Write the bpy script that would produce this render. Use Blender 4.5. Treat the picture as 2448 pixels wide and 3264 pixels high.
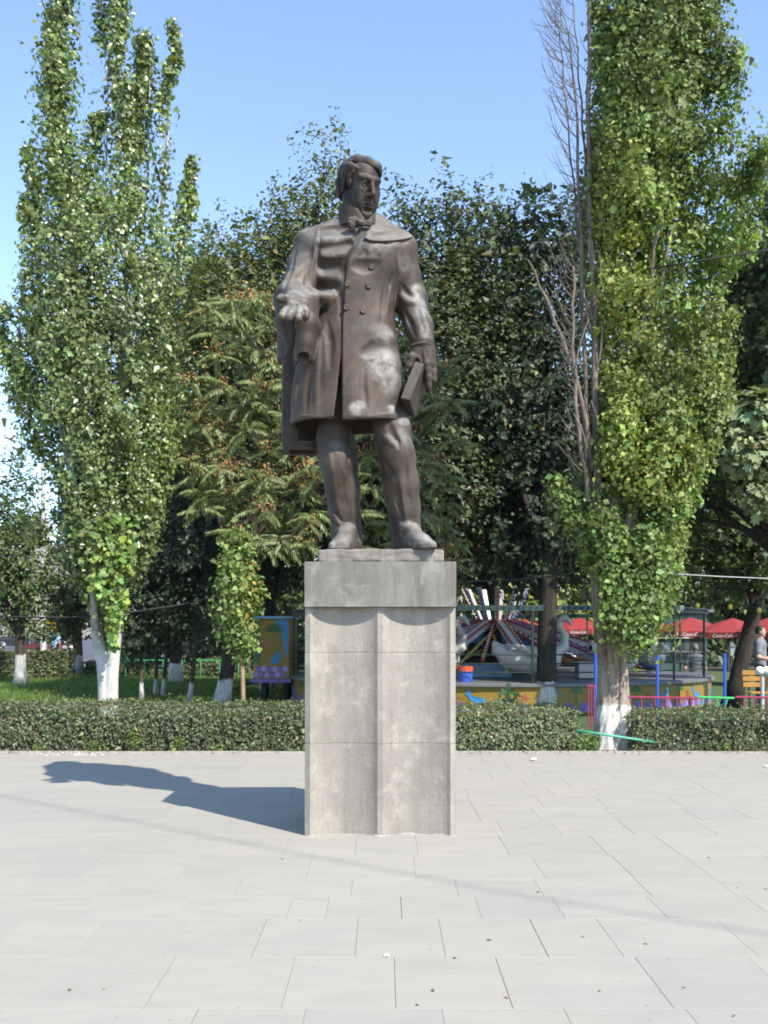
import bpy, bmesh, math, random
import numpy as np
from mathutils import Vector, Matrix, Euler

for _o in list(bpy.data.objects):
    bpy.data.objects.remove(_o, do_unlink=True)
SC = bpy.context.scene
COL = SC.collection
R = math.radians

# ------------------------------------------------------------------ camera
FPX, HOR, EYE = 3173.0, 2020.0, 1.60          # focal length (photo pixels), horizon row, eye height
cam_d = bpy.data.cameras.new('camera')
cam = bpy.data.objects.new('camera', cam_d)
COL.objects.link(cam)
cam.location = (0, 0, EYE)
cam.rotation_euler = (R(90), 0, 0)
cam_d.sensor_fit = 'VERTICAL'
cam_d.sensor_height = 36.0
cam_d.sensor_width = 27.0
cam_d.lens = 36.0 * FPX / 3264.0
cam_d.shift_y = (HOR - 1632.0) / 3264.0
cam_d.clip_start = 0.1
cam_d.clip_end = 3000
SC.camera = cam

# ------------------------------------------------------------------ sky and sun
SUN_TO = Vector((0.67 * math.cos(R(44)), -0.745 * math.cos(R(44)), math.sin(R(44)))).normalized()
world = bpy.data.worlds.new('World')
SC.world = world
world.use_nodes = True
_nt = world.node_tree
_bg = _nt.nodes['Background']
_sky = _nt.nodes.new('ShaderNodeTexSky')
_sky.sky_type = 'NISHITA'
_sky.sun_disc = False
_sky.sun_elevation = R(44)
_sky.sun_rotation = math.atan2(SUN_TO.x, SUN_TO.y)
_sky.altitude = 1800
_sky.air_density = 1.0
_sky.dust_density = 0.25
_sky.ozone_density = 1.3
_nt.links.new(_sky.outputs[0], _bg.inputs[0])
_bg.inputs[1].default_value = 0.15
sun_d = bpy.data.lights.new('sun', 'SUN')
sun_d.energy = 3.3
sun_d.angle = R(0.53)
sun_d.color = (1.0, 0.935, 0.835)
sun = bpy.data.objects.new('sun', sun_d)
COL.objects.link(sun)
sun.location = (20, -22, 30)
sun.rotation_euler = SUN_TO.to_track_quat('Z', 'Y').to_euler()

SC.view_settings.view_transform = 'Standard'
SC.view_settings.look = 'None'
SC.view_settings.gamma = 1.0
SC.view_settings.use_curve_mapping = False
SC.view_settings.exposure = 1.38
SC.render.engine = 'CYCLES'
SC.cycles.use_denoising = True
SC.cycles.filter_width = 1.8
SC.cycles.max_bounces = 6
SC.cycles.diffuse_bounces = 3
SC.cycles.glossy_bounces = 2
SC.cycles.transmission_bounces = 3
SC.cycles.transparent_max_bounces = 6
SC.cycles.caustics_reflective = False
SC.cycles.caustics_refractive = False

# ------------------------------------------------------------------ helpers
def at(px, py, Y):
    """world point seen at photo pixel (px, py) at distance Y"""
    return Vector(((px - 1224.0) * Y / FPX, Y, EYE + (HOR - py) * Y / FPX))

def gx(px, Y):
    return (px - 1224.0) * Y / FPX

def hz(py, Y):
    return EYE + (HOR - py) * Y / FPX

def tag(o, label=None, cat=None, group=None, kind=None):
    if label: o['label'] = label
    if cat: o['category'] = cat
    if group: o['group'] = group
    if kind: o['kind'] = kind
    return o

def empty(name, loc=(0, 0, 0), rz=0.0):
    o = bpy.data.objects.new(name, None)
    o.empty_display_size = 0.2
    COL.objects.link(o)
    o.location = loc
    o.rotation_euler = (0, 0, rz)
    return o

def np_mesh(name, V, F, mat=None, parent=None, smooth=False, tint=None, local=True, mi=None):
    """link a mesh built from arrays; vertices are given in world space and moved into the parent's frame"""
    V = np.asarray(V, np.float32)
    if parent is not None and local:
        root = parent
        off = np.zeros(3, np.float32)
        while root is not None:
            off = off + np.array(root.location, np.float32)
            root = root.parent
        V = V - off
    me = bpy.data.meshes.new(name)
    if isinstance(F, np.ndarray):
        k = F.shape[1]
        me.vertices.add(len(V)); me.vertices.foreach_set('co', V.ravel())
        me.loops.add(F.size); me.loops.foreach_set('vertex_index', F.astype(np.int32).ravel())
        me.polygons.add(len(F))
        me.polygons.foreach_set('loop_start', np.arange(0, F.size, k, dtype=np.int32))
        me.polygons.foreach_set('loop_total', np.full(len(F), k, np.int32))
        me.update(calc_edges=True)
    else:
        me.from_pydata([tuple(map(float, v)) for v in V], [], F)
    if smooth:
        me.polygons.foreach_set('use_smooth', np.ones(len(me.polygons), bool))
    if tint is not None:
        ca = me.color_attributes.new('tint', 'FLOAT_COLOR', 'POINT')
        t4 = np.ones((len(V), 4), np.float32); t4[:, :3] = tint
        ca.data.foreach_set('color', t4.ravel())
    mats = mat if isinstance(mat, (list, tuple)) else [mat]
    for m in mats:
        if m: me.materials.append(m)
    if mi is not None:
        me.polygons.foreach_set('material_index', np.asarray(mi, np.int32))
    me.validate()
    o = bpy.data.objects.new(name, me)
    COL.objects.link(o)
    if parent is not None: o.parent = parent
    return o

class MB:
    """collects simple shapes (world space) into one mesh"""
    def __init__(self):
        self.v = []; self.f = []
    def add(self, vs, fs):
        n = len(self.v)
        self.v += [tuple(v) for v in vs]
        self.f += [tuple(i + n for i in f) for f in fs]
        return self
    def box(self, c, s, rot=None):
        hx, hy, hz_ = s[0] / 2, s[1] / 2, s[2] / 2
        vs = [Vector((x, y, z)) for x in (-hx, hx) for y in (-hy, hy) for z in (-hz_, hz_)]
        if rot is not None: vs = [rot @ v for v in vs]
        c = Vector(c)
        return self.add([v + c for v in vs], [(0, 1, 3, 2), (4, 6, 7, 5), (0, 4, 5, 1), (2, 3, 7, 6), (0, 2, 6, 4), (1, 5, 7, 3)])
    def tube(self, pts, rad, n=8, cap=True):
        pts = [Vector(p) for p in pts]
        if not hasattr(rad, '__len__'): rad = [rad] * len(pts)
        rings = []
        prev = None
        for i, p in enumerate(pts):
            d = (pts[min(i + 1, len(pts) - 1)] - pts[max(i - 1, 0)])
            if d.length < 1e-9: d = Vector((0, 0, 1))
            d.normalize()
            if prev is None:
                u = d.cross(Vector((0, 1, 0.01)))
                if u.length < 0.05: u = d.cross(Vector((1, 0, 0)))
            else:
                u = prev - d * prev.dot(d)
            u.normalize(); prev = u
            w = d.cross(u)
            rings.append([p + (u * math.cos(2 * math.pi * k / n) + w * math.sin(2 * math.pi * k / n)) * rad[i] for k in range(n)])
        vs = [v for r_ in rings for v in r_]
        fs = []
        for i in range(len(pts) - 1):
            for k in range(n):
                a = i * n + k; b = i * n + (k + 1) % n
                fs.append((a, b, b + n, a + n))
        if cap:
            fs.append(tuple(range(n - 1, -1, -1)))
            fs.append(tuple((len(pts) - 1) * n + k for k in range(n)))
        return self.add(vs, fs)
    def lathe(self, prof, c=(0, 0, 0), n=16, rot=None, a0=0.0, a1=2 * math.pi):
        c = Vector(c); full = abs(a1 - a0 - 2 * math.pi) < 1e-6
        m = n if full else n + 1
        vs = []
        for r_, z in prof:
            for k in range(m):
                a = a0 + (a1 - a0) * k / n
                v = Vector((r_ * math.cos(a), r_ * math.sin(a), z))
                if rot is not None: v = rot @ v
                vs.append(v + c)
        fs = []
        for i in range(len(prof) - 1):
            for k in range(n):
                a = i * m + k; b = i * m + (k + 1) % m
                fs.append((a, b, b + m, a + m))
        return self.add(vs, fs)
    def ball(self, c, r_, n=10, squash=(1, 1, 1)):
        prof = [(max(1e-4, math.sin(math.pi * i / n)) , -math.cos(math.pi * i / n)) for i in range(n + 1)]
        vs0 = MB().lathe(prof, (0, 0, 0), n + 2)
        c = Vector(c)
        return self.add([Vector((v[0] * r_ * squash[0], v[1] * r_ * squash[1], v[2] * r_ * squash[2])) + c for v in vs0.v], vs0.f)
    def prism(self, poly, d, origin, u, w, nrm):
        """polygon (2D) extruded by d along nrm"""
        o = Vector(origin); u = Vector(u); w = Vector(w); nrm = Vector(nrm)
        a = [o + u * p[0] + w * p[1] for p in poly]
        b = [p + nrm * d for p in a]
        n = len(poly)
        return self.add(a + b, [tuple(range(n - 1, -1, -1)), tuple(range(n, 2 * n))] + [(i, (i + 1) % n, (i + 1) % n + n, i + n) for i in range(n)])
    def build(self, name, mat, parent=None, smooth=False, bevel=0.0):
        o = np_mesh(name, np.array(self.v, np.float32), self.f, mat, parent, smooth)
        bm = bmesh.new(); bm.from_mesh(o.data)
        bmesh.ops.remove_doubles(bm, verts=bm.verts, dist=1e-6)
        if bevel > 0:
            bmesh.ops.bevel(bm, geom=[e for e in bm.edges if len(e.link_faces) == 2 and e.calc_face_angle(0) > 0.6], offset=bevel, segments=2, affect='EDGES', profile=0.6)
        bmesh.ops.recalc_face_normals(bm, faces=bm.faces)
        bm.to_mesh(o.data); bm.free()
        if smooth and bevel == 0:
            pass
        return o

# ------------------------------------------------------------------ material helpers
def new_mat(name):
    m = bpy.data.materials.new(name)
    m.use_nodes = True
    nt = m.node_tree
    b = nt.nodes['Principled BSDF']
    return m, nt, b

def N(nt, kind, **kw):
    n = nt.nodes.new(kind)
    for k, v in kw.items():
        if k in ('operation', 'blend_type', 'data_type', 'noise_dimensions', 'feature', 'attribute_name', 'interpolation', 'wave_type', 'bands_direction', 'clamp', 'musgrave_type', 'distance', 'invert'):
            setattr(n, k, v)
    return n

def ramp(nt, fac, stops, mode='LINEAR'):
    r_ = nt.nodes.new('ShaderNodeValToRGB')
    r_.color_ramp.interpolation = mode
    els = r_.color_ramp.elements
    while len(els) < len(stops): els.new(0.5)
    for e, (p, c) in zip(els, stops):
        e.position = p
        e.color = (c, c, c, 1) if not hasattr(c, '__len__') else (*c[:3], 1)
    nt.links.new(fac, r_.inputs[0])
    return r_.outputs[0]

def noise(nt, scale, detail=4, rough=0.55, vec=None, dist=0.0, out=0):
    n = nt.nodes.new('ShaderNodeTexNoise')
    n.inputs['Scale'].default_value = scale
    n.inputs['Detail'].default_value = detail
    n.inputs['Roughness'].default_value = rough
    n.inputs['Distortion'].default_value = dist
    if vec is not None: nt.links.new(vec, n.inputs['Vector'])
    return n.outputs[out]

def mixc(nt, fac, a, b, mode='MIX'):
    n = nt.nodes.new('ShaderNodeMix')
    n.data_type = 'RGBA'; n.blend_type = mode
    for sock, v in ((0, fac), (6, a), (7, b)):
        if isinstance(v, (int, float)): n.inputs[sock].default_value = v
        elif isinstance(v, (tuple, list)): n.inputs[sock].default_value = (*v[:3], 1)
        else: nt.links.new(v, n.inputs[sock])
    return n.outputs[2]

def math_(nt, op, a, b=0.0, c=None, clamp=False):
    n = nt.nodes.new('ShaderNodeMath'); n.operation = op; n.use_clamp = clamp
    for i, v in enumerate((a, b) if c is None else (a, b, c)):
        if isinstance(v, (int, float)): n.inputs[i].default_value = v
        else: nt.links.new(v, n.inputs[i])
    return n.outputs[0]

def coords(nt, scale=None, obj=False):
    """object coordinates, or world position"""
    if obj:
        t = nt.nodes.new('ShaderNodeTexCoord'); out = t.outputs['Object']
    else:
        t = nt.nodes.new('ShaderNodeNewGeometry'); out = t.outputs['Position']
    if scale is not None:
        mp = nt.nodes.new('ShaderNodeMapping'); mp.inputs['Scale'].default_value = scale
        nt.links.new(out, mp.inputs['Vector']); out = mp.outputs[0]
    return out

def bump(nt, b, h, strength=0.3, dist=0.01):
    n = nt.nodes.new('ShaderNodeBump')
    n.inputs['Strength'].default_value = strength
    n.inputs['Distance'].default_value = dist
    nt.links.new(h, n.inputs['Height'])
    nt.links.new(n.outputs[0], b.inputs['Normal'])

def simple_mat(name, col, rough=0.6, metal=0.0, var=0.18, scale=9.0, bmp=0.0, spec=0.5, grime=0.0):
    """plain painted or bare surface with uneven colour, roughness and a little grime"""
    m, nt, b = new_mat(name)
    v = coords(nt)
    n1 = noise(nt, scale, 5, 0.6, v)
    lo = [max(0, c * (1 - var)) for c in col]; hi = [min(1, c * (1 + var)) for c in col]
    c = ramp(nt, n1, [(0.3, lo), (0.7, hi)])
    if grime > 0:
        n3 = noise(nt, scale * 0.35, 6, 0.65, v)
        g = ramp(nt, n3, [(0.45, 0.0), (0.75, grime)])
        c = mixc(nt, g, c, (0.12, 0.10, 0.08))
    nt.links.new(c, b.inputs['Base Color'])
    n2 = noise(nt, scale * 3, 3, 0.6, v)
    rr = ramp(nt, n2, [(0.2, max(0, rough - 0.12)), (0.8, min(1, rough + 0.12))])
    nt.links.new(rr, b.inputs['Roughness'])
    b.inputs['Metallic'].default_value = metal
    b.inputs['Specular IOR Level'].default_value = spec
    if bmp > 0:
        bump(nt, b, noise(nt, scale * 6, 5, 0.65, v), bmp, 0.01)
    return m

def leaf_mat(name, rough=0.45, spec=0.5, trans=0.35, tcol=(1.25, 1.35, 0.45)):
    """two-sided leaf; its colour comes from each leaf's own tint"""
    m, nt, b = new_mat(name)
    at_ = nt.nodes.new('ShaderNodeAttribute'); at_.attribute_name = 'tint'
    nt.links.new(at_.outputs['Color'], b.inputs['Base Color'])
    b.inputs['Roughness'].default_value = rough
    b.inputs['Specular IOR Level'].default_value = spec
    tr = nt.nodes.new('ShaderNodeBsdfTranslucent')
    tc = mixc(nt, 1.0, at_.outputs['Color'], tcol, 'MULTIPLY')
    nt.links.new(tc, tr.inputs[0])
    mx = nt.nodes.new('ShaderNodeMixShader'); mx.inputs[0].default_value = trans
    nt.links.new(b.outputs[0], mx.inputs[1]); nt.links.new(tr.outputs[0], mx.inputs[2])
    nt.links.new(mx.outputs[0], nt.nodes['Material Output'].inputs[0])
    return m

# ------------------------------------------------------------------ implicit-surface sculpting (for the bronze figure)
def smin(a, b, k):
    if k <= 0: return np.minimum(a, b)
    h = np.maximum(k - np.abs(a - b), 0) / k
    return np.minimum(a, b) - h * h * k * 0.25

class Clay:
    def __init__(self, lo, hi, h):
        self.h = h; self.lo = np.array(lo, float)
        self.n = np.ceil((np.array(hi) - self.lo) / h).astype(int) + 1
        self.ax = [self.lo[i] + h * np.arange(self.n[i]) for i in range(3)]
        self.ax = [a.astype(np.float32) for a in self.ax]
        self.F = np.full(tuple(self.n), 0.25, np.float32)
    def blk(self, lo, hi):
        s = []
        for i in range(3):
            a = int(max(0, math.floor((lo[i] - self.lo[i]) / self.h)))
            b = int(min(self.n[i], math.ceil((hi[i] - self.lo[i]) / self.h) + 1))
            if b <= a: return None
            s.append(slice(a, b))
        X = self.ax[0][s[0]][:, None, None]; Y = self.ax[1][s[1]][None, :, None]; Z = self.ax[2][s[2]][None, None, :]
        return tuple(s), X, Y, Z
    def op(self, fn, lo, hi, k=0.0, sub=False):
        bl = self.blk(lo, hi)
        if bl is None: return self
        s, X, Y, Z = bl
        d = fn(X, Y, Z)
        if sub: self.F[s] = -smin(-self.F[s], d, k)
        else: self.F[s] = smin(self.F[s], d, k)
        return self
    def cone(self, a, b, ra, rb, k=0.03, sub=False, sc=(1, 1, 1)):
        """round cone between two points; sc stretches space about the axis"""
        a = np.array(a, float); b = np.array(b, float); sc = np.array(sc, float)
        m = max(ra, rb) * max(1, 1 / min(sc)) + k + 3 * self.h
        lo = np.minimum(a, b) - m; hi = np.maximum(a, b) + m
        ba = (b - a) * sc; L2 = float((ba * ba).sum()) + 1e-12
        def fn(X, Y, Z):
            x = (X - a[0]) * sc[0]; y = (Y - a[1]) * sc[1]; z = (Z - a[2]) * sc[2]
            t = np.clip((x * ba[0] + y * ba[1] + z * ba[2]) / L2, 0, 1)
            return np.sqrt((x - t * ba[0]) ** 2 + (y - t * ba[1]) ** 2 + (z - t * ba[2]) ** 2) - (ra + (rb - ra) * t)
        return self.op(fn, lo, hi, k, sub)
    def chain(self, pts, rad, k=0.03, sub=False, sc=(1, 1, 1)):
        for i in range(len(pts) - 1):
            self.cone(pts[i], pts[i + 1], rad[i], rad[i + 1], k, sub, sc)
        return self
    def ell(self, c, r, rot=None, k=0.03, sub=False):
        c = np.array(c, float); r = np.array(r, float)
        m = r.max() + k + 3 * self.h
        M = np.array(rot.to_3x3().transposed()) if rot is not None else np.eye(3)
        def fn(X, Y, Z):
            x = X - c[0]; y = Y - c[1]; z = Z - c[2]
            q = [(M[i, 0] * x + M[i, 1] * y + M[i, 2] * z) for i in range(3)]
            k0 = np.sqrt((q[0] / r[0]) ** 2 + (q[1] / r[1]) ** 2 + (q[2] / r[2]) ** 2) + 1e-6
            k1 = np.sqrt((q[0] / r[0] ** 2) ** 2 + (q[1] / r[1] ** 2) ** 2 + (q[2] / r[2] ** 2) ** 2) + 1e-6
            return k0 * (k0 - 1) / k1
        return self.op(fn, c - m, c + m, k, sub)
    def box(self, c, s, rot=None, rnd=0.01, k=0.02, sub=False):
        c = np.array(c, float); s = np.array(s, float) / 2 - rnd
        m = float(np.linalg.norm(s)) + rnd + k + 3 * self.h
        M = np.array(rot.to_3x3().transposed()) if rot is not None else np.eye(3)
        def fn(X, Y, Z):
            x = X - c[0]; y = Y - c[1]; z = Z - c[2]
            q = [np.abs(M[i, 0] * x + M[i, 1] * y + M[i, 2] * z) - s[i] for i in range(3)]
            return np.sqrt(np.maximum(q[0], 0) ** 2 + np.maximum(q[1], 0) ** 2 + np.maximum(q[2], 0) ** 2) + np.minimum(np.maximum(q[0], np.maximum(q[1], q[2])), 0) - rnd
        return self.op(fn, c - m, c + m, k, sub)
    def loft(self, rows, grow=0.0, zlo=None, zhi=None, k=0.02, sub=False, p=2.4):
        """stack of super-ellipses: rows of (z, cx, cy, rx, ry), any order"""
        A = np.array(sorted(rows), float)
        z0 = A[0, 0] if zlo is None else zlo; z1 = A[-1, 0] if zhi is None else zhi
        m = k + 3 * self.h + 0.02
        lo = (A[:, 1].min() - A[:, 3].max() - m, A[:, 2].min() - A[:, 4].max() - m, z0 - m)
        hi = (A[:, 1].max() + A[:, 3].max() + m, A[:, 2].max() + A[:, 4].max() + m, z1 + m)
        def cub(z, col):
            # smooth (monotone-ish) interpolation
            i = np.clip(np.searchsorted(A[:, 0], z) - 1, 0, len(A) - 2)
            t = np.clip((z - A[i, 0]) / (A[i + 1, 0] - A[i, 0]), 0, 1)
            d = np.gradient(A[:, col], A[:, 0])
            hgt = A[i + 1, 0] - A[i, 0]
            return (2 * t ** 3 - 3 * t ** 2 + 1) * A[i, col] + (t ** 3 - 2 * t ** 2 + t) * hgt * d[i] + (-2 * t ** 3 + 3 * t ** 2) * A[i + 1, col] + (t ** 3 - t ** 2) * hgt * d[i + 1]
        def fn(X, Y, Z):
            z = Z.ravel().astype(float)
            cx, cy, rx, ry = [cub(z, c_).astype(np.float32)[None, None, :] for c_ in (1, 2, 3, 4)]
            rx = rx + grow; ry = ry + grow
            q = (np.abs((X - cx) / rx) ** p + np.abs((Y - cy) / ry) ** p) ** (1.0 / p)
            d = (q - 1) * np.minimum(rx, ry)
            return np.maximum(d, np.maximum(z0 - Z, Z - z1))
        return self.op(fn, lo, hi, k, sub)
    def cut_below(self, z):
        Z = self.ax[2][None, None, :]
        self.F = np.maximum(self.F, z - Z)
        return self
    def sample(self, p):
        q = (np.asarray(p, float) - self.lo) / self.h
        i = np.floor(q).astype(int)
        if (i < 0).any() or (i >= self.n - 1).any(): return 0.25
        f = q - i
        c = self.F[i[0]:i[0] + 2, i[1]:i[1] + 2, i[2]:i[2] + 2]
        c = c[0] * (1 - f[0]) + c[1] * f[0]
        c = c[0] * (1 - f[1]) + c[1] * f[1]
        return float(c[0] * (1 - f[2]) + c[1] * f[2])
    def surf(self, px, py, y0=None, y1=None):
        """point of the surface met by the sight line through a photo pixel"""
        y = self.lo[1] if y0 is None else y0
        y1 = self.ax[1][-1] if y1 is None else y1
        st = self.h * 0.5
        pv = self.sample(at(px, py, y))
        while y < y1:
            y += st
            v = self.sample(at(px, py, y))
            if v < 0 <= pv:
                return at(px, py, y - st * (-v) / (pv - v + 1e-9))
            pv = v
        return None
    def stroke(self, pts, r=0.02, off=0.0, k=0.03, sub=False, taper=True, n=7, y0=None):
        """a ridge (or groove) laid along the surface through photo pixels; off moves it outwards"""
        k = k * 0.45
        g = 0.33                                     # how boldly the folds are cut
        if sub: off = r - (r - off) * g
        else: off = (r + off) * g - r
        P = []
        L = len(pts)
        for i in range(L - 1):
            for t in np.linspace(0, 1, n, endpoint=False):
                P.append((pts[i][0] * (1 - t) + pts[i + 1][0] * t, pts[i][1] * (1 - t) + pts[i + 1][1] * t))
        P.append(pts[-1])
        S = [self.surf(a, b, y0) for a, b in P]
        m = len(S)
        for it in range(6):                          # even out the depth along the stroke
            S = [S[i] if S[i] is None or i in (0, m - 1) or S[i - 1] is None or S[i + 1] is None or abs(S[i - 1].y - S[i + 1].y) > .1 else at(P[i][0], P[i][1], (S[i - 1].y + 2 * S[i].y + S[i + 1].y) / 4) for i in range(m)]
        for i in range(m - 1):
            if S[i] is None or S[i + 1] is None or abs(S[i].y - S[i + 1].y) > 0.12: continue
            def rad(j):
                t = j / (m - 1)
                return r * (0.35 + 0.65 * math.sin(math.pi * min(1, max(0, t)))) if taper else r
            a = S[i] - Vector((0, off, 0)); b = S[i + 1] - Vector((0, off, 0))
            self.cone(a, b, rad(i), rad(i + 1), k, sub)
        return self
    def mesh(self):
        F = self.F; n = F.shape
        ins = F < 0
        c = np.zeros(tuple(x - 1 for x in n), np.int8)
        for dx in (0, 1):
            for dy in (0, 1):
                for dz in (0, 1):
                    c += ins[dx:n[0] - 1 + dx, dy:n[1] - 1 + dy, dz:n[2] - 1 + dz]
        act = (c > 0) & (c < 8)
        idx = np.full(act.shape, -1, np.int64)
        I = np.argwhere(act)
        idx[act] = np.arange(len(I))
        acc = np.zeros((len(I), 3)); cnt = np.zeros(len(I))
        cor = [(0, 0, 0), (1, 0, 0), (0, 1, 0), (1, 1, 0), (0, 0, 1), (1, 0, 1), (0, 1, 1), (1, 1, 1)]
        val = [F[I[:, 0] + a, I[:, 1] + b, I[:, 2] + d] for a, b, d in cor]
        for i in range(8):
            for j in range(i + 1, 8):
                df = [abs(cor[i][q] - cor[j][q]) for q in range(3)]
                if sum(df) != 1: continue
                m = (val[i] < 0) != (val[j] < 0)
                t = np.where(m, val[i] / (val[i] - val[j] + 1e-12), 0)
                p = np.array(cor[i])[None, :] + t[:, None] * (np.array(cor[j]) - np.array(cor[i]))[None, :]
                acc += np.where(m[:, None], p, 0); cnt += m
        V = self.lo + (I + acc / cnt[:, None]) * self.h
        quads = []
        for axs in range(3):
            u, w = [(1, 2), (2, 0), (0, 1)][axs]
            sl0 = [slice(None)] * 3; sl1 = [slice(None)] * 3
            sl0[axs] = slice(0, n[axs] - 1); sl1[axs] = slice(1, n[axs])
            A = ins[tuple(sl0)]; B = ins[tuple(sl1)]
            E = np.argwhere(A != B)
            ok = (E[:, u] > 0) & (E[:, w] > 0) & (E[:, u] < n[u] - 1) & (E[:, w] < n[w] - 1)
            E = E[ok]
            flip = A[E[:, 0], E[:, 1], E[:, 2]]
            def cell(du, dw):
                Q = E.copy(); Q[:, u] -= du; Q[:, w] -= dw
                return idx[Q[:, 0], Q[:, 1], Q[:, 2]]
            q = np.stack([cell(1, 1), cell(0, 1), cell(0, 0), cell(1, 0)], 1)
            q[~flip] = q[~flip][:, ::-1]
            quads.append(q)
        Q = np.concatenate(quads)
        Q = Q[(Q >= 0).all(1)]
        return V, Q

def clay_obj(cl, name, mat, parent, dust=None):
    V, Q = cl.mesh()
    return np_mesh(name, V, Q, mat, parent, smooth=True)

# ------------------------------------------------------------------ stone and bronze materials
def make_bronze(name='weathered_bronze', dark=1.0, dusty=0.72):
    m, nt, b = new_mat(name)
    v = coords(nt)
    n1 = noise(nt, 4.2, 7, 0.62, v, 0.3)
    n2 = noise(nt, 9.0, 6, 0.65, v, 0.4)
    n3 = noise(nt, 38.0, 4, 0.6, v)
    vs = coords(nt, (14, 14, 1.6))
    n4 = noise(nt, 1.0, 5, 0.6, vs)
    base = ramp(nt, n1, [(0.34, (0.050, 0.038, 0.032)), (0.52, (0.100, 0.078, 0.066)), (0.68, (0.185, 0.148, 0.120))])
    base = mixc(nt, ramp(nt, n4, [(0.42, 0.0), (0.72, 0.55)]), base, (0.105, 0.10, 0.105))
    rust = ramp(nt, n2, [(0.58, 0.0), (0.72, 0.42)])
    base = mixc(nt, rust, base, (0.20, 0.12, 0.068))
    # dust and droppings lying on faces that look up, in patches
    geo = nt.nodes.new('ShaderNodeNewGeometry')
    sep = nt.nodes.new('ShaderNodeSeparateXYZ'); nt.links.new(geo.outputs['Normal'], sep.inputs[0])
    up = ramp(nt, sep.outputs[2], [(0.18, 0.0), (0.62, 1.0)])
    dn = ramp(nt, n2, [(0.30, 0.25), (0.62, 1.0)])
    dust = math_(nt, 'MULTIPLY', up, dn)
    dust = math_(nt, 'MULTIPLY', dust, dusty)
    base = mixc(nt, 1.0, base, (dark * .49, dark * .432, dark * .345), 'MULTIPLY')
    base = mixc(nt, dust, base, (0.235, 0.225, 0.20))
    # pale worn patches
    at_ = nt.nodes.new('ShaderNodeAttribute'); at_.attribute_name = 'wear'
    wn = math_(nt, 'MULTIPLY', at_.outputs['Fac'], ramp(nt, noise(nt, 13.0, 7, 0.72, v), [(0.36, 0.0), (0.60, 1.0)]))
    base = mixc(nt, math_(nt, 'MULTIPLY', wn, 0.85), base, (0.30, 0.287, 0.258))
    speck = ramp(nt, n3, [(0.66, 0.0), (0.74, 0.5)])
    base = mixc(nt, speck, base, (0.075, 0.07, 0.07))
    nt.links.new(base, b.inputs['Base Color'])
    b.inputs['Metallic'].default_value = 0.22
    rr = ramp(nt, n2, [(0.25, 0.56), (0.75, 0.78)])
    nt.links.new(rr, b.inputs['Roughness'])
    hh = math_(nt, 'ADD', math_(nt, 'MULTIPLY', n2, 1.2), math_(nt, 'MULTIPLY', n3, 0.35))
    bump(nt, b, hh, 0.22, 0.010)
    return m

def make_stone(name, lo, hi, streak=0.5, pits=0.5):
    m, nt, b = new_mat(name)
    v = coords(nt)
    n1 = noise(nt, 1.7, 7, 0.62, v)
    n2 = noise(nt, 60, 4, 0.7, v)
    n4 = noise(nt, 5.0, 6, 0.66, v, 0.6)
    vs = coords(nt, (9, 9, 0.9))
    n3 = noise(nt, 1.0, 6, 0.62, vs)
    c = ramp(nt, n1, [(0.32, lo), (0.68, hi)])
    c = mixc(nt, ramp(nt, n3, [(0.40, 0.0), (0.66, streak)]), c, [x * 0.62 for x in lo])
    c = mixc(nt, ramp(nt, n3, [(0.22, 0.55 * streak), (0.40, 0.0)]), c, [min(1, x * 1.35) for x in hi])
    c = mixc(nt, ramp(nt, n4, [(0.54, 0.0), (0.70, 0.6)]), c, [min(1, x * 1.32) for x in hi])
    c = mixc(nt, ramp(nt, n4, [(0.26, 0.42), (0.42, 0.0)]), c, [x * 0.66 for x in lo])
    n6 = noise(nt, 2.1, 4, 0.55, coords(nt, (1.6, 1.6, 1.0)), 1.2)
    c = mixc(nt, ramp(nt, n6, [(0.54, 0.0), (0.70, 0.28)]), c, [x * 0.76 for x in lo])
    c = mixc(nt, ramp(nt, n6, [(0.30, 0.5), (0.42, 0.0)]), c, [min(1, x * 1.22) for x in hi])
    c = mixc(nt, ramp(nt, n2, [(0.35, 0.28), (0.5, 0.0)]), c, [x * 0.45 for x in lo])
    vo = nt.nodes.new('ShaderNodeTexVoronoi'); vo.inputs['Scale'].default_value = 42.0
    nt.links.new(v, vo.inputs['Vector'])
    pm = math_(nt, 'MULTIPLY', ramp(nt, vo.outputs['Distance'], [(0.08, 0.7), (0.22, 0.0)]), ramp(nt, noise(nt, 11, 2, 0.5, v), [(0.52, 0.0), (0.6, 1.0)]))
    c = mixc(nt, math_(nt, 'MULTIPLY', pm, pits), c, [x * 0.35 for x in lo])
    nt.links.new(c, b.inputs['Base Color'])
    b.inputs['Roughness'].default_value = 0.86
    b.inputs['Specular IOR Level'].default_value = 0.3
    hh = math_(nt, 'SUBTRACT', math_(nt, 'ADD', math_(nt, 'MULTIPLY', n2, 0.5), math_(nt, 'MULTIPLY', n4, 0.8)), math_(nt, 'MULTIPLY', pm, 1.2))
    bump(nt, b, hh, 0.5, 0.008)
    return m

M_BRONZE = make_bronze()
M_PLATE = make_stone('pale_stained_plate', (0.17, 0.155, 0.135), (0.27, 0.25, 0.22), 0.6, 0.5)
M_BRONZE_DARK = make_bronze('dark_bronze', 0.55, 0.40)  # darker, less dusty bronze for head, hair, spectacles and shirt collar
M_BASALT_CAP = make_stone('grey_basalt_cap', (0.172, 0.161, 0.143), (0.230, 0.215, 0.190), 0.75, 0.15)
M_BASALT = make_stone('grey_brown_basalt', (0.240, 0.216, 0.184), (0.325, 0.294, 0.249), 0.40, 0.7)

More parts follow.
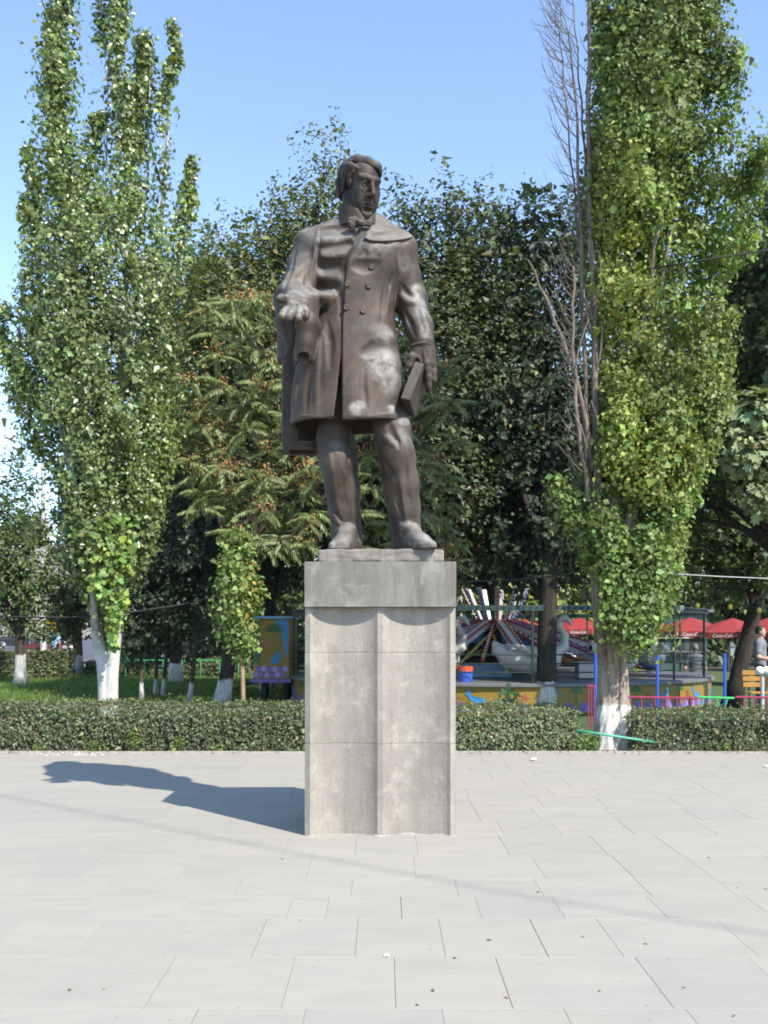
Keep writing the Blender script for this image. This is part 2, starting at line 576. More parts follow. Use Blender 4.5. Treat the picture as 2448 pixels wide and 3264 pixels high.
# ------------------------------------------------------------------ pedestal
PY0, PY1 = 7.83, 8.71                                     # front and back of the pedestal
PX0, PX1 = gx(970, PY0), gx(1454, PY0)
PZ = hz(1790, PY0); CAPZ = hz(1935, PY0)
ped = tag(empty('pedestal', ((PX0 + PX1) / 2, (PY0 + PY1) / 2, 0)),
          'tall grey basalt pedestal with two concave flutes and a plain cap under the bronze figure', 'pedestal')

def cap_block():
    bm = MB()
    bm.box(((PX0 + PX1) / 2, (PY0 + PY1) / 2, (CAPZ + PZ) / 2), (PX1 - PX0, PY1 - PY0, PZ - CAPZ))
    return bm.build('cap_block', M_BASALT_CAP, ped, bevel=0.006)
cap_block()

def shaft_outline(z, shrink=0.0):
    """plan of the fluted shaft: two flutes on each long face, one on each short face"""
    x0, x1 = PX0 + 0.001 + shrink, PX1 - 0.001 - shrink
    y0, y1 = PY0 + 0.040 + shrink, PY1 - 0.040 - shrink
    fl = 0.043; dep = 0.075
    pts = []
    def side(p, q, nf, ch=None):
        p = Vector(p); q = Vector(q); d = (q - p); L = d.length; d.normalize(); n = Vector((-d.y, d.x))
        w = (L - fl * (nf + 1)) / nf
        for i in range(nf):
            a = fl + i * (w + fl)
            pts.append(p + d * (a - fl) + ((n * .022 if ch == 'n' else d * .022) if ch and i == 0 else Vector((0, 0))))
            for j in range(19):
                t = j / 18
                sag = dep * (math.sqrt(max(0, 1 - ((2 * t - 1) * 0.93) ** 2)) - math.sqrt(1 - 0.93 ** 2)) / (1 - math.sqrt(1 - 0.93 ** 2))
                pts.append(p + d * (a + w * t) + n * sag)
        pts.append(q - d * fl * 0.0)
        pts.pop()
    side((x0, y0), (x1, y0), 2, 'n'); side((x1, y0), (x1, y1), 1, 'd'); side((x1, y1), (x0, y1), 2); side((x0, y1), (x0, y0), 1)
    return pts

def shaft_block(z0, z1, seed):
    rnd = random.Random(seed)
    zs = [(z0, 0.003), (z0 + 0.003, 0.0006), (z0 + 0.008, 0.0)] + [(z0 + (z1 - z0) * t, 0.0) for t in (0.25, 0.5, 0.75)] + [(z1 - 0.008, 0.0), (z1 - 0.003, 0.0006), (z1, 0.003)]
    V, F = [], []
    base = shaft_outline(0, 0.0)
    n = len(base)
    cx, cy = (PX0 + PX1) / 2, (PY0 + PY1) / 2
    for z, sh in zs:
        taper = 1.0 + 0.004 * (1 - z / CAPZ)
        for p in shaft_outline(z, sh):
            V.append((cx + (p.x - cx) * taper, cy + (p.y - cy) * taper, z))
    for i in range(len(zs) - 1):
        for k in range(n):
            a = i * n + k; b_ = i * n + (k + 1) % n
            F.append((a, b_, b_ + n, a + n))
    F.append(tuple(range(n - 1, -1, -1))); F.append(tuple((len(zs) - 1) * n + k for k in range(n)))
    o = np_mesh('stone_block', V, F, M_BASALT, ped)
    return o
_j1, _j2 = hz(2081, PY0), hz(2374, PY0)
shaft_block(-0.02, _j2 - 0.0006, 1); shaft_block(_j2 + 0.0006, _j1 - 0.0006, 2); shaft_block(_j1 + 0.0006, CAPZ - 0.002, 3)
# mortar squeezed out along the foot of the shaft
_rn = np.random.RandomState(5)
_ol = shaft_outline(0, 0.0); _V = []; _F = []
_pts = []
for _i in range(len(_ol)):
    _p = _ol[_i]; _q = _ol[(_i + 1) % len(_ol)]
    _k = max(1, int((_q - _p).length / 0.012))
    _pts += [_p.lerp(_q, _t / _k) for _t in range(_k)]
_w = np.convolve(np.tile(_rn.rand(len(_pts)), 3), np.ones(5) / 5, 'same')[len(_pts):2 * len(_pts)]
_cx, _cy = (PX0 + PX1) / 2, (PY0 + PY1) / 2
for _i, _p in enumerate(_pts):
    _n = (_pts[(_i + 1) % len(_pts)] - _pts[_i - 1]).normalized(); _n = Vector((_n.y, -_n.x))
    _a = max(0.0, _w[_i] - 0.40) * 0.040 + 0.002; _b = max(0.0, _w[_i] - 0.40) * 0.035 + 0.002
    for _d, _z in ((-0.012, _b + 0.004), (0.002, _b), (0.002 + _a * 0.6, _b * 0.55), (0.002 + _a, -0.004)):
        _V.append((_p.x + _n.x * _d + (_p.x - _cx) * .003, _p.y + _n.y * _d + (_p.y - _cy) * .003, _z))
_m = len(_pts)
for _i in range(_m):
    for _k in range(3):
        _F.append((_i * 4 + _k, _i * 4 + _k + 1, ((_i + 1) % _m) * 4 + _k + 1, ((_i + 1) % _m) * 4 + _k))
np_mesh('mortar_bead', _V, _F, simple_mat('pale_mortar', (0.29, 0.265, 0.22), 0.9, 0, 0.3, 40, 0.3), ped, smooth=True)

# ------------------------------------------------------------------ bronze figure
SY = 8.22
PLZ0 = PZ; PLF = 7.93
PLZ = hz(1752, PLF)
statue = tag(empty('statue', (gx(1214, SY), SY, PZ)),
             'weathered brown bronze statue of a bareheaded man in a long coat holding a book', 'statue')

# thin bronze base plate, its upper edge a little uneven
def base_plate():
    cl = Clay((gx(1000, PLF), PLF - 0.03, PZ - 0.01), (gx(1430, PLF), 8.68, PLZ + 0.03), 0.010)
    x0, x1 = gx(1013, PLF), gx(1415, PLF)
    cl.box(((x0 + x1) / 2, (PLF + 8.62) / 2, (PZ + 0.006 + PLZ) / 2), (x1 - x0, 8.62 - PLF, PLZ - PZ - 0.006), None, 0.010, 0)
    rn = np.random.RandomState(4)
    for i in range(36):
        x = rn.uniform(x0 + .08, x1 - .08); z = rn.uniform(PZ, PLZ)
        cl.ell((x, PLF + 0.002, z), (rn.uniform(.02, .06), .006, rn.uniform(.008, .02)), None, 0.010)
    for i in range(14):
        x = rn.uniform(x0 + .01, x1 - .14)
        cl.cone((x, PLF + .01, PLZ - .006), (x + 0.12, PLF + .01, PLZ - .006 + rn.uniform(-.003, .003)), 0.008, 0.008, 0.012)
    return cl
clay_obj(base_plate(), 'base_plate', M_PLATE, statue)

def yaw_frame(c, yaw, pitch, roll=0.0, s=1.0):
    return Matrix.Translation(c) @ Matrix.Rotation(yaw, 4, 'Z') @ Matrix.Rotation(pitch, 4, 'X') @ Matrix.Rotation(roll, 4, 'Y'), s

# ---- coat with sleeves, cloak and drapery
def build_coat():
    cl = Clay((gx(868, 8.2), 7.60, 3.02), (gx(1400, 8.2), 8.86, 5.12), 0.0080)
    def row(py, xl, xr, cy, ry):
        # xl/xr: photo columns of the outline at the axis depth
        return (hz(py, cy - ry * 0.6), (gx(xl, cy) + gx(xr, cy)) / 2, cy, (gx(xr, cy) - gx(xl, cy)) / 2, ry)
    torso = [row(742, 1040, 1262, 8.27, 0.15), row(775, 990, 1292, 8.26, 0.22), row(830, 992, 1284, 8.25, 0.265), row(900, 1002, 1262, 8.25, 0.27),
             row(985, 998, 1258, 8.25, 0.262), row(1060, 972, 1266, 8.25, 0.285), row(1150, 945, 1281, 8.25, 0.32), row(1240, 930, 1290, 8.25, 0.345), row(1331, 926, 1305, 8.25, 0.365)]
    ztop = torso[0][0]; zhem = hz(1329, 7.90)
    cl.loft(torso, zlo=zhem, zhi=ztop, k=0.02, p=2.3)
    # neck and shoulders
    cl.cone(at(1143, 738, 8.27), at(1145, 785, 8.25), 0.15, 0.20, 0.06)
    cl.chain([at(1196, 692, 8.26), at(1208, 715, 8.24), at(1225, 745, 8.22)], [.028, .05, .07], 0.05)
    cl.chain([at(1085, 705, 8.30), at(1075, 735, 8.27)], [.03, .06], 0.05)
    cl.cone(at(1110, 752, 8.25), at(985, 775, 8.26), 0.15, 0.115, 0.09)
    cl.cone(at(1180, 748, 8.25), at(1282, 785, 8.27), 0.15, 0.115, 0.09)
    # chest forms
    cl.ell(at(1195, 812, 8.10), (0.17, 0.095, 0.17), None, 0.10)
    cl.ell(at(1055, 812, 8.10), (0.13, 0.09, 0.16), None, 0.08)
    # his left arm (right in the picture)
    cl.chain([at(1286, 800, 8.28), at(1298, 890, 8.31), at(1309, 965, 8.29), at(1336, 1045, 8.17), at(1349, 1096, 8.10)],
             [0.112, 0.112, 0.122, 0.112, 0.092], 0.045)
    cl.ell(at(1312, 955, 8.33), (0.13, 0.12, 0.13), None, 0.05)
    # skirt hollow, slit between the front panels
    # his right arm under the cloak: shoulder, elbow, forearm stretched to the front
    cl.chain([at(990, 788, 8.27), at(968, 850, 8.25), at(938, 935, 8.20)], [0.108, 0.122, 0.124], 0.06)
    cl.chain([at(925, 955, 8.20), at(938, 962, 7.98), at(944, 966, 7.84)], [0.115, 0.105, 0.082], 0.05)
    # cloak falling from the shoulder over the forearm
    cl.chain([at(1000, 800, 8.20), at(978, 870, 8.13), at(962, 920, 8.03)], [0.085, 0.095, 0.09], 0.10)
    cl.chain([at(975, 850, 8.12), at(940, 890, 8.06), at(912, 926, 8.00)], [0.04, 0.05, 0.045], 0.07)
    cl.chain([at(908, 940, 8.02), at(955, 944, 7.95), at(1000, 955, 7.95), at(1040, 945, 8.02)], [0.06, 0.06, 0.055, 0.035], 0.08)
    # hanging roll of cloth in front, open at its lower end
    cl.chain([at(972, 955, 7.90), at(975, 1030, 7.87), at(970, 1090, 7.88), at(966, 1138, 7.90)], [0.080, 0.080, 0.068, 0.058], 0.03)
    cl.chain([at(996, 962, 7.93), at(1000, 1040, 7.94), at(985, 1138, 7.97)], [0.05, 0.04, 0.035], 0.05)
    cl.chain([at(948, 1120, 7.93), at(940, 1165, 7.96)], [0.035, 0.012], 0.03)
    # outer fold below the elbow
    cl.chain([at(902, 960, 8.06), at(906, 1030, 8.02), at(924, 1108, 8.02)], [0.075, 0.062, 0.034], 0.05)
    cl.chain([at(930, 975, 8.00), at(938, 1050, 8.00), at(936, 1110, 8.02)], [0.06, 0.05, 0.03], 0.05)
    # mouth of the roll
    cl.chain([at(966, 1170, 7.845), at(967, 1142, 7.875), at(969, 1108, 7.895)], [0.050, 0.045, 0.032], 0.008, True)
    # pocket of shadow beside the roll
    cl.chain([at(1029, 958, 7.90), at(1030, 976, 7.94)], [0.030, 0.030], 0.01, True)
    # the cloak down his back, hanging lower than the coat on the left
    zc = hz(1440, 8.48)
    cloak = [(hz(800, 8.45), gx(1075, 8.45), 8.42, 0.36, 0.16), (hz(950, 8.45), gx(1040, 8.45), 8.46, 0.40, 0.17), (hz(1150, 8.45), gx(1030, 8.45), 8.50, 0.395, 0.17), (zc, gx(1026, 8.45), 8.53, 0.385, 0.17)]
    cl.loft([r_ for r_ in cloak], zlo=hz(1150, 8.45), zhi=hz(800, 8.45), k=0.08, p=3.0)
    left = [(hz(1000, 8.45), gx(962, 8.45), 8.48, 0.155, 0.13), (hz(1200, 8.45), gx(957, 8.45), 8.50, 0.155, 0.14), (zc, gx(956, 8.45), 8.52, 0.155, 0.15)]
    cl.loft(left, zlo=zc, zhi=hz(1000, 8.45), k=0.02, p=5.0)
    # right panel laps over the left one: a step along the front edge, and the long slit
    edge = np.array([(760, 1166), (800, 1130), (840, 1107), (894, 1100), (1002, 1092), (1117, 1090), (1335, 1091)], float)
    gap = np.array([(1120, 0.0), (1150, 5.0), (1240, 15.0), (1335, 27.0)], float)
    bl = cl.blk((gx(1000, 8), 7.6, zhem - 0.05), (gx(1300, 8), 8.18, hz(752, 8.0)))
    s, X, Y, Z = bl
    PYm = HOR - (Z - EYE) * FPX / Y; PXm = 1224 + X * FPX / Y
    e = np.interp(PYm, edge[:, 0], edge[:, 1])
    t = np.clip((PXm - e + 2.0) / 4.0, 0, 1); t = t * t * (3 - 2 * t)
    fade = np.clip((1250 - PXm) / 130, 0, 1) * np.clip((8.15 - Y) / 0.08, 0, 1)
    cl.F[s] -= (0.022 * t * fade).astype(np.float32)
    # waistcoat folds on his right breast
    bl = cl.blk((gx(985, 8), 7.6, hz(1010, 8.0)), (gx(1120, 8), 8.14, hz(735, 8.0)))
    s, X, Y, Z = bl
    PYm = HOR - (Z - EYE) * FPX / Y; PXm = 1224 + X * FPX / Y
    amp = np.clip((e if False else np.interp(PYm, edge[:, 0], edge[:, 1])) - PXm, 0, 26) / 26 * np.clip((PXm - 1000) / 26, 0, 1)
    amp = amp * amp * (3 - 2 * amp)
    prof = 0
    for c0, w0, a0, sl in ((764, 14, .018, -.10), (788, 12, -.013, -.12), (813, 14, .018, -.02), (848, 18, -.024, .10), (886, 15, .024, .12), (918, 16, -.016, .22), (945, 14, .012, .1)):
        prof = prof + a0 * np.exp(-((PYm - c0 - sl * (PXm - 1050)) / w0) ** 2)
    cl.F[s] -= (prof * amp).astype(np.float32)
    # step at the edge of the cloak beside the waistcoat
    cl.stroke([(1016, 726), (1006, 780), (1000, 830), (985, 870)], 0.020, 0.010, 0.02)
    cl.stroke([(1022, 735), (1014, 790), (1008, 850), (1002, 900)], 0.022, 0.004, 0.012, True)
    cl.stroke([(966, 845), (940, 880), (910, 922)], 0.026, 0.012, 0.035)
    cl.stroke([(985, 855), (982, 900), (985, 930)], 0.036, -0.004, 0.03, True)
    # folds: breast, waist, sleeve, skirt
    cl.stroke([(1130, 800), (1180, 790), (1240, 800)], 0.05, -0.03, 0.09)
    cl.stroke([(1115, 842), (1165, 852), (1215, 842)], 0.045, 0.026, 0.09, True)
    cl.stroke([(1165, 762), (1140, 785), (1120, 812), (1110, 850)], 0.028, 0.004, 0.05)
    cl.stroke([(1256, 870), (1250, 915), (1252, 960)], 0.030, 0.004, 0.03, True)
    cl.stroke([(1246, 880), (1238, 940), (1228, 1010)], 0.022, 0.002, 0.03)
    cl.stroke([(1230, 900), (1222, 960), (1216, 1040)], 0.016, 0.004, 0.03, True)
    cl.stroke([(1262, 812), (1266, 850), (1262, 900)], 0.020, 0.006, 0.02, True)
    cl.stroke([(1275, 905), (1295, 935), (1325, 945)], 0.024, 0.006, 0.04, True)
    cl.stroke([(1278, 940), (1300, 965), (1330, 970)], 0.026, 0.004, 0.05)
    cl.stroke([(1285, 990), (1305, 1030), (1322, 1080)], 0.022, 0.006, 0.04, True)
    cl.stroke([(1340, 975), (1352, 1020), (1362, 1060)], 0.024, 0.0, 0.04)
    cl.ell(at(1206, 1078, 8.045), (0.11, 0.055, 0.05), None, 0.09)
    cl.stroke([(1160, 1124), (1205, 1114), (1262, 1135)], 0.045, 0.022, 0.12, True)
    cl.ell(at(1214, 1185, 8.065), (0.16, 0.13, 0.22), None, 0.07)
    cl.stroke([(1160, 1150), (1158, 1230), (1170, 1300)], 0.026, 0.006, 0.06, True)
    cl.stroke([(1040, 1020), (1050, 1090), (1050, 1180)], 0.030, 0.006, 0.06, True)
    cl.stroke([(1020, 1030), (1016, 1110), (1010, 1230), (1012, 1315)], 0.024, -0.002, 0.05)
    cl.stroke([(985, 1180), (975, 1250), (972, 1315)], 0.020, 0.006, 0.05, True)
    cl.stroke([(950, 1160), (945, 1240), (940, 1315)], 0.024, -0.004, 0.05)
    cl.stroke([(1080, 930), (1086, 970), (1082, 1020)], 0.020, 0.004, 0.04, True)
    cl.stroke([(1066, 920), (1050, 960), (1046, 990)], 0.020, 0.002, 0.04)
    cl.stroke([(940, 795), (925, 860), (905, 915)], 0.022, 0.006, 0.05, True)
    cl.stroke([(905, 985), (912, 1050), (925, 1100)], 0.014, 0.004, 0.03, True)
    cl.stroke([(950, 985), (946, 1050), (941, 1105)], 0.016, 0.006, 0.02, True)
    cl.stroke([(912, 1180), (908, 1300), (905, 1420)], 0.012, 0.004, 0.03, True)
    # waistcoat seam and hem ridges
    cl.stroke([(930, 1322), (985, 1326), (1062, 1330)], 0.012, 0.002, 0.012, False, False)
    cl.stroke([(1094, 1323), (1150, 1327), (1230, 1321), (1298, 1327)], 0.012, 0.002, 0.012, False, False)
    # hollow under the skirt and the cloak
    inner = [(z, cx, cy, rx - 0.040, ry - 0.040) for z, cx, cy, rx, ry in torso]
    cl.loft(inner, zlo=zhem - 0.1, zhi=hz(1180, 8.0), k=0.0, sub=True, p=2.3)
    li = [(z, cx + 0.02, cy - 0.01, rx - 0.04, ry - 0.04) for z, cx, cy, rx, ry in left]
    cl.loft(li, zlo=zc - 0.1, zhi=hz(1415, 8.45), k=0.0, sub=True, p=5.0)
    # the long slit between the front panels
    bl = cl.blk((gx(1000, 8), 7.6, zhem - 0.05), (gx(1300, 8), 8.18, hz(752, 8.0)))
    s, X, Y, Z = bl
    PYm = HOR - (Z - EYE) * FPX / Y; PXm = 1224 + X * FPX / Y
    e = np.interp(PYm, edge[:, 0], edge[:, 1])
    g = np.interp(PYm, gap[:, 0], gap[:, 1])
    ins = np.minimum(PXm - (e - g - 1.0), (e - 1.0) - PXm) * 0.0026
    ins = np.where(PYm > 1118, ins, -0.2)
    cl.F[s] = np.maximum(cl.F[s], np.where(Y < 8.05, ins, -0.2).astype(np.float32))
    return cl
COAT = build_coat()
coat_o = clay_obj(COAT, 'coat', M_BRONZE, statue)

def paint_wear(o, spots):
    """pale patches of droppings and worn patina at photo places (px, py, rx, ry, strength)"""
    me = o.data
    n = len(me.vertices)
    co = np.empty(n * 3, np.float32); me.vertices.foreach_get('co', co); co = co.reshape(-1, 3) + np.array(statue.location, np.float32)
    px = 1224 + co[:, 0] * FPX / co[:, 1]; py = HOR - (co[:, 2] - EYE) * FPX / co[:, 1]
    w = np.zeros(n, np.float32)
    for a, b_, rx, ry, st in spots:
        d = ((px - a) / rx) ** 2 + ((py - b_) / ry) ** 2
        w = np.maximum(w, st * np.clip(1.35 - d, 0, 1))
    w *= (co[:, 1] < 8.4)
    at_ = me.attributes.new('wear', 'FLOAT', 'POINT')
    at_.data.foreach_set('value', w)
paint_wear(coat_o, [(1215, 1165, 58, 50, 0.9), (1245, 1215, 35, 50, 0.8), (1140, 1300, 28, 24, 1.0), (1245, 1304, 16, 14, 1.0), (1225, 1075, 40, 20, 0.5),
                    (1328, 935, 18, 30, 0.8), (1340, 985, 18, 50, 0.7), (1355, 1050, 18, 30, 0.6), (1180, 800, 60, 26, 0.5), (1050, 765, 45, 14, 0.5), (1250, 765, 60, 22, 0.5),
                    (960, 935, 50, 14, 0.6), (1055, 812, 30, 9, 0.5), (1286, 830, 22, 40, 0.35)])

# coat buttons
for bx, by in ((1186, 852), (1108, 906), (1174, 911), (1104, 981), (1157, 992)):
    p = COAT.surf(bx, by)
    if p is None: continue
    q1 = COAT.surf(bx + 8, by); q2 = COAT.surf(bx, by + 8)
    nrm = (q1 - p).cross(q2 - p).normalized() if q1 and q2 else Vector((0, -1, 0))
    if nrm.y > 0: nrm = -nrm
    rot = nrm.to_track_quat('Z', 'Y').to_matrix()
    MB().lathe([(0.0005, 0.012), (0.014, 0.012), (0.021, 0.015), (0.024, 0.010), (0.025, -0.02)], p, 18, rot).build('coat_button', M_BRONZE, statue, smooth=True)

# broad collar turned down over his left shoulder
def surface_patch(clay, name, top, bot, nu, nv, off, thick, curl=0.0):
    """sheet between two photo curves, lying off the surface, with real thickness"""
    def samp(c, t):
        t = t * (len(c) - 1); i = min(int(t), len(c) - 2); f = t - i
        return np.array(c[i]) * (1 - f) + np.array(c[i + 1]) * f
    Yd = np.full((nv + 1, nu + 1), np.nan); PP = np.zeros((nv + 1, nu + 1, 2))
    for j in range(nv + 1):
        for i in range(nu + 1):
            p = samp(top, i / nu) * (1 - j / nv) + samp(bot, i / nu) * j / nv
            PP[j, i] = p
            q = clay.surf(p[0], p[1])
            if q is not None: Yd[j, i] = q.y
    for it in range(36):
        bad = np.isnan(Yd)
        if not bad.any(): break
        Z = Yd.copy()
        for j, i in np.argwhere(bad):
            nb = [Yd[a, b_] for a, b_ in ((j - 1, i), (j + 1, i), (j, i - 1), (j, i + 1)) if 0 <= a <= nv and 0 <= b_ <= nu and not np.isnan(Yd[a, b_])]
            if nb: Z[j, i] = np.mean(nb) + 0.004
        Yd = Z
    for it in range(3):
        P_ = np.pad(Yd, 1, mode='edge')
        Yd = np.minimum(Yd, (P_[:-2, 1:-1] + P_[2:, 1:-1] + P_[1:-1, :-2] + P_[1:-1, 2:] + 4 * Yd) / 8)
    V = []
    for lay in (0, 1):
        for j in range(nv + 1):
            for i in range(nu + 1):
                d = off + curl * (j / nv) ** 2
                V.append(at(PP[j, i, 0], PP[j, i, 1], Yd[j, i] - d + (thick + d * 0.9 if lay else 0)))
    n = (nu + 1) * (nv + 1); F = []
    for j in range(nv):
        for i in range(nu):
            a = j * (nu + 1) + i
            F.append((a, a + 1, a + nu + 2, a + nu + 1)); F.append((a + n, a + n + nu + 1, a + n + nu + 2, a + n + 1))
    per = [i for i in range(nu + 1)] + [j * (nu + 1) + nu for j in range(1, nv + 1)] + [nv * (nu + 1) + i for i in range(nu - 1, -1, -1)] + [j * (nu + 1) for j in range(nv - 1, 0, -1)]
    for a, b_ in zip(per, per[1:] + per[:1]): F.append((a, a + n, b_ + n, b_))
    m = MB(); m.add(V, F)
    o = m.build(name, M_BRONZE, statue, smooth=True)
    return o
surface_patch(COAT, 'collar_flap', [(1178, 722), (1200, 715), (1232, 726), (1266, 734), (1296, 742), (1317, 752)],
              [(1160, 760), (1180, 768), (1215, 770), (1250, 768), (1290, 762), (1318, 755)], 26, 10, 0.012, 0.012, 0.022)

# ---- trousers
def build_trousers():
    cl = Clay((gx(985, 8.2), 7.72, PLZ + 0.012), (gx(1370, 8.2), 8.62, 3.62), 0.0095)
    L = [(1076, 1270, 8.30, .150), (1064, 1400, 8.24, .134), (1069, 1475, 8.20, .128), (1084, 1560, 8.24, .116), (1092, 1630, 8.27, .106), (1095, 1700, 8.28, .098), (1096, 1738, 8.29, .100)]
    Rr = [(1236, 1270, 8.22, .165), (1250, 1380, 8.14, .148), (1268, 1455, 8.07, .134), (1284, 1540, 8.10, .128), (1290, 1620, 8.13, .122), (1297, 1690, 8.15, .108), (1290, 1742, 8.18, .104)]
    for C in (L, Rr):
        cl.chain([at(a, b_, c) for a, b_, c, d in C], [d for a, b_, c, d in C], 0.05)
    cl.ell(at(1074, 1480, 8.13), (.10, .09, .18), None, 0.05)
    cl.ell(at(1272, 1452, 8.02), (.11, .10, .18), None, 0.05)
    # loose cloth at the back of the legs
    cl.chain([at(1100, 1420, 8.34), at(1114, 1560, 8.36), at(1128, 1690, 8.38), at(1130, 1740, 8.38)], [.10, .08, .060, .055], 0.05)
    cl.chain([at(1238, 1420, 8.26), at(1258, 1560, 8.26), at(1268, 1690, 8.27), at(1270, 1744, 8.27)], [.10, .085, .065, .06], 0.05)
    # creases and folds
    cl.stroke([(1052, 1360), (1052, 1440), (1060, 1500), (1075, 1600), (1090, 1660)], 0.020, 0.0, 0.04)
    cl.stroke([(1085, 1475), (1100, 1520), (1108, 1580), (1118, 1650)], 0.022, 0.006, 0.04)
    cl.stroke([(1108, 1400), (1116, 1500), (1126, 1600), (1130, 1680)], 0.024, 0.008, 0.03, True)
    cl.stroke([(1055, 1600), (1070, 1640), (1090, 1672)], 0.018, 0.006, 0.04, True)
    cl.stroke([(1060, 1632), (1080, 1668), (1105, 1680)], 0.016, 0.002, 0.03)
    cl.stroke([(1235, 1345), (1255, 1400), (1268, 1425)], 0.035, 0.008, 0.06, True)
    cl.stroke([(1222, 1385), (1250, 1415), (1262, 1430)], 0.026, -0.002, 0.05)
    cl.stroke([(1222, 1470), (1235, 1500), (1255, 1525)], 0.024, 0.006, 0.05, True)
    cl.stroke([(1290, 1400), (1300, 1460), (1308, 1540), (1318, 1640)], 0.020, -0.002, 0.04)
    cl.stroke([(1274, 1480), (1280, 1560), (1290, 1640), (1298, 1680)], 0.022, -0.002, 0.05)
    cl.stroke([(1262, 1540), (1268, 1600), (1282, 1660)], 0.020, 0.006, 0.05, True)
    cl.stroke([(1262, 1665), (1295, 1674), (1328, 1690)], 0.020, -0.008, 0.03)
    cl.stroke([(1268, 1700), (1300, 1702), (1330, 1708)], 0.016, 0.006, 0.02, True)
    return cl
TRO = build_trousers()
tro_o = clay_obj(TRO, 'trousers', M_BRONZE, statue)
paint_wear(tro_o, [(1300, 1672, 26, 14, 0.8), (1290, 1345, 20, 12, 0.6)])

# ---- shoes
def build_shoe(heel, ball_, toe, r0, r1, r2, top):
    heel, ball_, toe = [Vector(v) for v in (heel, ball_, toe)]
    lo = [min(heel[i], toe[i], ball_[i]) - 0.16 for i in range(3)]; hi = [max(heel[i], toe[i], ball_[i]) + 0.16 for i in range(3)]
    lo[2] = PLZ - 0.06; hi[2] = PLZ + 0.30
    cl = Clay(lo, hi, 0.0075)
    cl.cone(heel, ball_, r0, r1, 0.02)
    cl.cone(ball_, toe, r1, r2, 0.03)
    cl.cone(heel, Vector(top), r0, r0 * 0.95, 0.05)
    cl.cone(Vector(top), ball_, r0 * 0.9, r1 * 0.85, 0.06)
    cl.cut_below(PLZ + 0.001)
    # welt of the sole
    d = (toe - heel); d.z = 0
    for a, b_, ra, rb in ((heel, ball_, r0, r1), (ball_, toe, r1, r2)):
        A = Vector((a.x, a.y, PLZ + 0.016)); B = Vector((b_.x, b_.y, PLZ + 0.016))
        cl.cone(A, B, ra * 1.06, rb * 1.12, 0.006, False, (1, 1, 5.0))
    cl.cut_below(PLZ + 0.001)
    return cl
_z = PLZ + 0.05
sh1 = build_shoe((gx(1122, 8.22), 8.24, _z), (gx(1090, 8.03), 8.03, _z), (gx(1062, 7.98), 7.975, _z - 0.02), .074, .070, .040, (gx(1106, 8.2), 8.21, PLZ + 0.17))
sh2 = build_shoe((gx(1300, 8.1), 8.14, _z), (gx(1345, 7.96), 7.96, _z), (gx(1376, 7.90), 7.895, _z - 0.022), .076, .068, .042, (gx(1308, 8.1), 8.10, PLZ + 0.17))
for c in (sh1, sh2):
    so = clay_obj(c, 'shoe', M_BRONZE, statue)
    paint_wear(so, [(1345, 1720, 60, 30, 0.7), (1085, 1735, 50, 20, 0.7)])

# ---- head: sculpted in its own frame (metres of a life-size head, face towards -y), then turned and enlarged
HS = 2.04
HEAD_M = Matrix.Translation(at(1146, 600, 8.17)) @ Matrix.Rotation(R(35), 4, 'Z') @ Matrix.Rotation(R(21), 4, 'X') @ Matrix.Rotation(R(-3), 4, 'Y') @ Matrix.Diagonal((HS * .89, HS * .93, HS, 1))

def head_obj(cl, name, mat, parent):
    V, Q = cl.mesh()
    A = np.array(HEAD_M)
    V = V @ A[:3, :3].T + A[:3, 3]
    return np_mesh(name, V, Q, mat, parent, smooth=True)

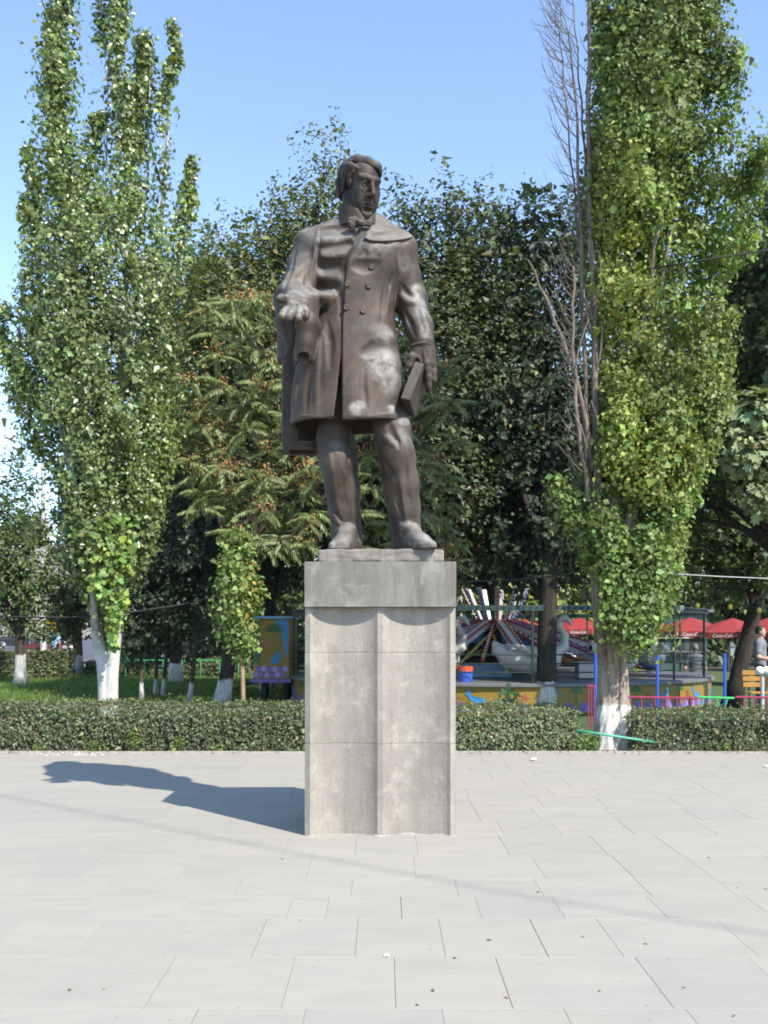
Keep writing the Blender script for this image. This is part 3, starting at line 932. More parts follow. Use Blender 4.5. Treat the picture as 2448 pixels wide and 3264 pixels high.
def build_head():
    cl = Clay((-.105, -.15, -.25), (.105, .13, .14), 0.0026)
    cl.ell((0, .012, .034), (.072, .092, .076), None, 0)
    cl.ell((0, -.040, .026), (.060, .052, .064), None, .03)          # forehead
    cl.ell((0, -.038, -.045), (.056, .054, .070), None, .03)         # face
    cl.chain([(-.060, .000, -.045), (-.050, -.030, -.085), (0, -.078, -.103)], [.020, .020, .019], .03)
    cl.chain([(.060, .000, -.045), (.050, -.030, -.085), (0, -.078, -.103)], [.020, .020, .019], .03)
    cl.ell((0, -.083, -.104), (.024, .019, .017), None, .02)         # chin
    for s in (-1, 1):
        cl.ell((s * .046, -.062, -.012), (.021, .020, .018), None, .03)      # cheekbone
        cl.ell((s * .036, -.074, -.050), (.022, .018, .026), None, .03)      # cheek
        cl.cone((s * .012, -.094, .0335), (s * .050, -.074, .036), .0100, .0095, .010)   # brow
        cl.ell((s * .032, -.094, .013), (.0205, .020, .0135), None, .010, True)     # socket
        cl.ell((s * .031, -.0765, .012), (.0135, .0125, .0115), None, .003)          # eyeball
        cl.chain([(s * .017, -.084, .014), (s * .031, -.0895, .0215), (s * .047, -.078, .014)], [.0032, .0036, .003], .005)   # upper lid
        cl.chain([(s * .018, -.084, .008), (s * .031, -.0865, .0025), (s * .046, -.077, .008)], [.0028, .003, .0026], .006)  # lower lid
        cl.ell((s * .0125, -.104, -.026), (.0085, .010, .0075), None, .007)        # wing of nose
        cl.ell((s * .0065, -.112, -.0345), (.0036, .005, .0032), None, .003, True)
        cl.chain([(s * .020, -.098, -.030), (s * .030, -.088, -.055)], [.003, .003], .008, True)   # smile fold
        # ear
        rot = Matrix.Rotation(s * R(18), 4, 'Z') @ Matrix.Rotation(R(-10), 4, 'X')
        cl.ell((s * .079, .012, .000), (.0085, .019, .032), rot, .008)
        cl.ell((s * .087, .008, .004), (.006, .010, .018), rot, .006, True)
        cl.chain([(s * .082, .030, .020), (s * .085, .018, .031), (s * .083, .002, .026)], [.004, .0045, .004], .003)
    cl.chain([(0, -.088, .034), (0, -.101, .010), (0, -.119, -.018)], [.0095, .0085, .0105], .012)   # nose
    cl.ell((0, -.117, -.022), (.0105, .010, .009), None, .008)
    cl.ell((0, -.096, -.055), (.020, .010, .006), None, .007)        # upper lip
    cl.ell((0, -.095, -.068), (.019, .010, .0075), None, .007)       # lower lip
    cl.chain([(-.022, -.093, -.0625), (0, -.106, -.0612), (.022, -.093, -.0625)], [.0020, .0028, .0020], .003, True)
    cl.ell((0, -.098, -.082), (.018, .008, .005), None, .012, True)
    cl.cone((0, -.112, -.036), (0, -.108, -.050), .003, .003, .006, True)
    cl.cone((0, .018, -.06), (0, .045, -.24), .058, .070, .03)       # neck
    return cl
HEAD = build_head()
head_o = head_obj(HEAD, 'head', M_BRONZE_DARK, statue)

def build_hair():
    cl = Clay((-.110, -.130, -.11), (.110, .135, .155), 0.0027)
    cl.ell((0, .018, .036), (.0775, .094, .080), None, 0)
    # wave combed up from the parting and over to one side
    cl.chain([(-.045, .050, .080), (-.032, .000, .092), (.000, -.046, .090), (.030, -.070, .078), (.040, -.080, .058)], [.021, .021, .020, .016, .008], .025)
    cl.chain([(.000, .050, .088), (.026, .000, .092), (.042, -.044, .080), (.048, -.060, .062)], [.021, .020, .016, .009], .03)
    # lower mass combed back from the temple
    cl.chain([(-.058, -.054, .064), (-.068, -.005, .066), (-.062, .050, .062)], [.006, .015, .019], .022)
    cl.chain([(.060, -.050, .058), (.069, .000, .060), (.062, .050, .062)], [.006, .014, .019], .022)
    # keep the face clear
    cl.op(lambda X, Y, Z: (np.sqrt((X / .070) ** 2 + ((Y + .098) / .074) ** 2 + ((Z + .006) / .086) ** 2) - 1) * .07, (-.12, -.2, -.12), (.12, .0, .12), .006, True)
    Zc = cl.ax[2][None, None, :]; Yc = cl.ax[1][None, :, None]
    cl.F = np.maximum(cl.F, (-.066 + 0.25 * (.10 - Yc) - Zc).astype(np.float32))     # hairline at the nape
    for s in (-1, 1):
        # sideburn and locks over the ear
        cl.chain([(s * .069, -.040, .048), (s * .074, -.026, .030), (s * .073, -.030, .008), (s * .069, -.034, -.012)], [.008, .009, .008, .004], .010)
        cl.chain([(s * .070, .000, .058), (s * .075, .012, .040), (s * .073, .010, .024)], [.010, .011, .007], .014)
        cl.chain([(s * .064, .066, .050), (s * .070, .066, .010), (s * .062, .058, -.040)], [.014, .015, .012], .010)
        cl.chain([(s * .028, .094, .050), (s * .034, .098, .000), (s * .032, .086, -.045)], [.013, .015, .012], .012)
    # deep parting under the wave, and combed grooves
    cl.chain([(-.072, .045, .073), (-.068, .000, .082), (-.044, -.048, .086), (-.008, -.080, .077), (.022, -.094, .064)], [.004, .0065, .008, .0075, .004], .005, True)
    for j in range(4):
        o_ = .016 * j
        cl.chain([(-.040 + o_, .050, .103), (-.024 + o_, .000, .1120 - .001 * j), (.008 + o_ * .8, -.050, .1095 - .002 * j), (.036 + o_ * .4, -.080 + .008 * j, .090)], [.0015, .0026, .0028, .0015], .005, True)
    return cl
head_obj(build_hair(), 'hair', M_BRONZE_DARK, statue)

# spectacles: wire rims, bridge and temples
def spectacles():
    m = MB()
    def hp(x, y, z): return HEAD_M @ Vector((x, y, z))
    for s in (-1, 1):
        ring = [hp(s * .032 + .0185 * math.cos(a), -.1005 + .010 * abs(math.cos(a)) * (1 if math.cos(a) * s > 0 else .2), .0085 + .0150 * math.sin(a)) for a in np.linspace(math.pi * .95, 2.05 * math.pi, 16)]
        m.tube(ring, 0.0022, 6, True)
        m.tube([hp(s * .0505, -.090, .010), hp(s * .066, -.060, .008), hp(s * .082, .000, .010)], 0.0028, 6)
    m.tube([hp(-.0135, -.103, .012), hp(0, -.113, .014), hp(.0135, -.103, .012)], 0.0034, 6)
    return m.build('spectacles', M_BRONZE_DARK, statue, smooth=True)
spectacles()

# upright shirt collar and bow tie
def build_collar():
    cl = Clay(at(1060, 760, 7.95) - Vector((0, .05, .1)), at(1235, 640, 8.55) + Vector((0, .05, .05)), 0.006)
    rows = []
    for py, xl, xr, cy, ry in ((664, 1079, 1199, 8.225, .165), (700, 1077, 1204, 8.23, .18), (740, 1066, 1220, 8.24, .205)):
        rows.append((hz(py, cy), (gx(xl, cy) + gx(xr, cy)) / 2, cy, (gx(xr, cy) - gx(xl, cy)) / 2, ry))
    cl.loft(rows, k=0.0, p=2.1)
    inn = [(z, cx, cy, rx - .014, ry - .014) for z, cx, cy, rx, ry in rows]
    cl.loft(inn, zlo=rows[2][0] - .1, zhi=rows[0][0] + .1, k=0.0, sub=True, p=2.1)
    # open wedge under the chin, the points standing up on each side
    cl.op(lambda X, Y, Z: np.maximum(np.abs(X - gx(1168, 8.1)) - (Z - hz(706, 8.05)) * .62, Y - 8.22) + 0 * X, at(1060, 760, 7.9) - Vector((0, 0, .1)), at(1235, 640, 8.55) + Vector((0, 0, .1)), .004, True)
    cl.stroke([(1085, 668), (1110, 666), (1134, 668), (1138, 680)], .007, .0, .006, False, False)
    return cl
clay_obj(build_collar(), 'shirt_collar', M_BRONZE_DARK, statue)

def build_bow():
    cl = Clay(at(1098, 745, 7.86), at(1192, 680, 8.2), 0.0052)
    Y0 = 8.01
    cl.cone(at(1143, 709, Y0 - .02), at(1152, 713, Y0 - .02), .026, .026, .01)
    rot = Matrix.Rotation(R(-18), 4, 'Y')
    cl.box(at(1126, 708, Y0 - .01), (.085, .035, .080), rot @ Matrix.Rotation(R(12), 4, 'Z'), .012, .012)
    cl.box(at(1121, 722, Y0 - .002), (.05, .03, .07), rot, .010, .012)
    cl.box(at(1170, 712, Y0 + .01), (.080, .030, .050), Matrix.Rotation(R(8), 4, 'Y'), .010, .012)
    cl.chain([at(1112, 700, Y0 - .03), at(1136, 708, Y0 - .035)], [.005, .007], .006, True)
    cl.chain([at(1116, 718, Y0 - .03), at(1138, 713, Y0 - .035)], [.004, .006], .006, True)
    cl.chain([at(1182, 708, Y0 - .02), at(1158, 711, Y0 - .03)], [.004, .006], .006, True)
    return cl
clay_obj(build_bow(), 'bow_tie', M_BRONZE, statue)

# ---- hands
def hand_book():
    """his left hand, hanging, back of the hand to the viewer, thumb and fingers closed on the book"""
    cl = Clay(at(1278, 1275, 7.85) - Vector((.02, 0, 0)), at(1402, 1080, 8.30) + Vector((.03, 0, 0)), 0.0052)
    Y = 8.07
    cl.cone(at(1348, 1085, 8.11), at(1345, 1110, 8.09), .078, .072, .03, False, (1, 1.25, 1))
    cl.chain([at(1330, 1112, Y + .01), at(1336, 1150, Y - .005)], [.052, .040], .04)
    cl.chain([at(1360, 1108, Y + .01), at(1364, 1158, Y)], [.056, .046], .04)
    cl.chain([at(1374, 1118, Y + .03), at(1376, 1160, Y + .03)], [.040, .038], .03)
    # thumb
    cl.chain([at(1326, 1118, Y), at(1313, 1143, Y - .015), at(1304, 1166, Y - .01), at(1298, 1180, Y + .0)], [.040, .034, .031, .025], .018)
    cl.ell(at(1297, 1180, Y - .022), (.016, .010, .021), Matrix.Rotation(R(22), 4, 'Y'), .002)
    cl.stroke([(1299, 1158), (1306, 1162)], .006, .0, .006, True)
    # index, straight down along the book
    cl.chain([at(1357, 1155, Y - .005), at(1362, 1178, Y - .01), at(1365, 1204, Y - .005), at(1366, 1232, Y + .005), at(1371, 1256, Y + .02)], [.038, .032, .030, .026, .014], .014)
    # middle, ring, little: bent back round the edge
    cl.chain([at(1377, 1158, Y + .03), at(1381, 1185, Y + .025), at(1383, 1212, Y + .035), at(1372, 1218, Y + .10)], [.032, .027, .024, .020], .012)
    cl.chain([at(1378, 1150, Y + .075), at(1382, 1180, Y + .085), at(1379, 1202, Y + .10), at(1366, 1206, Y + .15)], [.030, .025, .022, .018], .012)
    cl.chain([at(1375, 1145, Y + .11), at(1377, 1172, Y + .13), at(1370, 1190, Y + .15), at(1358, 1192, Y + .18)], [.026, .022, .019, .016], .012)
    # knuckles, tendons, wrist crease
    cl.ell(at(1358, 1158, Y - .035), (.022, .014, .018), None, .02)
    cl.ell(at(1377, 1160, Y + .0), (.018, .012, .016), None, .02)
    cl.ell(at(1318, 1136, Y - .035), (.020, .012, .018), None, .02)
    cl.stroke([(1350, 1112), (1354, 1135), (1357, 1155)], .009, .002, .018)
    cl.stroke([(1336, 1120), (1342, 1140), (1346, 1156)], .014, .006, .02, True)
    cl.stroke([(1360, 1182), (1367, 1182)], .004, .001, .004, True, False)
    cl.stroke([(1361, 1206), (1369, 1206)], .004, .001, .004, True, False)
    cl.stroke([(1362, 1232), (1369, 1232)], .004, .001, .004, True, False)
    cl.chain([at(1330, 1148, Y - .05), at(1332, 1163, Y + .06)], [.018, .022], .01, True)
    return cl
clay_obj(hand_book(), 'hand', M_BRONZE, statue)
# cuff edge of the sleeve
_c = MB()
_c.tube([at(1312, 1104, 8.05), at(1330, 1096, 8.015), at(1350, 1092, 8.01), at(1370, 1096, 8.03), at(1381, 1101, 8.07)], 0.008, 8)
_c.build('cuff_edge', M_BRONZE, statue, smooth=True)

def hand_open():
    """his right hand, palm up, fingers curling forward and down"""
    cl = Clay(at(872, 1050, 7.45) - Vector((.02, 0, 0)), at(1000, 925, 8.02) + Vector((.02, 0, 0)), 0.0050)
    # wrist, heel of the hand, palm
    cl.chain([at(944, 958, 7.92), at(942, 960, 7.80)], [.070, .060], .03)
    cl.ell(at(966, 970, 7.745), (.046, .060, .044), Matrix.Rotation(R(-12), 4, 'Y'), .02)
    cl.ell(at(924, 970, 7.745), (.048, .065, .044), Matrix.Rotation(R(14), 4, 'Y'), .02)
    cl.ell(at(943, 980, 7.72), (.080, .060, .046), Matrix.Rotation(R(25), 4, 'X'), .025)
    # thumb, out to the side
    cl.chain([at(930, 956, 7.78), at(911, 955, 7.71), at(896, 951, 7.66), at(888, 953, 7.63)], [.038, .034, .032, .023], .018)
    # fingers
    F_ = [((915, 988, 7.675), (904, 998, 7.625), (898, 1010, 7.605), (897, 1020, 7.625), .031),
          ((933, 990, 7.670), (925, 1002, 7.615), (921, 1012, 7.600), (923, 1020, 7.625), .032),
          ((953, 989, 7.675), (953, 1001, 7.625), (951, 1014, 7.615), (948, 1022, 7.65), .030),
          ((971, 986, 7.690), (976, 996, 7.650), (976, 1009, 7.640), (972, 1017, 7.67), .027)]
    for a, b_, c, d, r_ in F_:
        cl.chain([at(*a), at(*b_), at(*c), at(*d)], [r_ * 1.08, r_, r_ * .95, r_ * .74], .009)
    # lines of the palm
    cl.stroke([(908, 974), (930, 978), (952, 974)], .006, .002, .010, True)
    cl.stroke([(940, 962), (946, 975), (952, 984)], .007, .002, .010, True)
    cl.stroke([(908, 985), (925, 983), (940, 985)], .004, .001, .006, True)
    return cl
ho = clay_obj(hand_open(), 'hand', M_BRONZE, statue)
paint_wear(ho, [(940, 985, 50, 36, 0.6)])

# ---- book: two covers round a block of leaves
def book():
    a = at(1322, 1153, 8.02); b_ = at(1351, 1168, 8.00)           # head of the spine
    c = at(1277, 1269, 7.93); d = at(1298, 1280, 7.91)            # foot of the spine
    up = (a - c).normalized()
    th = (b_ - a); th = (th - up * th.dot(up)).normalized()
    dep = up.cross(th).normalized()
    if dep.y < 0: dep = -dep
    dep = (dep + 0.12 * th).normalized(); dep = (dep - up * dep.dot(up)).normalized()
    H = (a - c).length; T = 0.078; W = 0.26
    n2 = dep.cross(up).normalized()
    if n2.dot(th) < 0: n2 = -n2
    base = c
    rot = Matrix((n2, dep, up)).transposed()
    def bx(x0, x1, y0, y1, z0, z1):
        ctr = base + n2 * (x0 + x1) / 2 + dep * (y0 + y1) / 2 + up * (z0 + z1) / 2
        return MB().box(ctr, (x1 - x0, y1 - y0, z1 - z0), rot)
    bk = bx(0, T, 0, .014, 0, H).build('book_spine', M_BRONZE, statue, bevel=.005)
    bx(0, .012, .012, W, 0, H).build('book_cover', M_BRONZE, statue, bevel=.004)
    bx(T - .012, T, .012, W, 0, H).build('book_cover', M_BRONZE, statue, bevel=.004)
    bx(.012, T - .012, .014, W - .012, .008, H - .008).build('book_pages', M_BRONZE, statue, bevel=.002)
book()

# ------------------------------------------------------------------ ground, plaza, lawn, road
def make_soil():
    m, nt, b = new_mat('dry_soil')
    v = coords(nt)
    c = ramp(nt, noise(nt, 1.3, 7, 0.65, v), [(0.3, (0.075, 0.058, 0.040)), (0.7, (0.15, 0.12, 0.085))])
    nt.links.new(c, b.inputs['Base Color']); b.inputs['Roughness'].default_value = 0.95
    bump(nt, b, noise(nt, 14, 6, 0.7, v), 0.5, 0.03)
    return m

def make_slab():
    m, nt, b = new_mat('pale_basalt_paving')
    oi = nt.nodes.new('ShaderNodeObjectInfo')
    at_ = nt.nodes.new('ShaderNodeAttribute'); at_.attribute_name = 'slab'
    rnd = math_(nt, 'FRACT', math_(nt, 'ADD', oi.outputs['Random'], at_.outputs['Fac']))
    v = coords(nt)
    vm = nt.nodes.new('ShaderNodeVectorMath'); vm.operation = 'ADD'
    cb = nt.nodes.new('ShaderNodeCombineXYZ'); nt.links.new(math_(nt, 'MULTIPLY', rnd, 37.0), cb.inputs[0]); nt.links.new(math_(nt, 'MULTIPLY', rnd, 91.0), cb.inputs[2])
    nt.links.new(v, vm.inputs[0]); nt.links.new(cb.outputs[0], vm.inputs[1]); vo = vm.outputs[0]
    tone = ramp(nt, rnd, [(0.0, (0.331, 0.310, 0.264)), (0.10, (0.318, 0.301, 0.260)), (0.2, (0.335, 0.313, 0.266)), (0.55, (0.342, 0.318, 0.271)), (0.8, (0.332, 0.311, 0.265)), (0.92, (0.314, 0.299, 0.260)), (1.0, (0.339, 0.315, 0.268))], 'CONSTANT')
    sc_ = nt.nodes.new('ShaderNodeMapping'); sc_.inputs['Scale'].default_value = (1.2, 3.2, 1); nt.links.new(vo, sc_.inputs[0])
    n1 = noise(nt, 1.6, 6, 0.6, sc_.outputs[0], 0.5)
    c = mixc(nt, ramp(nt, n1, [(0.42, 0.0), (0.74, 0.5)]), tone, (0.258, 0.246, 0.215))
    c = mixc(nt, ramp(nt, n1, [(0.22, 0.35), (0.4, 0.0)]), c, (0.371, 0.336, 0.272))
    # trodden dust over the joints
    n5 = noise(nt, 0.55, 5, 0.6, v)
    c = mixc(nt, ramp(nt, n5, [(0.45, 0.0), (0.72, 0.55)]), c, (0.354, 0.320, 0.255))
    n7 = noise(nt, 0.9, 6, 0.65, coords(nt, (.55, 1.5, 1)), 0.8)
    c = mixc(nt, ramp(nt, n7, [(0.50, 0.0), (0.70, 0.42)]), c, (0.282, 0.271, 0.244))
    n8 = noise(nt, 3.4, 6, 0.7, v, 0.5)
    c = mixc(nt, ramp(nt, n8, [(0.60, 0.0), (0.74, 0.35)]), c, (0.253, 0.239, 0.205))
    # dark specks and gum
    vr = nt.nodes.new('ShaderNodeTexVoronoi'); vr.inputs['Scale'].default_value = 9.0; nt.links.new(v, vr.inputs['Vector'])
    gum = math_(nt, 'MULTIPLY', ramp(nt, vr.outputs['Distance'], [(0.05, 1.0), (0.085, 0.0)]), ramp(nt, noise(nt, 1.9, 3, 0.5, v), [(0.46, 0.0), (0.56, 1.0)]))
    c = mixc(nt, math_(nt, 'MULTIPLY', gum, 0.55), c, (0.138, 0.121, 0.098))
    n2 = noise(nt, 120, 3, 0.7, v)
    c = mixc(nt, ramp(nt, n2, [(0.30, 0.22), (0.42, 0.0)]), c, (0.193, 0.178, 0.149))
    nt.links.new(c, b.inputs['Base Color'])
    b.inputs['Roughness'].default_value = 0.78
    b.inputs['Specular IOR Level'].default_value = 0.35
    bump(nt, b, math_(nt, 'ADD', n2, math_(nt, 'MULTIPLY', n1, 1.5)), 0.25, 0.004)
    return m

M_SOIL = make_soil(); M_SLAB = make_slab()
M_JOINT = simple_mat('joint_mortar', (0.25, 0.24, 0.215), 0.95, 0, 0.2, 30)

def sheet(name, x0, x1, y0, y1, z, mat, parent=None, kind='structure'):
    o = np_mesh(name, [(x0, y0, z), (x1, y0, z), (x1, y1, z), (x0, y1, z)], [(0, 1, 2, 3)], mat, parent)
    if kind: o['kind'] = kind
    return o
sheet('ground', -900, 900, -300, 1800, -0.10, M_SOIL)
PLAZA_END = 13.40
plaza = sheet('plaza', -30, 30, -20, PLAZA_END, -0.013, M_JOINT)

def slab_geo(x0, x1, y0, y1, top, tilt=(0, 0)):
    h = math.sin(x0 * 51.7 + y0 * 17.3) * .5 + .5
    g = 0.0004 + 0.0018 * h ** 6; bv = 0.0012
    x0 += g; x1 -= 0.0006; y0 += 0.0008; y1 -= 0.0008
    cx, cy = (x0 + x1) / 2, (y0 + y1) / 2
    V = []
    for ins, z in ((0, -0.03), (0, -bv), (bv, 0)):
        for x, y in ((x0 + ins, y0 + ins), (x1 - ins, y0 + ins), (x1 - ins, y1 - ins), (x0 + ins, y1 - ins)):
            V.append((x, y, top + z + (x - cx) * tilt[0] + (y - cy) * tilt[1]))
    F = [(8, 9, 10, 11)]
    for l in (0, 4):
        for k in range(4):
            F.append((l + k, l + (k + 1) % 4, l + 4 + (k + 1) % 4, l + 4 + k))
    return V, F

def pave():
    rn = random.Random(11)
    ys = [2.15, 2.85, 3.56, 4.25, 4.93, 5.59, 6.06, 6.50, 7.20, 7.92, 8.52, 9.16, 9.80, 10.36, 10.98, 11.60, 12.18, 12.78, 13.30]
    known = {4.93: [-1.55, -1.10, -.657, -.145, .305, .814, 1.19, 1.86], 4.25: [-1.62, -1.03, -.44, .05, .55, 1.24, 1.80], 5.59: [-1.75, -1.2, -.55, -.33, .10, .55, 1.02, 1.60, 2.2]}
    SV, SF, SA = [], [], []
    count = 0
    for a, b_ in zip(ys[:-1], ys[1:]):
        half = 0.386 * b_ + 0.35
        xs = list(known.get(a, []))
        if not xs: xs = [rn.uniform(-0.3, 0.3)]
        while xs[0] > -14: xs.insert(0, xs[0] - rn.choice([.46, .52, .58, .66, .72, .85]))
        while xs[-1] < 14: xs.append(xs[-1] + rn.choice([.46, .52, .58, .66, .72, .85]))
        for x0, x1 in zip(xs[:-1], xs[1:]):
            t = (rn.uniform(-.0008, .0008), rn.uniform(-.0008, .0008)); top = rn.uniform(-.0008, .0008)
            V, F = slab_geo(x0, x1, a, b_, top, t)
            if x1 > -half and x0 < half and b_ > 3.7 and count < 300:
                o = np_mesh('paving_slab', np.array(V) - np.array([(x0 + x1) / 2, (a + b_) / 2, 0]), F, M_SLAB, plaza, local=False)
                o.location = ((x0 + x1) / 2, (a + b_) / 2, 0); count += 1
            else:
                n = len(SV); SV += V; SF += [tuple(i + n for i in f) for f in F]; SA += [rn.random()] * len(V)
    # the rest of the square, out of the picture
    for iy in range(-14, 2):
        y0 = 2.15 + (iy - 2) * .7 + .7
        if y0 >= 2.14: continue
        x = -14 + rn.uniform(0, .5)
        while x < 14:
            w = rn.choice([.52, .66, .85]); V, F = slab_geo(x, x + w, y0, y0 + .7, rn.uniform(-.001, .001))
            n = len(SV); SV += V; SF += [tuple(i + n for i in f) for f in F]; SA += [rn.random()] * len(V); x += w
    o = np_mesh('outer_paving', SV, SF, M_SLAB, plaza); o['kind'] = 'stuff'
    at_ = o.data.attributes.new('slab', 'FLOAT', 'POINT'); at_.data.foreach_set('value', np.array(SA, np.float32))
pave()

# kerb at the foot of the hedge, laid in lengths
kerb = empty('kerb', (0, PLAZA_END, 0)); kerb['kind'] = 'structure'
_x = -14.0; _r = random.Random(3)
M_KERB = simple_mat('kerb_stone', (0.31, 0.29, 0.25), 0.85, 0, 0.25, 12, 0.2)
while _x < 14:
    _l = _r.uniform(.85, 1.15)
    MB().box((_x + _l / 2, PLAZA_END - 0.045, -0.012 + _r.uniform(-.003, .003)), (_l - .006, 0.10, 0.07)).build('kerb_stone', M_KERB, kerb, bevel=.006)
    _x += _l

# ------------------------------------------------------------------ leaves
def wob(P, scale, seed=0, n=5):
    """smooth 3D variation in about -1..1"""
    rn = np.random.RandomState(seed)
    s = np.zeros(len(P))
    for i in range(n):
        d = rn.normal(size=3); d /= np.linalg.norm(d)
        s += np.sin((P @ d) * scale * rn.uniform(.6, 1.7) + rn.uniform(0, 6.28))
    return s / n * 1.6

def unit(a):
    return a / (np.linalg.norm(a, axis=1, keepdims=True) + 1e-9)

def leaf_arrays(P, Nrm, Dir, size, asp=0.62, fold=0.14, curl=0.0):
    """kite-shaped folded leaves: positions, face normals, growth directions"""
    Nrm = unit(Nrm)
    U = unit(Dir - (Dir * Nrm).sum(1, keepdims=True) * Nrm)
    W = np.cross(Nrm, U)
    s = size[:, None]
    a = P
    tip = P + U * s - Nrm * s * curl
    mid = P + U * s * 0.42
    l = mid + W * s * asp * .5 + Nrm * s * fold
    r_ = mid - W * s * asp * .5 + Nrm * s * fold
    V = np.stack([a, l, tip, r_], 1).reshape(-1, 3)
    n = len(P)
    b = np.arange(n)[:, None] * 4
    F = np.concatenate([b + np.array([[0, 1, 2]]), b + np.array([[0, 2, 3]])])
    return V, F

LOBED = np.array([(0, 0), (.30, .08), (.50, .36), (.28, .42), (.36, .78), (.14, .70), (0, 1.0)])
def lobed_arrays(P, Nrm, Dir, size, fold=0.10):
    """broad lobed leaves (fan of triangles round a folded midrib)"""
    Nrm = unit(Nrm); U = unit(Dir - (Dir * Nrm).sum(1, keepdims=True) * Nrm); W = np.cross(Nrm, U)
    out = list(LOBED) + [(-x, y) for x, y in LOBED[-2:0:-1]]
    k = len(out); s = size[:, None]
    pts = [P + W * s * x + U * s * y + Nrm * s * fold * (abs(x) * 2) for x, y in out] + [P + U * s * .4]
    V = np.stack(pts, 1).reshape(-1, 3)
    b = np.arange(len(P))[:, None] * (k + 1)
    F = np.concatenate([b + np.array([[i, (i + 1) % k, k]]) for i in range(k)])
    return V, F, k + 1

def tints(rs, n, col, var=0.25, hue=0.12, alt=None, frac=0.0):
    col = np.array(col) * np.array([1.62, 1.62, 1.42])
    b = np.exp(rs.normal(0, var, n))[:, None]
    t = col[None, :] * b * (1 + rs.normal(0, hue, (n, 3)) * np.array([1, .35, .6]))
    if alt is not None and frac is not None:
        m = rs.rand(n) < frac
        t[m] = np.array(alt)[None, :] * b[m]
    return np.clip(t, 0.004, 0.9)

def foliage(name, mat, parent, P, out, size, col, seed, asp=.62, up=.45, spread=.9, droop=0.0, var=.25, alt=None, frac=0.0, fold=.14, tint=None, lobed=False):
    """a mass of single leaves as one part"""
    rs = np.random.RandomState(seed)
    n = len(P)
    Nrm = unit(out) + np.array([0, 0, up]) + rs.normal(0, spread * .6, (n, 3))
    Dir = rs.normal(0, 1, (n, 3)) + unit(out) * .6 + np.array([0, 0, -droop])
    sz = size * np.exp(rs.normal(0, .34, n))
    t = tints(rs, n, col, var, .12, alt, frac) if tint is None else tint
    if lobed:
        V, F, k = lobed_arrays(P, Nrm, Dir, sz)
    else:
        V, F = leaf_arrays(P, Nrm, Dir, sz, asp, fold); k = 4
    o = np_mesh(name, V, F, mat, parent, tint=np.repeat(t, k, 0))
    o['kind'] = 'stuff'
    return o

M_LEAF = leaf_mat('leaf', 0.52, 0.45, 0.30)
M_LEAF_GLOSS = leaf_mat('glossy_poplar_leaf', 0.38, 0.8, 0.25)
M_LEAF_DULL = leaf_mat('dusty_leaf', 0.62, 0.35, 0.22)

# lawn
def make_turf():
    m, nt, b = new_mat('turf')
    v = coords(nt)
    c = ramp(nt, noise(nt, 0.8, 6, 0.65, v), [(0.3, (0.045, 0.075, 0.018)), (0.7, (0.075, 0.115, 0.028))])
    nt.links.new(c, b.inputs['Base Color']); b.inputs['Roughness'].default_value = 0.9
    bump(nt, b, noise(nt, 40, 5, 0.7, v), 0.6, 0.03)
    return m
sheet('lawn', -60, 40, PLAZA_END + 0.02, 46, -0.03, make_turf())
def grass_blades():
    rs = np.random.RandomState(7)
    n = 70000
    Y = 14.3 + 26 * rs.rand(n) ** 1.1
    X = rs.uniform(-.46, .02, n) * Y - .4
    P = np.stack([X, Y, np.full(n, -.03)], 1)
    hgt = rs.uniform(.05, .13, n) * (1 + .35 * wob(P, 1.1, 3))
    ang = rs.uniform(0, 6.28, n); w = rs.uniform(.006, .013, n) * (1 + Y / 30)
    side = np.stack([np.cos(ang), np.sin(ang), 0 * ang], 1) * w[:, None]
    lean = rs.normal(0, .035, (n, 3)); lean[:, 2] = hgt
    V = np.stack([P - side, P + side, P + lean], 1).reshape(-1, 3)
    F = np.arange(3 * n).reshape(-1, 3)
    t = tints(rs, n, (.062, .105, .022), .22, .1, (.16, .15, .05), .05)
    o = np_mesh('grass', V, F, M_LEAF_DULL, None, tint=np.repeat(t, 3, 0))
    tag(o, 'green lawn grass behind the clipped hedge', 'grass', kind='stuff')
grass_blades()

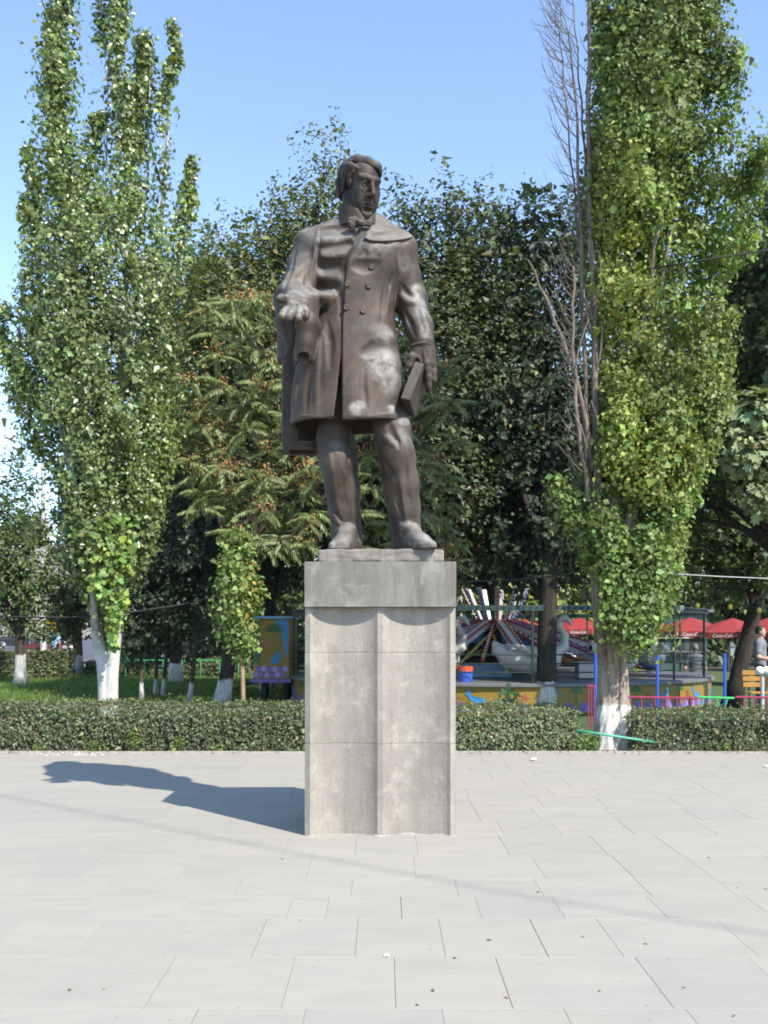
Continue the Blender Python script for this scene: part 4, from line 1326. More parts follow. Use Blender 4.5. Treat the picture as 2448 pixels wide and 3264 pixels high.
# ------------------------------------------------------------------ clipped hedges
M_CORE = simple_mat('hedge_twigs', (0.030, 0.034, 0.018), 0.95, 0, 0.4, 30, 0.4)
def hedge(label, x0, x1, y0, y1, top, seed, dens=1.0, size=.036, col=(.084, .098, .058), group=None, ends=(True, True), name='clipped_hedge', slope=0.0):
    rs = np.random.RandomState(seed)
    root = tag(empty(name, ((x0 + x1) / 2, (y0 + y1) / 2, 0)), label, 'hedge', group)
    L = x1 - x0; D = y1 - y0
    nf = int(L * top * 3500 * dens); nt_ = int(L * D * 2400 * dens); ne = int(D * top * 1500 * dens); nb = int(L * top * 350 * dens)
    parts, outs = [], []
    def put(n, fx, fy, fz, o):
        P = np.stack([fx(n), fy(n), fz(n)], 1); parts.append(P); outs.append(np.tile(np.array(o, float), (n, 1)))
    U = lambda a, b: (lambda n: rs.uniform(a, b, n))
    put(nf, U(x0, x1), lambda n: y0 + np.abs(rs.normal(0, .05, n)), U(-.02, top), (0, -1, .1))
    put(nt_, U(x0, x1), U(y0, y1), lambda n: top - np.abs(rs.normal(0, .035, n)), (0, 0, 1))
    put(nb, U(x0, x1), lambda n: y1 - np.abs(rs.normal(0, .05, n)), U(.0, top), (0, 1, 0))
    if ends[0]: put(ne, lambda n: x0 + np.abs(rs.normal(0, .05, n)), U(y0, y1), U(0, top), (-1, 0, 0))
    if ends[1]: put(ne, lambda n: x1 - np.abs(rs.normal(0, .05, n)), U(y0, y1), U(0, top), (1, 0, 0))
    P = np.concatenate(parts); O = np.concatenate(outs)
    # uneven clipping, a few stray shoots
    w = wob(P, 3.0, seed + 1); w2 = wob(P, 13.0, seed + 2)
    P = P + O * (.042 * w + .030 * w2)[:, None]
    P[:, 2] *= 1 + slope * (P[:, 0] - (x0 + x1) / 2)
    s = (rs.rand(len(P)) < .05) & (wob(P, 5.0, seed + 3) > .2)
    P[s] += O[s] * rs.uniform(.02, .13, s.sum())[:, None]
    keep = (w2 > -1.25 + .5 * rs.rand(len(P))) & (P[:, 2] > -.02)
    P, O = P[keep], O[keep]
    shade = np.exp(.22 * wob(P, 2.0, seed + 5))[:, None]
    t = tints(rs, len(P), col, .28, .12, (.15, .12, .05), .05) * shade
    dead = (wob(P, 1.7, seed + 6) > .85) & (rs.rand(len(P)) < .55)
    t[dead] = np.array([.13, .10, .055]) * np.exp(rs.normal(0, .25, dead.sum()))[:, None]
    foliage('foliage', M_LEAF_DULL, root, P, O, size, col, seed + 9, .58, .35, 1.1, tint=t)
    m = MB(); nx = max(2, int(L / .25))
    m.box(((x0 + x1) / 2, (y0 + y1) / 2, (top - .16) / 2), (L - .2, D - .2, top - .16))
    m.build('twig_core', M_CORE, root)
    return root
HY0 = 13.45
hedge('long clipped green hedge running from the left edge behind the pedestal to the thick trunk', -7.2, gx(1852, HY0), HY0, HY0 + .75, .600, 21, slope=-.016)
hedge('short clipped green hedge to the right of the whitewashed double trunk', gx(2018, HY0) , 7.6, HY0, HY0 + .75, .545, 22)

# ------------------------------------------------------------------ trees
def bark_mat(name, lo, hi, wash=0.0, scale=6.0, pale=False):
    """bark, lime-washed up to the given height"""
    m, nt, b = new_mat(name)
    v = coords(nt)
    vs = coords(nt, (scale * 2.2, scale * 2.2, scale * .45))
    n1 = noise(nt, 1.0, 8, .68, vs, .8)
    c = ramp(nt, n1, [(.34, lo), (.62, hi)])
    n2 = noise(nt, 3.0, 5, .6, v)
    c = mixc(nt, ramp(nt, n2, [(.5, 0.0), (.75, .5)]), c, [x * .55 for x in lo])
    if wash > 0:
        sep = nt.nodes.new('ShaderNodeSeparateXYZ'); nt.links.new(v, sep.inputs[0])
        edge = math_(nt, 'ADD', sep.outputs[2], math_(nt, 'MULTIPLY', noise(nt, 6.0, 5, .65, v), .24))
        msk = ramp(nt, math_(nt, 'DIVIDE', edge, (wash + .12) * 2), [(.485, 1.0), (.512, 0.0)])
        worn = ramp(nt, n1, [(.34, .30), (.50, 1.0)])
        wc = ramp(nt, noise(nt, 7, 6, .65, v), [(.3, (.38, .365, .335)), (.65, (.58, .565, .53))])
        scar = ramp(nt, noise(nt, 5.0, 5, .7, coords(nt, (1.0, 1.0, 2.2)), .8), [(.60, 1.0), (.68, .25)])
        c = mixc(nt, math_(nt, 'MULTIPLY', math_(nt, 'MULTIPLY', msk, worn), scar), c, wc)
    nt.links.new(c, b.inputs['Base Color'])
    b.inputs['Roughness'].default_value = .9
    b.inputs['Specular IOR Level'].default_value = .25
    bump(nt, b, n1, .55 if not pale else .25, .03)
    return m
M_BARK_DARK = bark_mat('dark_bark', (.018, .015, .012), (.052, .043, .034))
M_BARK_WASH = bark_mat('dark_bark_limewashed', (.018, .015, .012), (.052, .043, .034), .62)
M_BARK_PALE = bark_mat('pale_poplar_bark_limewashed', (.26, .25, .21), (.46, .45, .40), 1.30, 3.0, True)
M_BARK_POPLAR = bark_mat('ridged_poplar_bark_limewashed', (.12, .092, .070), (.33, .275, .22), .62, 5.0)
M_BARK_TAN = bark_mat('tan_sapling_bark', (.20, .13, .08), (.36, .25, .16), 0, 8.0)
M_DEADWOOD = bark_mat('dead_grey_wood', (.085, .068, .055), (.22, .18, .145), 0, 9.0)

def bez(p0, p1, p2, n):
    t = np.linspace(0, 1, n)[:, None]
    p0, p1, p2 = [np.array(p, float) for p in (p0, p1, p2)]
    return (1 - t) ** 2 * p0 + 2 * t * (1 - t) * p1 + t ** 2 * p2

def trunk_tube(mb, pts, rad, seed, n=14, rough=.10):
    """tube with an uneven, slightly fluted surface"""
    rn = random.Random(seed)
    st = len(mb.v)
    mb.tube(pts, rad, n)
    ph = [rn.uniform(0, 6.28) for _ in range(4)]
    N_ = len(pts)
    for i in range(N_):
        c = Vector(pts[i])
        for k in range(n):
            a = 6.2832 * k / n
            f = 1 + rough * (math.sin(2 * a + ph[0] + i * .35) * .5 + math.sin(5 * a + ph[1] + i * .6) * .35 + math.sin(3 * a + ph[2] - i * .8) * .4)
            v = Vector(mb.v[st + i * n + k]); mb.v[st + i * n + k] = tuple(c + (v - c) * f)

def broad_tree(name, label, base, height, blobs, seed, leaf=.10, count=16000, col=(.036, .056, .026), r0=.20, bark=None, fork=.35, mat=None,
               cat='tree', group=None, lean=(0, 0), twig=.55, alt=None, frac=0.0, var=.28, limbs=True, cl_n=26, up=.5, upness=.5):
    """tree with trunk, limbs and a crown of leafy sprays filling a set of ellipsoids (centre, radii)"""
    rs = np.random.RandomState(seed)
    root = tag(empty(name, base), label, cat, group)
    bx, by, bz = base
    tp = [(bx + lean[0] * t + .06 * math.sin(3 * t + seed), by + lean[1] * t, -.05 + height * fork * 1.25 * t) for t in np.linspace(0, 1, 9)]
    mb = MB()
    trunk_tube(mb, tp, [r0 * (1.35 if i == 0 else 1.0) * (1 - .35 * i / 8) for i in range(9)], seed)
    vols = np.array([b[1][0] * b[1][1] * b[1][2] for b in blobs]) ** .75
    vols /= vols.sum()
    Ps, Os = [], []
    nsp = max(8, count // cl_n)
    for (c, r_), fr in zip(blobs, vols):
        c = np.array(c, float); r_ = np.array(r_, float)
        nt_ = max(4, int(nsp * fr))
        d = unit(rs.normal(size=(nt_, 3)))
        rad = rs.rand(nt_) ** .42
        T = c + d * r_ * rad[:, None]
        T = T[T[:, 2] > .9]
        # limbs to a few of the tips
        if limbs:
            for q in T[rs.permutation(len(T))[:max(3, int(7 * (fr ** .5) * 2))]]:
                k = rs.randint(4, 9); p0 = np.array(tp[k])
                mid = p0 * .5 + q * .5 + np.array([0, 0, .12 * np.linalg.norm(q - p0)])
                mb.tube([Vector(x) for x in bez(p0, mid, q, 7)], [r0 * .42 * (1 - .85 * i / 6) for i in range(7)], 6, False)
        o = (T - c) / r_; o = unit(o)
        # every tip grows a spray of leaves
        sd = unit(o * .8 + rs.normal(0, .45, T.shape) + np.array([0, 0, upness]))
        L = twig * rs.uniform(.6, 1.5, len(T))
        m = rs.poisson(cl_n, len(T)).clip(4)
        idx = np.repeat(np.arange(len(T)), m)
        t = rs.rand(len(idx)) ** .8
        P = T[idx] + sd[idx] * (L[idx] * t)[:, None] + rs.normal(0, 1, (len(idx), 3)) * (twig * .30 * (1.15 - t))[:, None]
        Ps.append(P); Os.append(unit(sd[idx] * .5 + o[idx] * .6 + unit(P - T[idx]) * .5))
    P = np.concatenate(Ps); O = np.concatenate(Os)
    mb.build('trunk', bark or M_BARK_DARK, root, smooth=True)
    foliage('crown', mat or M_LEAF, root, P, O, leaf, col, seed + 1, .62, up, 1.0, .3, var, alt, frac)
    return root

def outline_tree(root, Yc, outline, n, seed, leaf, col, mat, flat=.75, twig=.35, per=11, bite=.35, alt=None, altzone=None, min_w=0.0, gaps=1.0, droop=.4, var=.3, name='crown', lump=.12, face=(.12, -.5, .2)):
    """upright crown: twigs with leaves inside an outline given as photo rows (py, x_left, x_right) at distance Yc"""
    rs = np.random.RandomState(seed)
    A = np.array(sorted(outline), float)
    py = rs.uniform(A[0, 0], A[-1, 0], n * 3)
    xl = np.interp(py, A[:, 0], A[:, 1]); xr = np.interp(py, A[:, 0], A[:, 2])
    w = xr - xl
    k = rs.rand(len(py)) < w / w.max()
    py, xl, xr = py[k], xl[k], xr[k]
    c = (xl + xr) / 2; h = (xr - xl) / 2 * Yc / FPX
    a = rs.uniform(0, 2 * np.pi, len(py)); rr = np.sqrt(rs.rand(len(py))) ** .8
    X = (c - 1224) * Yc / FPX + np.cos(a) * rr * h
    Y = Yc + np.sin(a) * rr * h * flat
    Z = EYE + (HOR - py) * Yc / FPX
    T = np.stack([X, Y, Z], 1)
    T[:, :2] += np.stack([np.cos(a), np.sin(a)], 1) * (lump * rr * wob(T * np.array([1, 1, .6]), 2.4, seed + 7))[:, None]
    g = wob(T * np.array([1, 1, .45]), 2.6, seed + 3) * .6 + wob(T, 7.0, seed + 4) * .5
    keep = g > (-.55 + bite * rr * 1.2) * gaps - (1 - gaps) * 2
    T, a, rr = T[keep][:n], a[keep][:n], rr[keep][:n]
    o = np.stack([np.cos(a), np.sin(a), 0 * a + .1], 1)
    sd = unit(o * .28 + np.array([0, 0, 1.0]) + rs.normal(0, .22, T.shape))
    m = rs.poisson(per, len(T)).clip(3); idx = np.repeat(np.arange(len(T)), m)
    t = rs.rand(len(idx))
    P = T[idx] + sd[idx] * (twig * rs.uniform(.5, 1.3, len(T))[idx] * (t - .35))[:, None] + rs.normal(0, .055, (len(idx), 3))
    O = unit(o[idx] * .7 + rs.normal(0, .5, P.shape) + np.array(face))
    tn = tints(rs, len(P), col, var, .12) * np.exp(.22 * wob(P, 1.6, seed + 8))[:, None]
    if altzone is not None:
        ppx = 1224 + P[:, 0] * FPX / P[:, 1]; ppy = HOR - (P[:, 2] - EYE) * FPX / P[:, 1]
        for zx, zy, rx, ry, st in altzone:
            d = ((ppx - zx) / rx) ** 2 + ((ppy - zy) / ry) ** 2
            mk = (rs.rand(len(P)) < st * np.clip(1.5 - d, 0, 1)) & (P[:, 1] < Yc + .25)
            tn[mk] = np.array(alt) * np.exp(rs.normal(0, .22, mk.sum()))[:, None]
    foliage(name, mat, root, P, O, leaf, col, seed + 5, .78, .05, .8, droop, tint=tn)
    return T

# ---- the silvery poplar on the left
LY = 16.2
lp = tag(empty('poplar_tree', (gx(345, LY), LY, 0)), 'tall poplar with pale forked trunk and glossy leaves on the left', 'tree')
_mb = MB()
def pxl(pts, Y):
    return [at(a, b_, Y) for a, b_ in pts]
trunk_tube(_mb, pxl([(337, 2310), (336, 2235), (334, 2170), (329, 2120), (320, 2070), (310, 2030), (300, 1900), (285, 1700), (260, 1300), (235, 800), (200, 300), (190, 60)], LY), [.125, .115, .11, .105, .098, .09, .08, .075, .065, .05, .03, .012], 2, 16, .06)
trunk_tube(_mb, pxl([(353, 2310), (353, 2235), (354, 2170), (358, 2120), (364, 2070), (369, 2030), (366, 1900), (372, 1700), (380, 1300), (405, 800), (415, 550), (380, 250), (372, -60)], LY), [.13, .12, .115, .11, .10, .095, .09, .08, .07, .05, .04, .025, .01], 3, 16, .06)
trunk_tube(_mb, pxl([(366, 2000), (380, 1800), (430, 1400), (490, 1000), (530, 500), (545, 250), (562, 90)], LY + .2), [.07, .06, .05, .04, .03, .02, .008], 4, 9, .06)
trunk_tube(_mb, pxl([(305, 2010), (290, 1800), (200, 1400), (130, 1000), (110, 700), (95, 480)], LY - .2), [.06, .055, .045, .035, .02, .008], 5, 9, .06)
for _i, _q in enumerate([[(300, 1800), (200, 1350), (60, 1050), (10, 1000)], [(360, 1700), (460, 1300), (545, 950), (600, 560)], [(310, 1600), (330, 1000), (340, 500), (345, 200)], [(318, 2030), (300, 1980), (288, 1900)], [(405, 900), (470, 600), (480, 150)]]):
    trunk_tube(_mb, pxl(_q, LY + (-.3, .3, .1, -.2, .2)[_i]), [.030, .022, .012, .005][:len(_q)] if len(_q) == 4 else [.03, .02, .01], 6 + _i, 7, .05)
_mb.build('trunk', M_BARK_PALE, lp, smooth=True)
outline_tree(lp, LY, [(640, 190, 470), (720, 140, 540), (800, 100, 575), (880, 62, 585), (1000, 55, 580), (1130, 40, 585), (1250, 35, 575), (1400, 90, 568), (1550, 140, 525), (1700, 165, 480), (1800, 190, 440), (1860, 235, 412), (1920, 280, 398), (1965, 325, 390), (2010, 352, 382)],
             5000, 31, .064, (.086, .116, .036), M_LEAF_GLOSS, .8, .42, 11, .62, (.17, .22, .035), [(345, 1960, 55, 130, .75), (350, 1780, 60, 90, .45), (330, 1850, 80, 120, .35)])
# separate leaders rising out of the crown
def leader(root, pts, Yc, rad, n, seed, leaf=.066, col=(.086, .116, .036), mat=None, name='leader_foliage'):
    rs = np.random.RandomState(seed)
    A = np.array([at(a, b_, Yc) for a, b_ in pts])
    seg = rs.randint(0, len(A) - 1, n); t = rs.rand(n)
    f = (seg + t) / (len(A) - 1)
    r_ = rad * (1 - .55 * f)
    C = A[seg] * (1 - t)[:, None] + A[seg + 1] * t[:, None]
    P = C + rs.normal(0, .55, (n, 3)) * r_[:, None]
    k = wob(P, 6.0, seed) > -.7
    P, C = P[k], C[k]
    O = unit(P - C + np.array([.02, -.06, .03]))
    tn = tints(rs, len(P), col, .3, .12) * np.exp(.2 * wob(P, 3, seed + 1))[:, None]
    foliage(name, mat or M_LEAF_GLOSS, root, P, O, leaf, col, seed + 2, .78, .05, .8, .5, tint=tn)
for _i, (_p, _r, _n) in enumerate([([(235, 700), (190, 450), (180, 200), (205, -80)], .36, 3300), ([(280, 650), (310, 420), (320, 300)], .20, 800), ([(180, 600), (165, 300), (160, 40)], .15, 800),
                                   ([(400, 700), (408, 400), (385, 200), (375, -90)], .28, 2600), ([(330, 170), (325, 60), (318, -60)], .14, 350), ([(440, 650), (455, 300), (460, 110)], .22, 1400),
                                   ([(520, 700), (515, 330), (535, 250), (565, 180), (545, 70)], .13, 900), ([(135, 800), (115, 600), (85, 470)], .15, 600), ([(560, 850), (595, 650), (612, 500)], .15, 600), ([(90, 880), (85, 700), (80, 620)], .13, 350),
                                   ([(120, 1450), (40, 1150), (5, 980)], .24, 1500), ([(600, 700), (610, 600)], .10, 200)]):
    leader(lp, _p, LY + (-.2, .1, .3, 0, .2, .25, 0, -.3, .3, -.4, -.3, .3)[_i], _r * 1.12, int(_n * 1.9), 40 + _i)
# big lobed leaves low on the trunk
_rs = np.random.RandomState(77)
_n = 520
_py = 1640 + 430 * _rs.rand(_n) ** 1.35; _w = np.interp(_py, [1640, 1800, 1900, 1980, 2070], [120, 90, 44, 20, 9])
_px = 345 + _rs.uniform(-1, 1, _n) * _w + np.interp(_py, [1700, 1850, 1950, 2070], [-20, 0, 18, 14])
_P = np.array([at(a, b_, LY - .25 - .35 * c) for a, b_, c in zip(_px, _py, _rs.rand(_n))])
foliage('lobed_leaves', M_LEAF, lp, _P, np.tile(np.array([.3, -1, .2]), (_n, 1)), .088, (.085, .145, .034), 78, 1, .2, .7, 1.4, .25, (.22, .27, .04), .3, lobed=True)

# ---- the column poplar on the right: two fused stems, dead wood on its left side
RY = 13.85
rp = tag(empty('poplar_tree', (gx(1950, RY), RY, 0)), 'huge columnar poplar with ridged double trunk, whitewashed at the foot, on the right', 'tree')
def ridged_trunk(pts, rad, seed, parent, n=44):
    m = MB(); m.tube(pts, rad, n)
    rs = np.random.RandomState(seed)
    V = np.array(m.v); N_ = len(pts)
    k = np.arange(n)
    for i in range(N_):
        c = np.array(pts[i])
        ph = k / n * 2 * np.pi
        f = 1 + .055 * np.sin(9 * ph + 1.3 * np.sin(i * .35 + seed)) + .05 * np.sin(15 * ph - i * .55 + 2 * np.sin(i * .21)) + .035 * np.sin(4 * ph + i * .23) + rs.normal(0, .022, n)
        V[i * n:(i + 1) * n] = c + (V[i * n:(i + 1) * n] - c) * f[:, None]
    m.v = [tuple(v) for v in V]
    return m.build('trunk', M_BARK_POPLAR, parent, smooth=True)
def dens(pts, rad, n):
    """resample a polyline with radii"""
    P = np.array([tuple(p) for p in pts]); t0 = np.linspace(0, 1, len(P)); t = np.linspace(0, 1, n)
    return [Vector([np.interp(x, t0, P[:, j]) for j in range(3)]) for x in t], list(np.interp(t, t0, rad))
_p, _r = dens(pxl([(1928, 2400), (1932, 2340), (1937, 2250), (1940, 2100), (1945, 1980), (1950, 1800), (1960, 1500)], RY - .02), [.205, .165, .150, .138, .125, .11, .08], 60)
ridged_trunk(_p, _r, 3, rp)
_p, _r = dens(pxl([(1986, 2400), (1983, 2340), (1978, 2250), (1972, 2100), (1968, 1980), (1990, 1800), (2030, 1500), (2060, 900)], RY + .04), [.16, .135, .128, .118, .112, .10, .08, .05], 64)
ridged_trunk(_p, _r, 8, rp)
_mb = MB()
for _i, _q in enumerate([[(1985, 1900), (2040, 1600), (2090, 1300), (2120, 900), (2150, 300)], [(2100, 960), (2120, 830), (2150, 700)], [(1990, 1750), (2080, 1400), (2150, 1000)], [(2130, 330), (2150, 180), (2160, 60)], [(2070, 960), (2085, 780), (2115, 690)]]):
    trunk_tube(_mb, pxl(_q, RY + .25 - .10 * _i), list(np.linspace(.040, .012, len(_q))), 20 + _i, 8, .06)
_mb.build('branches', M_DEADWOOD, rp, smooth=True)
outline_tree(rp, RY, [(-700, 2080, 2190), (-300, 2000, 2270), (0, 1915, 2330), (150, 1905, 2345), (300, 1905, 2350), (450, 1905, 2390), (560, 1885, 2425), (680, 1880, 2400), (820, 1890, 2370), (1000, 1905, 2345), (1150, 1915, 2335), (1300, 1900, 2305), (1420, 1895, 2270), (1520, 1860, 2235), (1620, 1850, 2195), (1750, 1860, 2170), (1880, 1880, 2150), (1950, 1930, 2130), (2010, 1980, 2090), (2050, 1990, 2050)],
             9000, 61, .062, (.090, .124, .034), M_LEAF, .85, .36, 12, .34, (.205, .225, .045),
             [(1965, 640, 85, 230, .7), (1990, 900, 95, 220, .55), (1990, 1130, 100, 160, .45), (2010, 1380, 110, 130, .6), (2130, 1450, 100, 100, .75), (1990, 1500, 90, 80, .6), (2250, 1150, 80, 200, .3), (2100, 1150, 160, 250, .22), (2250, 950, 90, 250, .12), (1940, 1600, 80, 80, .25)])
for _i, (_p, _r, _n) in enumerate([([(2330, 700), (2390, 560), (2445, 470)], .26, 700), ([(2300, 420), (2330, 250), (2345, 150)], .24, 600), ([(1840, 1680), (1800, 1600), (1775, 1520)], .2, 500), ([(1890, 1560), (1870, 1700), (1880, 1800)], .22, 600), ([(1960, 180), (1915, 60), (1890, -60)], .18, 500), ([(1985, 640), (1935, 520), (1895, 450)], .13, 350), ([(1990, 2010), (1960, 1850), (1930, 1640)], .34, 1900), ([(2040, 2030), (2060, 1880), (2060, 1700)], .36, 2000), ([(2050, 1560), (2110, 1440), (2150, 1340)], .34, 1500), ([(1960, 1480), (1975, 1380), (1990, 1290)], .28, 1000)]):
    leader(rp, _p, RY - .15 - (.35 if _i > 5 else 0), _r, int(_n * 1.5), 90 + _i, .064, (.078, .116, .030) if _i not in (5, 8, 9) else (.140, .175, .045), M_LEAF)

# dead stems rising beside it
def dead_stems():
    rs = random.Random(12)
    Yd = RY - .12
    root = tag(empty('dead_tree', (gx(1905, Yd), Yd, 0)), 'bare dead stems with thin drooping twigs beside the columnar poplar', 'dead tree')
    def stem(q, r0, r1, seed, Y):
        m = MB(); p, r_ = dens(pxl(q, Y), np.linspace(r0, r1, len(q)), 26)
        p = [v + Vector((.012 * math.sin(i * 1.3 + seed), .012 * math.cos(i * .9), 0)) for i, v in enumerate(p)]
        trunk_tube(m, p, r_, seed, 8, .10)
        return m.build('stem', M_DEADWOOD, root, smooth=True), p
    stems = [([(1915, 2100), (1905, 1700), (1900, 1300), (1890, 900), (1878, 600), (1876, 300), (1880, 100), (1884, -250)], .060, .022, 1),
             ([(1905, 2050), (1890, 1700), (1870, 1400), (1862, 1100), (1850, 750), (1840, 450), (1832, 250), (1800, 60)], .050, .008, 2),
             ([(1890, 1500), (1850, 1250), (1800, 1100), (1740, 950), (1685, 830)], .040, .010, 3),
             ([(1880, 1600), (1840, 1350), (1825, 1050), (1830, 850)], .032, .018, 4),
             ([(1875, 700), (1866, 520), (1850, 300), (1835, 100), (1818, -60)], .020, .006, 5),
             ([(1856, 900), (1830, 600), (1800, 300), (1785, 120), (1790, -20)], .016, .005, 6)]
    allp = []
    for i, (q, a, b_, s) in enumerate(stems):
        o, p = stem(q, a, b_, s, Yd + (-.05, .02, -.15, -.2, .05, .1)[i]); allp.append(p)
    tw = MB()
    def twig(p0, d, L, r_, bend, n=6):
        pts = [Vector(p0)]; d = Vector(d).normalized()
        for i in range(n):
            d = (d + Vector((rs.uniform(-.14, .14), rs.uniform(-.14, .14), bend))).normalized()
            pts.append(pts[-1] + d * L / n)
        tw.tube(pts, [r_ * (1 - .8 * i / n) for i in range(n + 1)], 4, False)
        return pts
    for si in (1, 1, 1, 5, 5, 4, 3, 0):
        p = allp[si]
        for j in range(3, len(p), 1):
            if rs.random() < .62:
                q = twig(p[j], (-1.0 if si != 0 else -.6, rs.uniform(-.8, .5), rs.uniform(.0, .7)), rs.uniform(.30, .75), .0075, .30)
                for k in (1, 2, 3, 4):
                    if rs.random() < .75: twig(q[k], (rs.uniform(-1, .3), rs.uniform(-.7, .5), rs.uniform(-.2, .8)), rs.uniform(.12, .36), .0038, .16, 4)
    tw.build('twigs', M_DEADWOOD, root, smooth=True)['kind'] = 'stuff'
    br = MB()
    for j in range(16):
        p = allp[rs.choice([0, 1, 3])]; k = rs.randint(4, 12)
        pts = [p[k], p[k] + Vector((rs.uniform(-.16, .10), -.12, .25)), p[k] + Vector((rs.uniform(-.22, .14), -.16, rs.uniform(.4, .8)))]
        br.tube([Vector(v) for v in bez(*pts, 6)], [.016, .014, .013, .012, .010, .006], 6)
    br.build('broken_branches', M_DEADWOOD, root, smooth=True)
dead_stems()
# basal growth round the lower crown
# ---- sapling in front of the dark trees
SYp = 15.6
sp = tag(empty('poplar_sapling', (gx(775, SYp), SYp, 0)), 'slender leafy sapling with a thin tan trunk left of the pedestal', 'tree')
_mb = MB(); trunk_tube(_mb, pxl([(777, 2300), (775, 2230), (773, 2150), (768, 2080), (772, 1950), (775, 1800), (765, 1700)], SYp), [.05, .04, .036, .034, .028, .016, .006], 5, 9, .10)
_mb.build('trunk', M_BARK_TAN, sp, smooth=True)
outline_tree(sp, SYp, [(1690, 755, 785), (1760, 730, 800), (1830, 705, 815), (1900, 690, 835), (1960, 695, 835), (2020, 725, 825), (2070, 745, 810), (2095, 762, 790)], 560, 33, .066, (.095, .135, .038), M_LEAF, .9, .22, 7, .3, (.25, .20, .04), [(800, 1900, 40, 120, .3)])

# ------------------------------------------------------------------ trees behind
def blob(px, py, Y, rx, ry, rd=None):
    c = at(px, py, Y); s = Y / FPX
    return ((c.x, c.y, c.z), (rx * s, (rx * s * .8 if rd is None else rd), ry * s))

broad_tree('ash_tree', 'tall dark green tree with a spire-like top behind the head of the statue', (gx(705, 21.6), 21.6, 0), 9.5,
           [blob(850, 1080, 23.4, 250, 330), blob(1035, 560, 23.6, 42, 130), blob(1030, 790, 23.6, 120, 180), blob(930, 850, 23.2, 100, 170), blob(850, 830, 23.2, 45, 120), blob(950, 720, 23.2, 40, 110), blob(770, 910, 23, 70, 150), blob(690, 980, 22.6, 60, 150), blob(740, 1060, 22.6, 150, 150), blob(660, 1200, 22.4, 150, 250), blob(900, 1500, 23, 260, 230), blob(1100, 1060, 23.6, 130, 320)],
           201, .10, 46000, (.078, .092, .040), .16, M_BARK_WASH, .42, lean=(.5, .6), twig=.78, alt=(.17, .15, .05), frac=.09, upness=1.3)
broad_tree('ash_tree', 'dark green tree with pointed leafy tops to the right of the statue', (gx(1405, 21.2), 21.2, 0), 9.5,
           [blob(1290, 780, 21.3, 60, 110), blob(1400, 770, 21.3, 60, 130), blob(1480, 780, 21.3, 60, 120), blob(1570, 790, 21.3, 60, 130), blob(1370, 960, 21.3, 150, 170), blob(1530, 980, 21.3, 150, 170), blob(1420, 1200, 21.0, 250, 300), blob(1560, 1250, 21.0, 170, 300), blob(1350, 1550, 21.0, 260, 260), blob(1630, 800, 21.3, 45, 110)],
           202, .10, 46000, (.052, .066, .036), .20, M_BARK_DARK, .45, lean=(.3, .2), twig=.78, alt=(.16, .14, .05), frac=.06, upness=1.3)
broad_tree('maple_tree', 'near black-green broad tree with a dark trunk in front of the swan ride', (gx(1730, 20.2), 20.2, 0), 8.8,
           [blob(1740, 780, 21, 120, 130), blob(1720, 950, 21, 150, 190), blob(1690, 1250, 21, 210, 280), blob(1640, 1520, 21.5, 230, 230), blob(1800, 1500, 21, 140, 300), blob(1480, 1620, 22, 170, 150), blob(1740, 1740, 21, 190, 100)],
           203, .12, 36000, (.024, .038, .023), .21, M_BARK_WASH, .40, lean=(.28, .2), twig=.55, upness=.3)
broad_tree('ash_tree', 'paler green tree in the distance between the left poplar and the dark trees', (gx(560, 33), 33, 0), 12,
           [blob(590, 960, 33, 110, 150), blob(560, 1150, 33, 150, 200), blob(680, 1050, 33.5, 110, 180), blob(560, 1450, 33, 190, 240), blob(650, 830, 33, 40, 80)],
           204, .17, 15000, (.070, .098, .040), .2, M_BARK_WASH, .4, twig=.8, upness=.7)
broad_tree('elm_tree', 'shady green tree with a leaning dark trunk at the right edge', (gx(2340, 22), 22, 0), 9,
           [blob(2400, 900, 22.6, 100, 180), blob(2420, 1200, 22, 130, 260), blob(2330, 1550, 22, 160, 250), blob(2250, 1760, 22, 150, 110), blob(2420, 1750, 21.6, 130, 150), blob(2500, 1000, 22, 150, 300)],
           205, .125, 23000, (.050, .074, .030), .19, M_BARK_DARK, .38, lean=(1.0, .1), twig=.55, alt=(.16, .14, .045), frac=.05)
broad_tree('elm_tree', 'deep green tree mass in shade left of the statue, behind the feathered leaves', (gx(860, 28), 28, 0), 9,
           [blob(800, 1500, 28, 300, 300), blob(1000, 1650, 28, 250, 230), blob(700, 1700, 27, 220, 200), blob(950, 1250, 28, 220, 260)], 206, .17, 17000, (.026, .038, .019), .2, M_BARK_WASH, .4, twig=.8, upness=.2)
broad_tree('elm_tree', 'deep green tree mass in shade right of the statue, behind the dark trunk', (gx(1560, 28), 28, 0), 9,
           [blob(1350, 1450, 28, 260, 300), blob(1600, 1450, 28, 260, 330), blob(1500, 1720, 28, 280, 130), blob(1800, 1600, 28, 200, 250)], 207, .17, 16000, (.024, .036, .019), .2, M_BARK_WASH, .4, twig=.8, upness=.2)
broad_tree('elm_tree', 'added, mostly unseen tree that shades the ride, just beyond the right edge behind the columnar poplar', (gx(2640, 19.2), 19.2, 0), 10,  # put in, largely out of view, to cast shade over the ride
           [blob(2200, 1250, 19.4, 150, 200), blob(2350, 1000, 19.0, 160, 220), blob(2330, 1330, 18.6, 140, 170), blob(2520, 1200, 18.2, 170, 260), blob(2560, 800, 18.4, 200, 240), blob(2080, 1330, 20.6, 130, 180), blob(1995, 1480, 21.2, 130, 170), blob(2150, 1560, 20.4, 120, 130), blob(2700, 1000, 17.6, 220, 340)], 208, .12, 32000, (.048, .068, .028), .22, M_BARK_DARK, .4, lean=(-.6, 0), twig=.6)
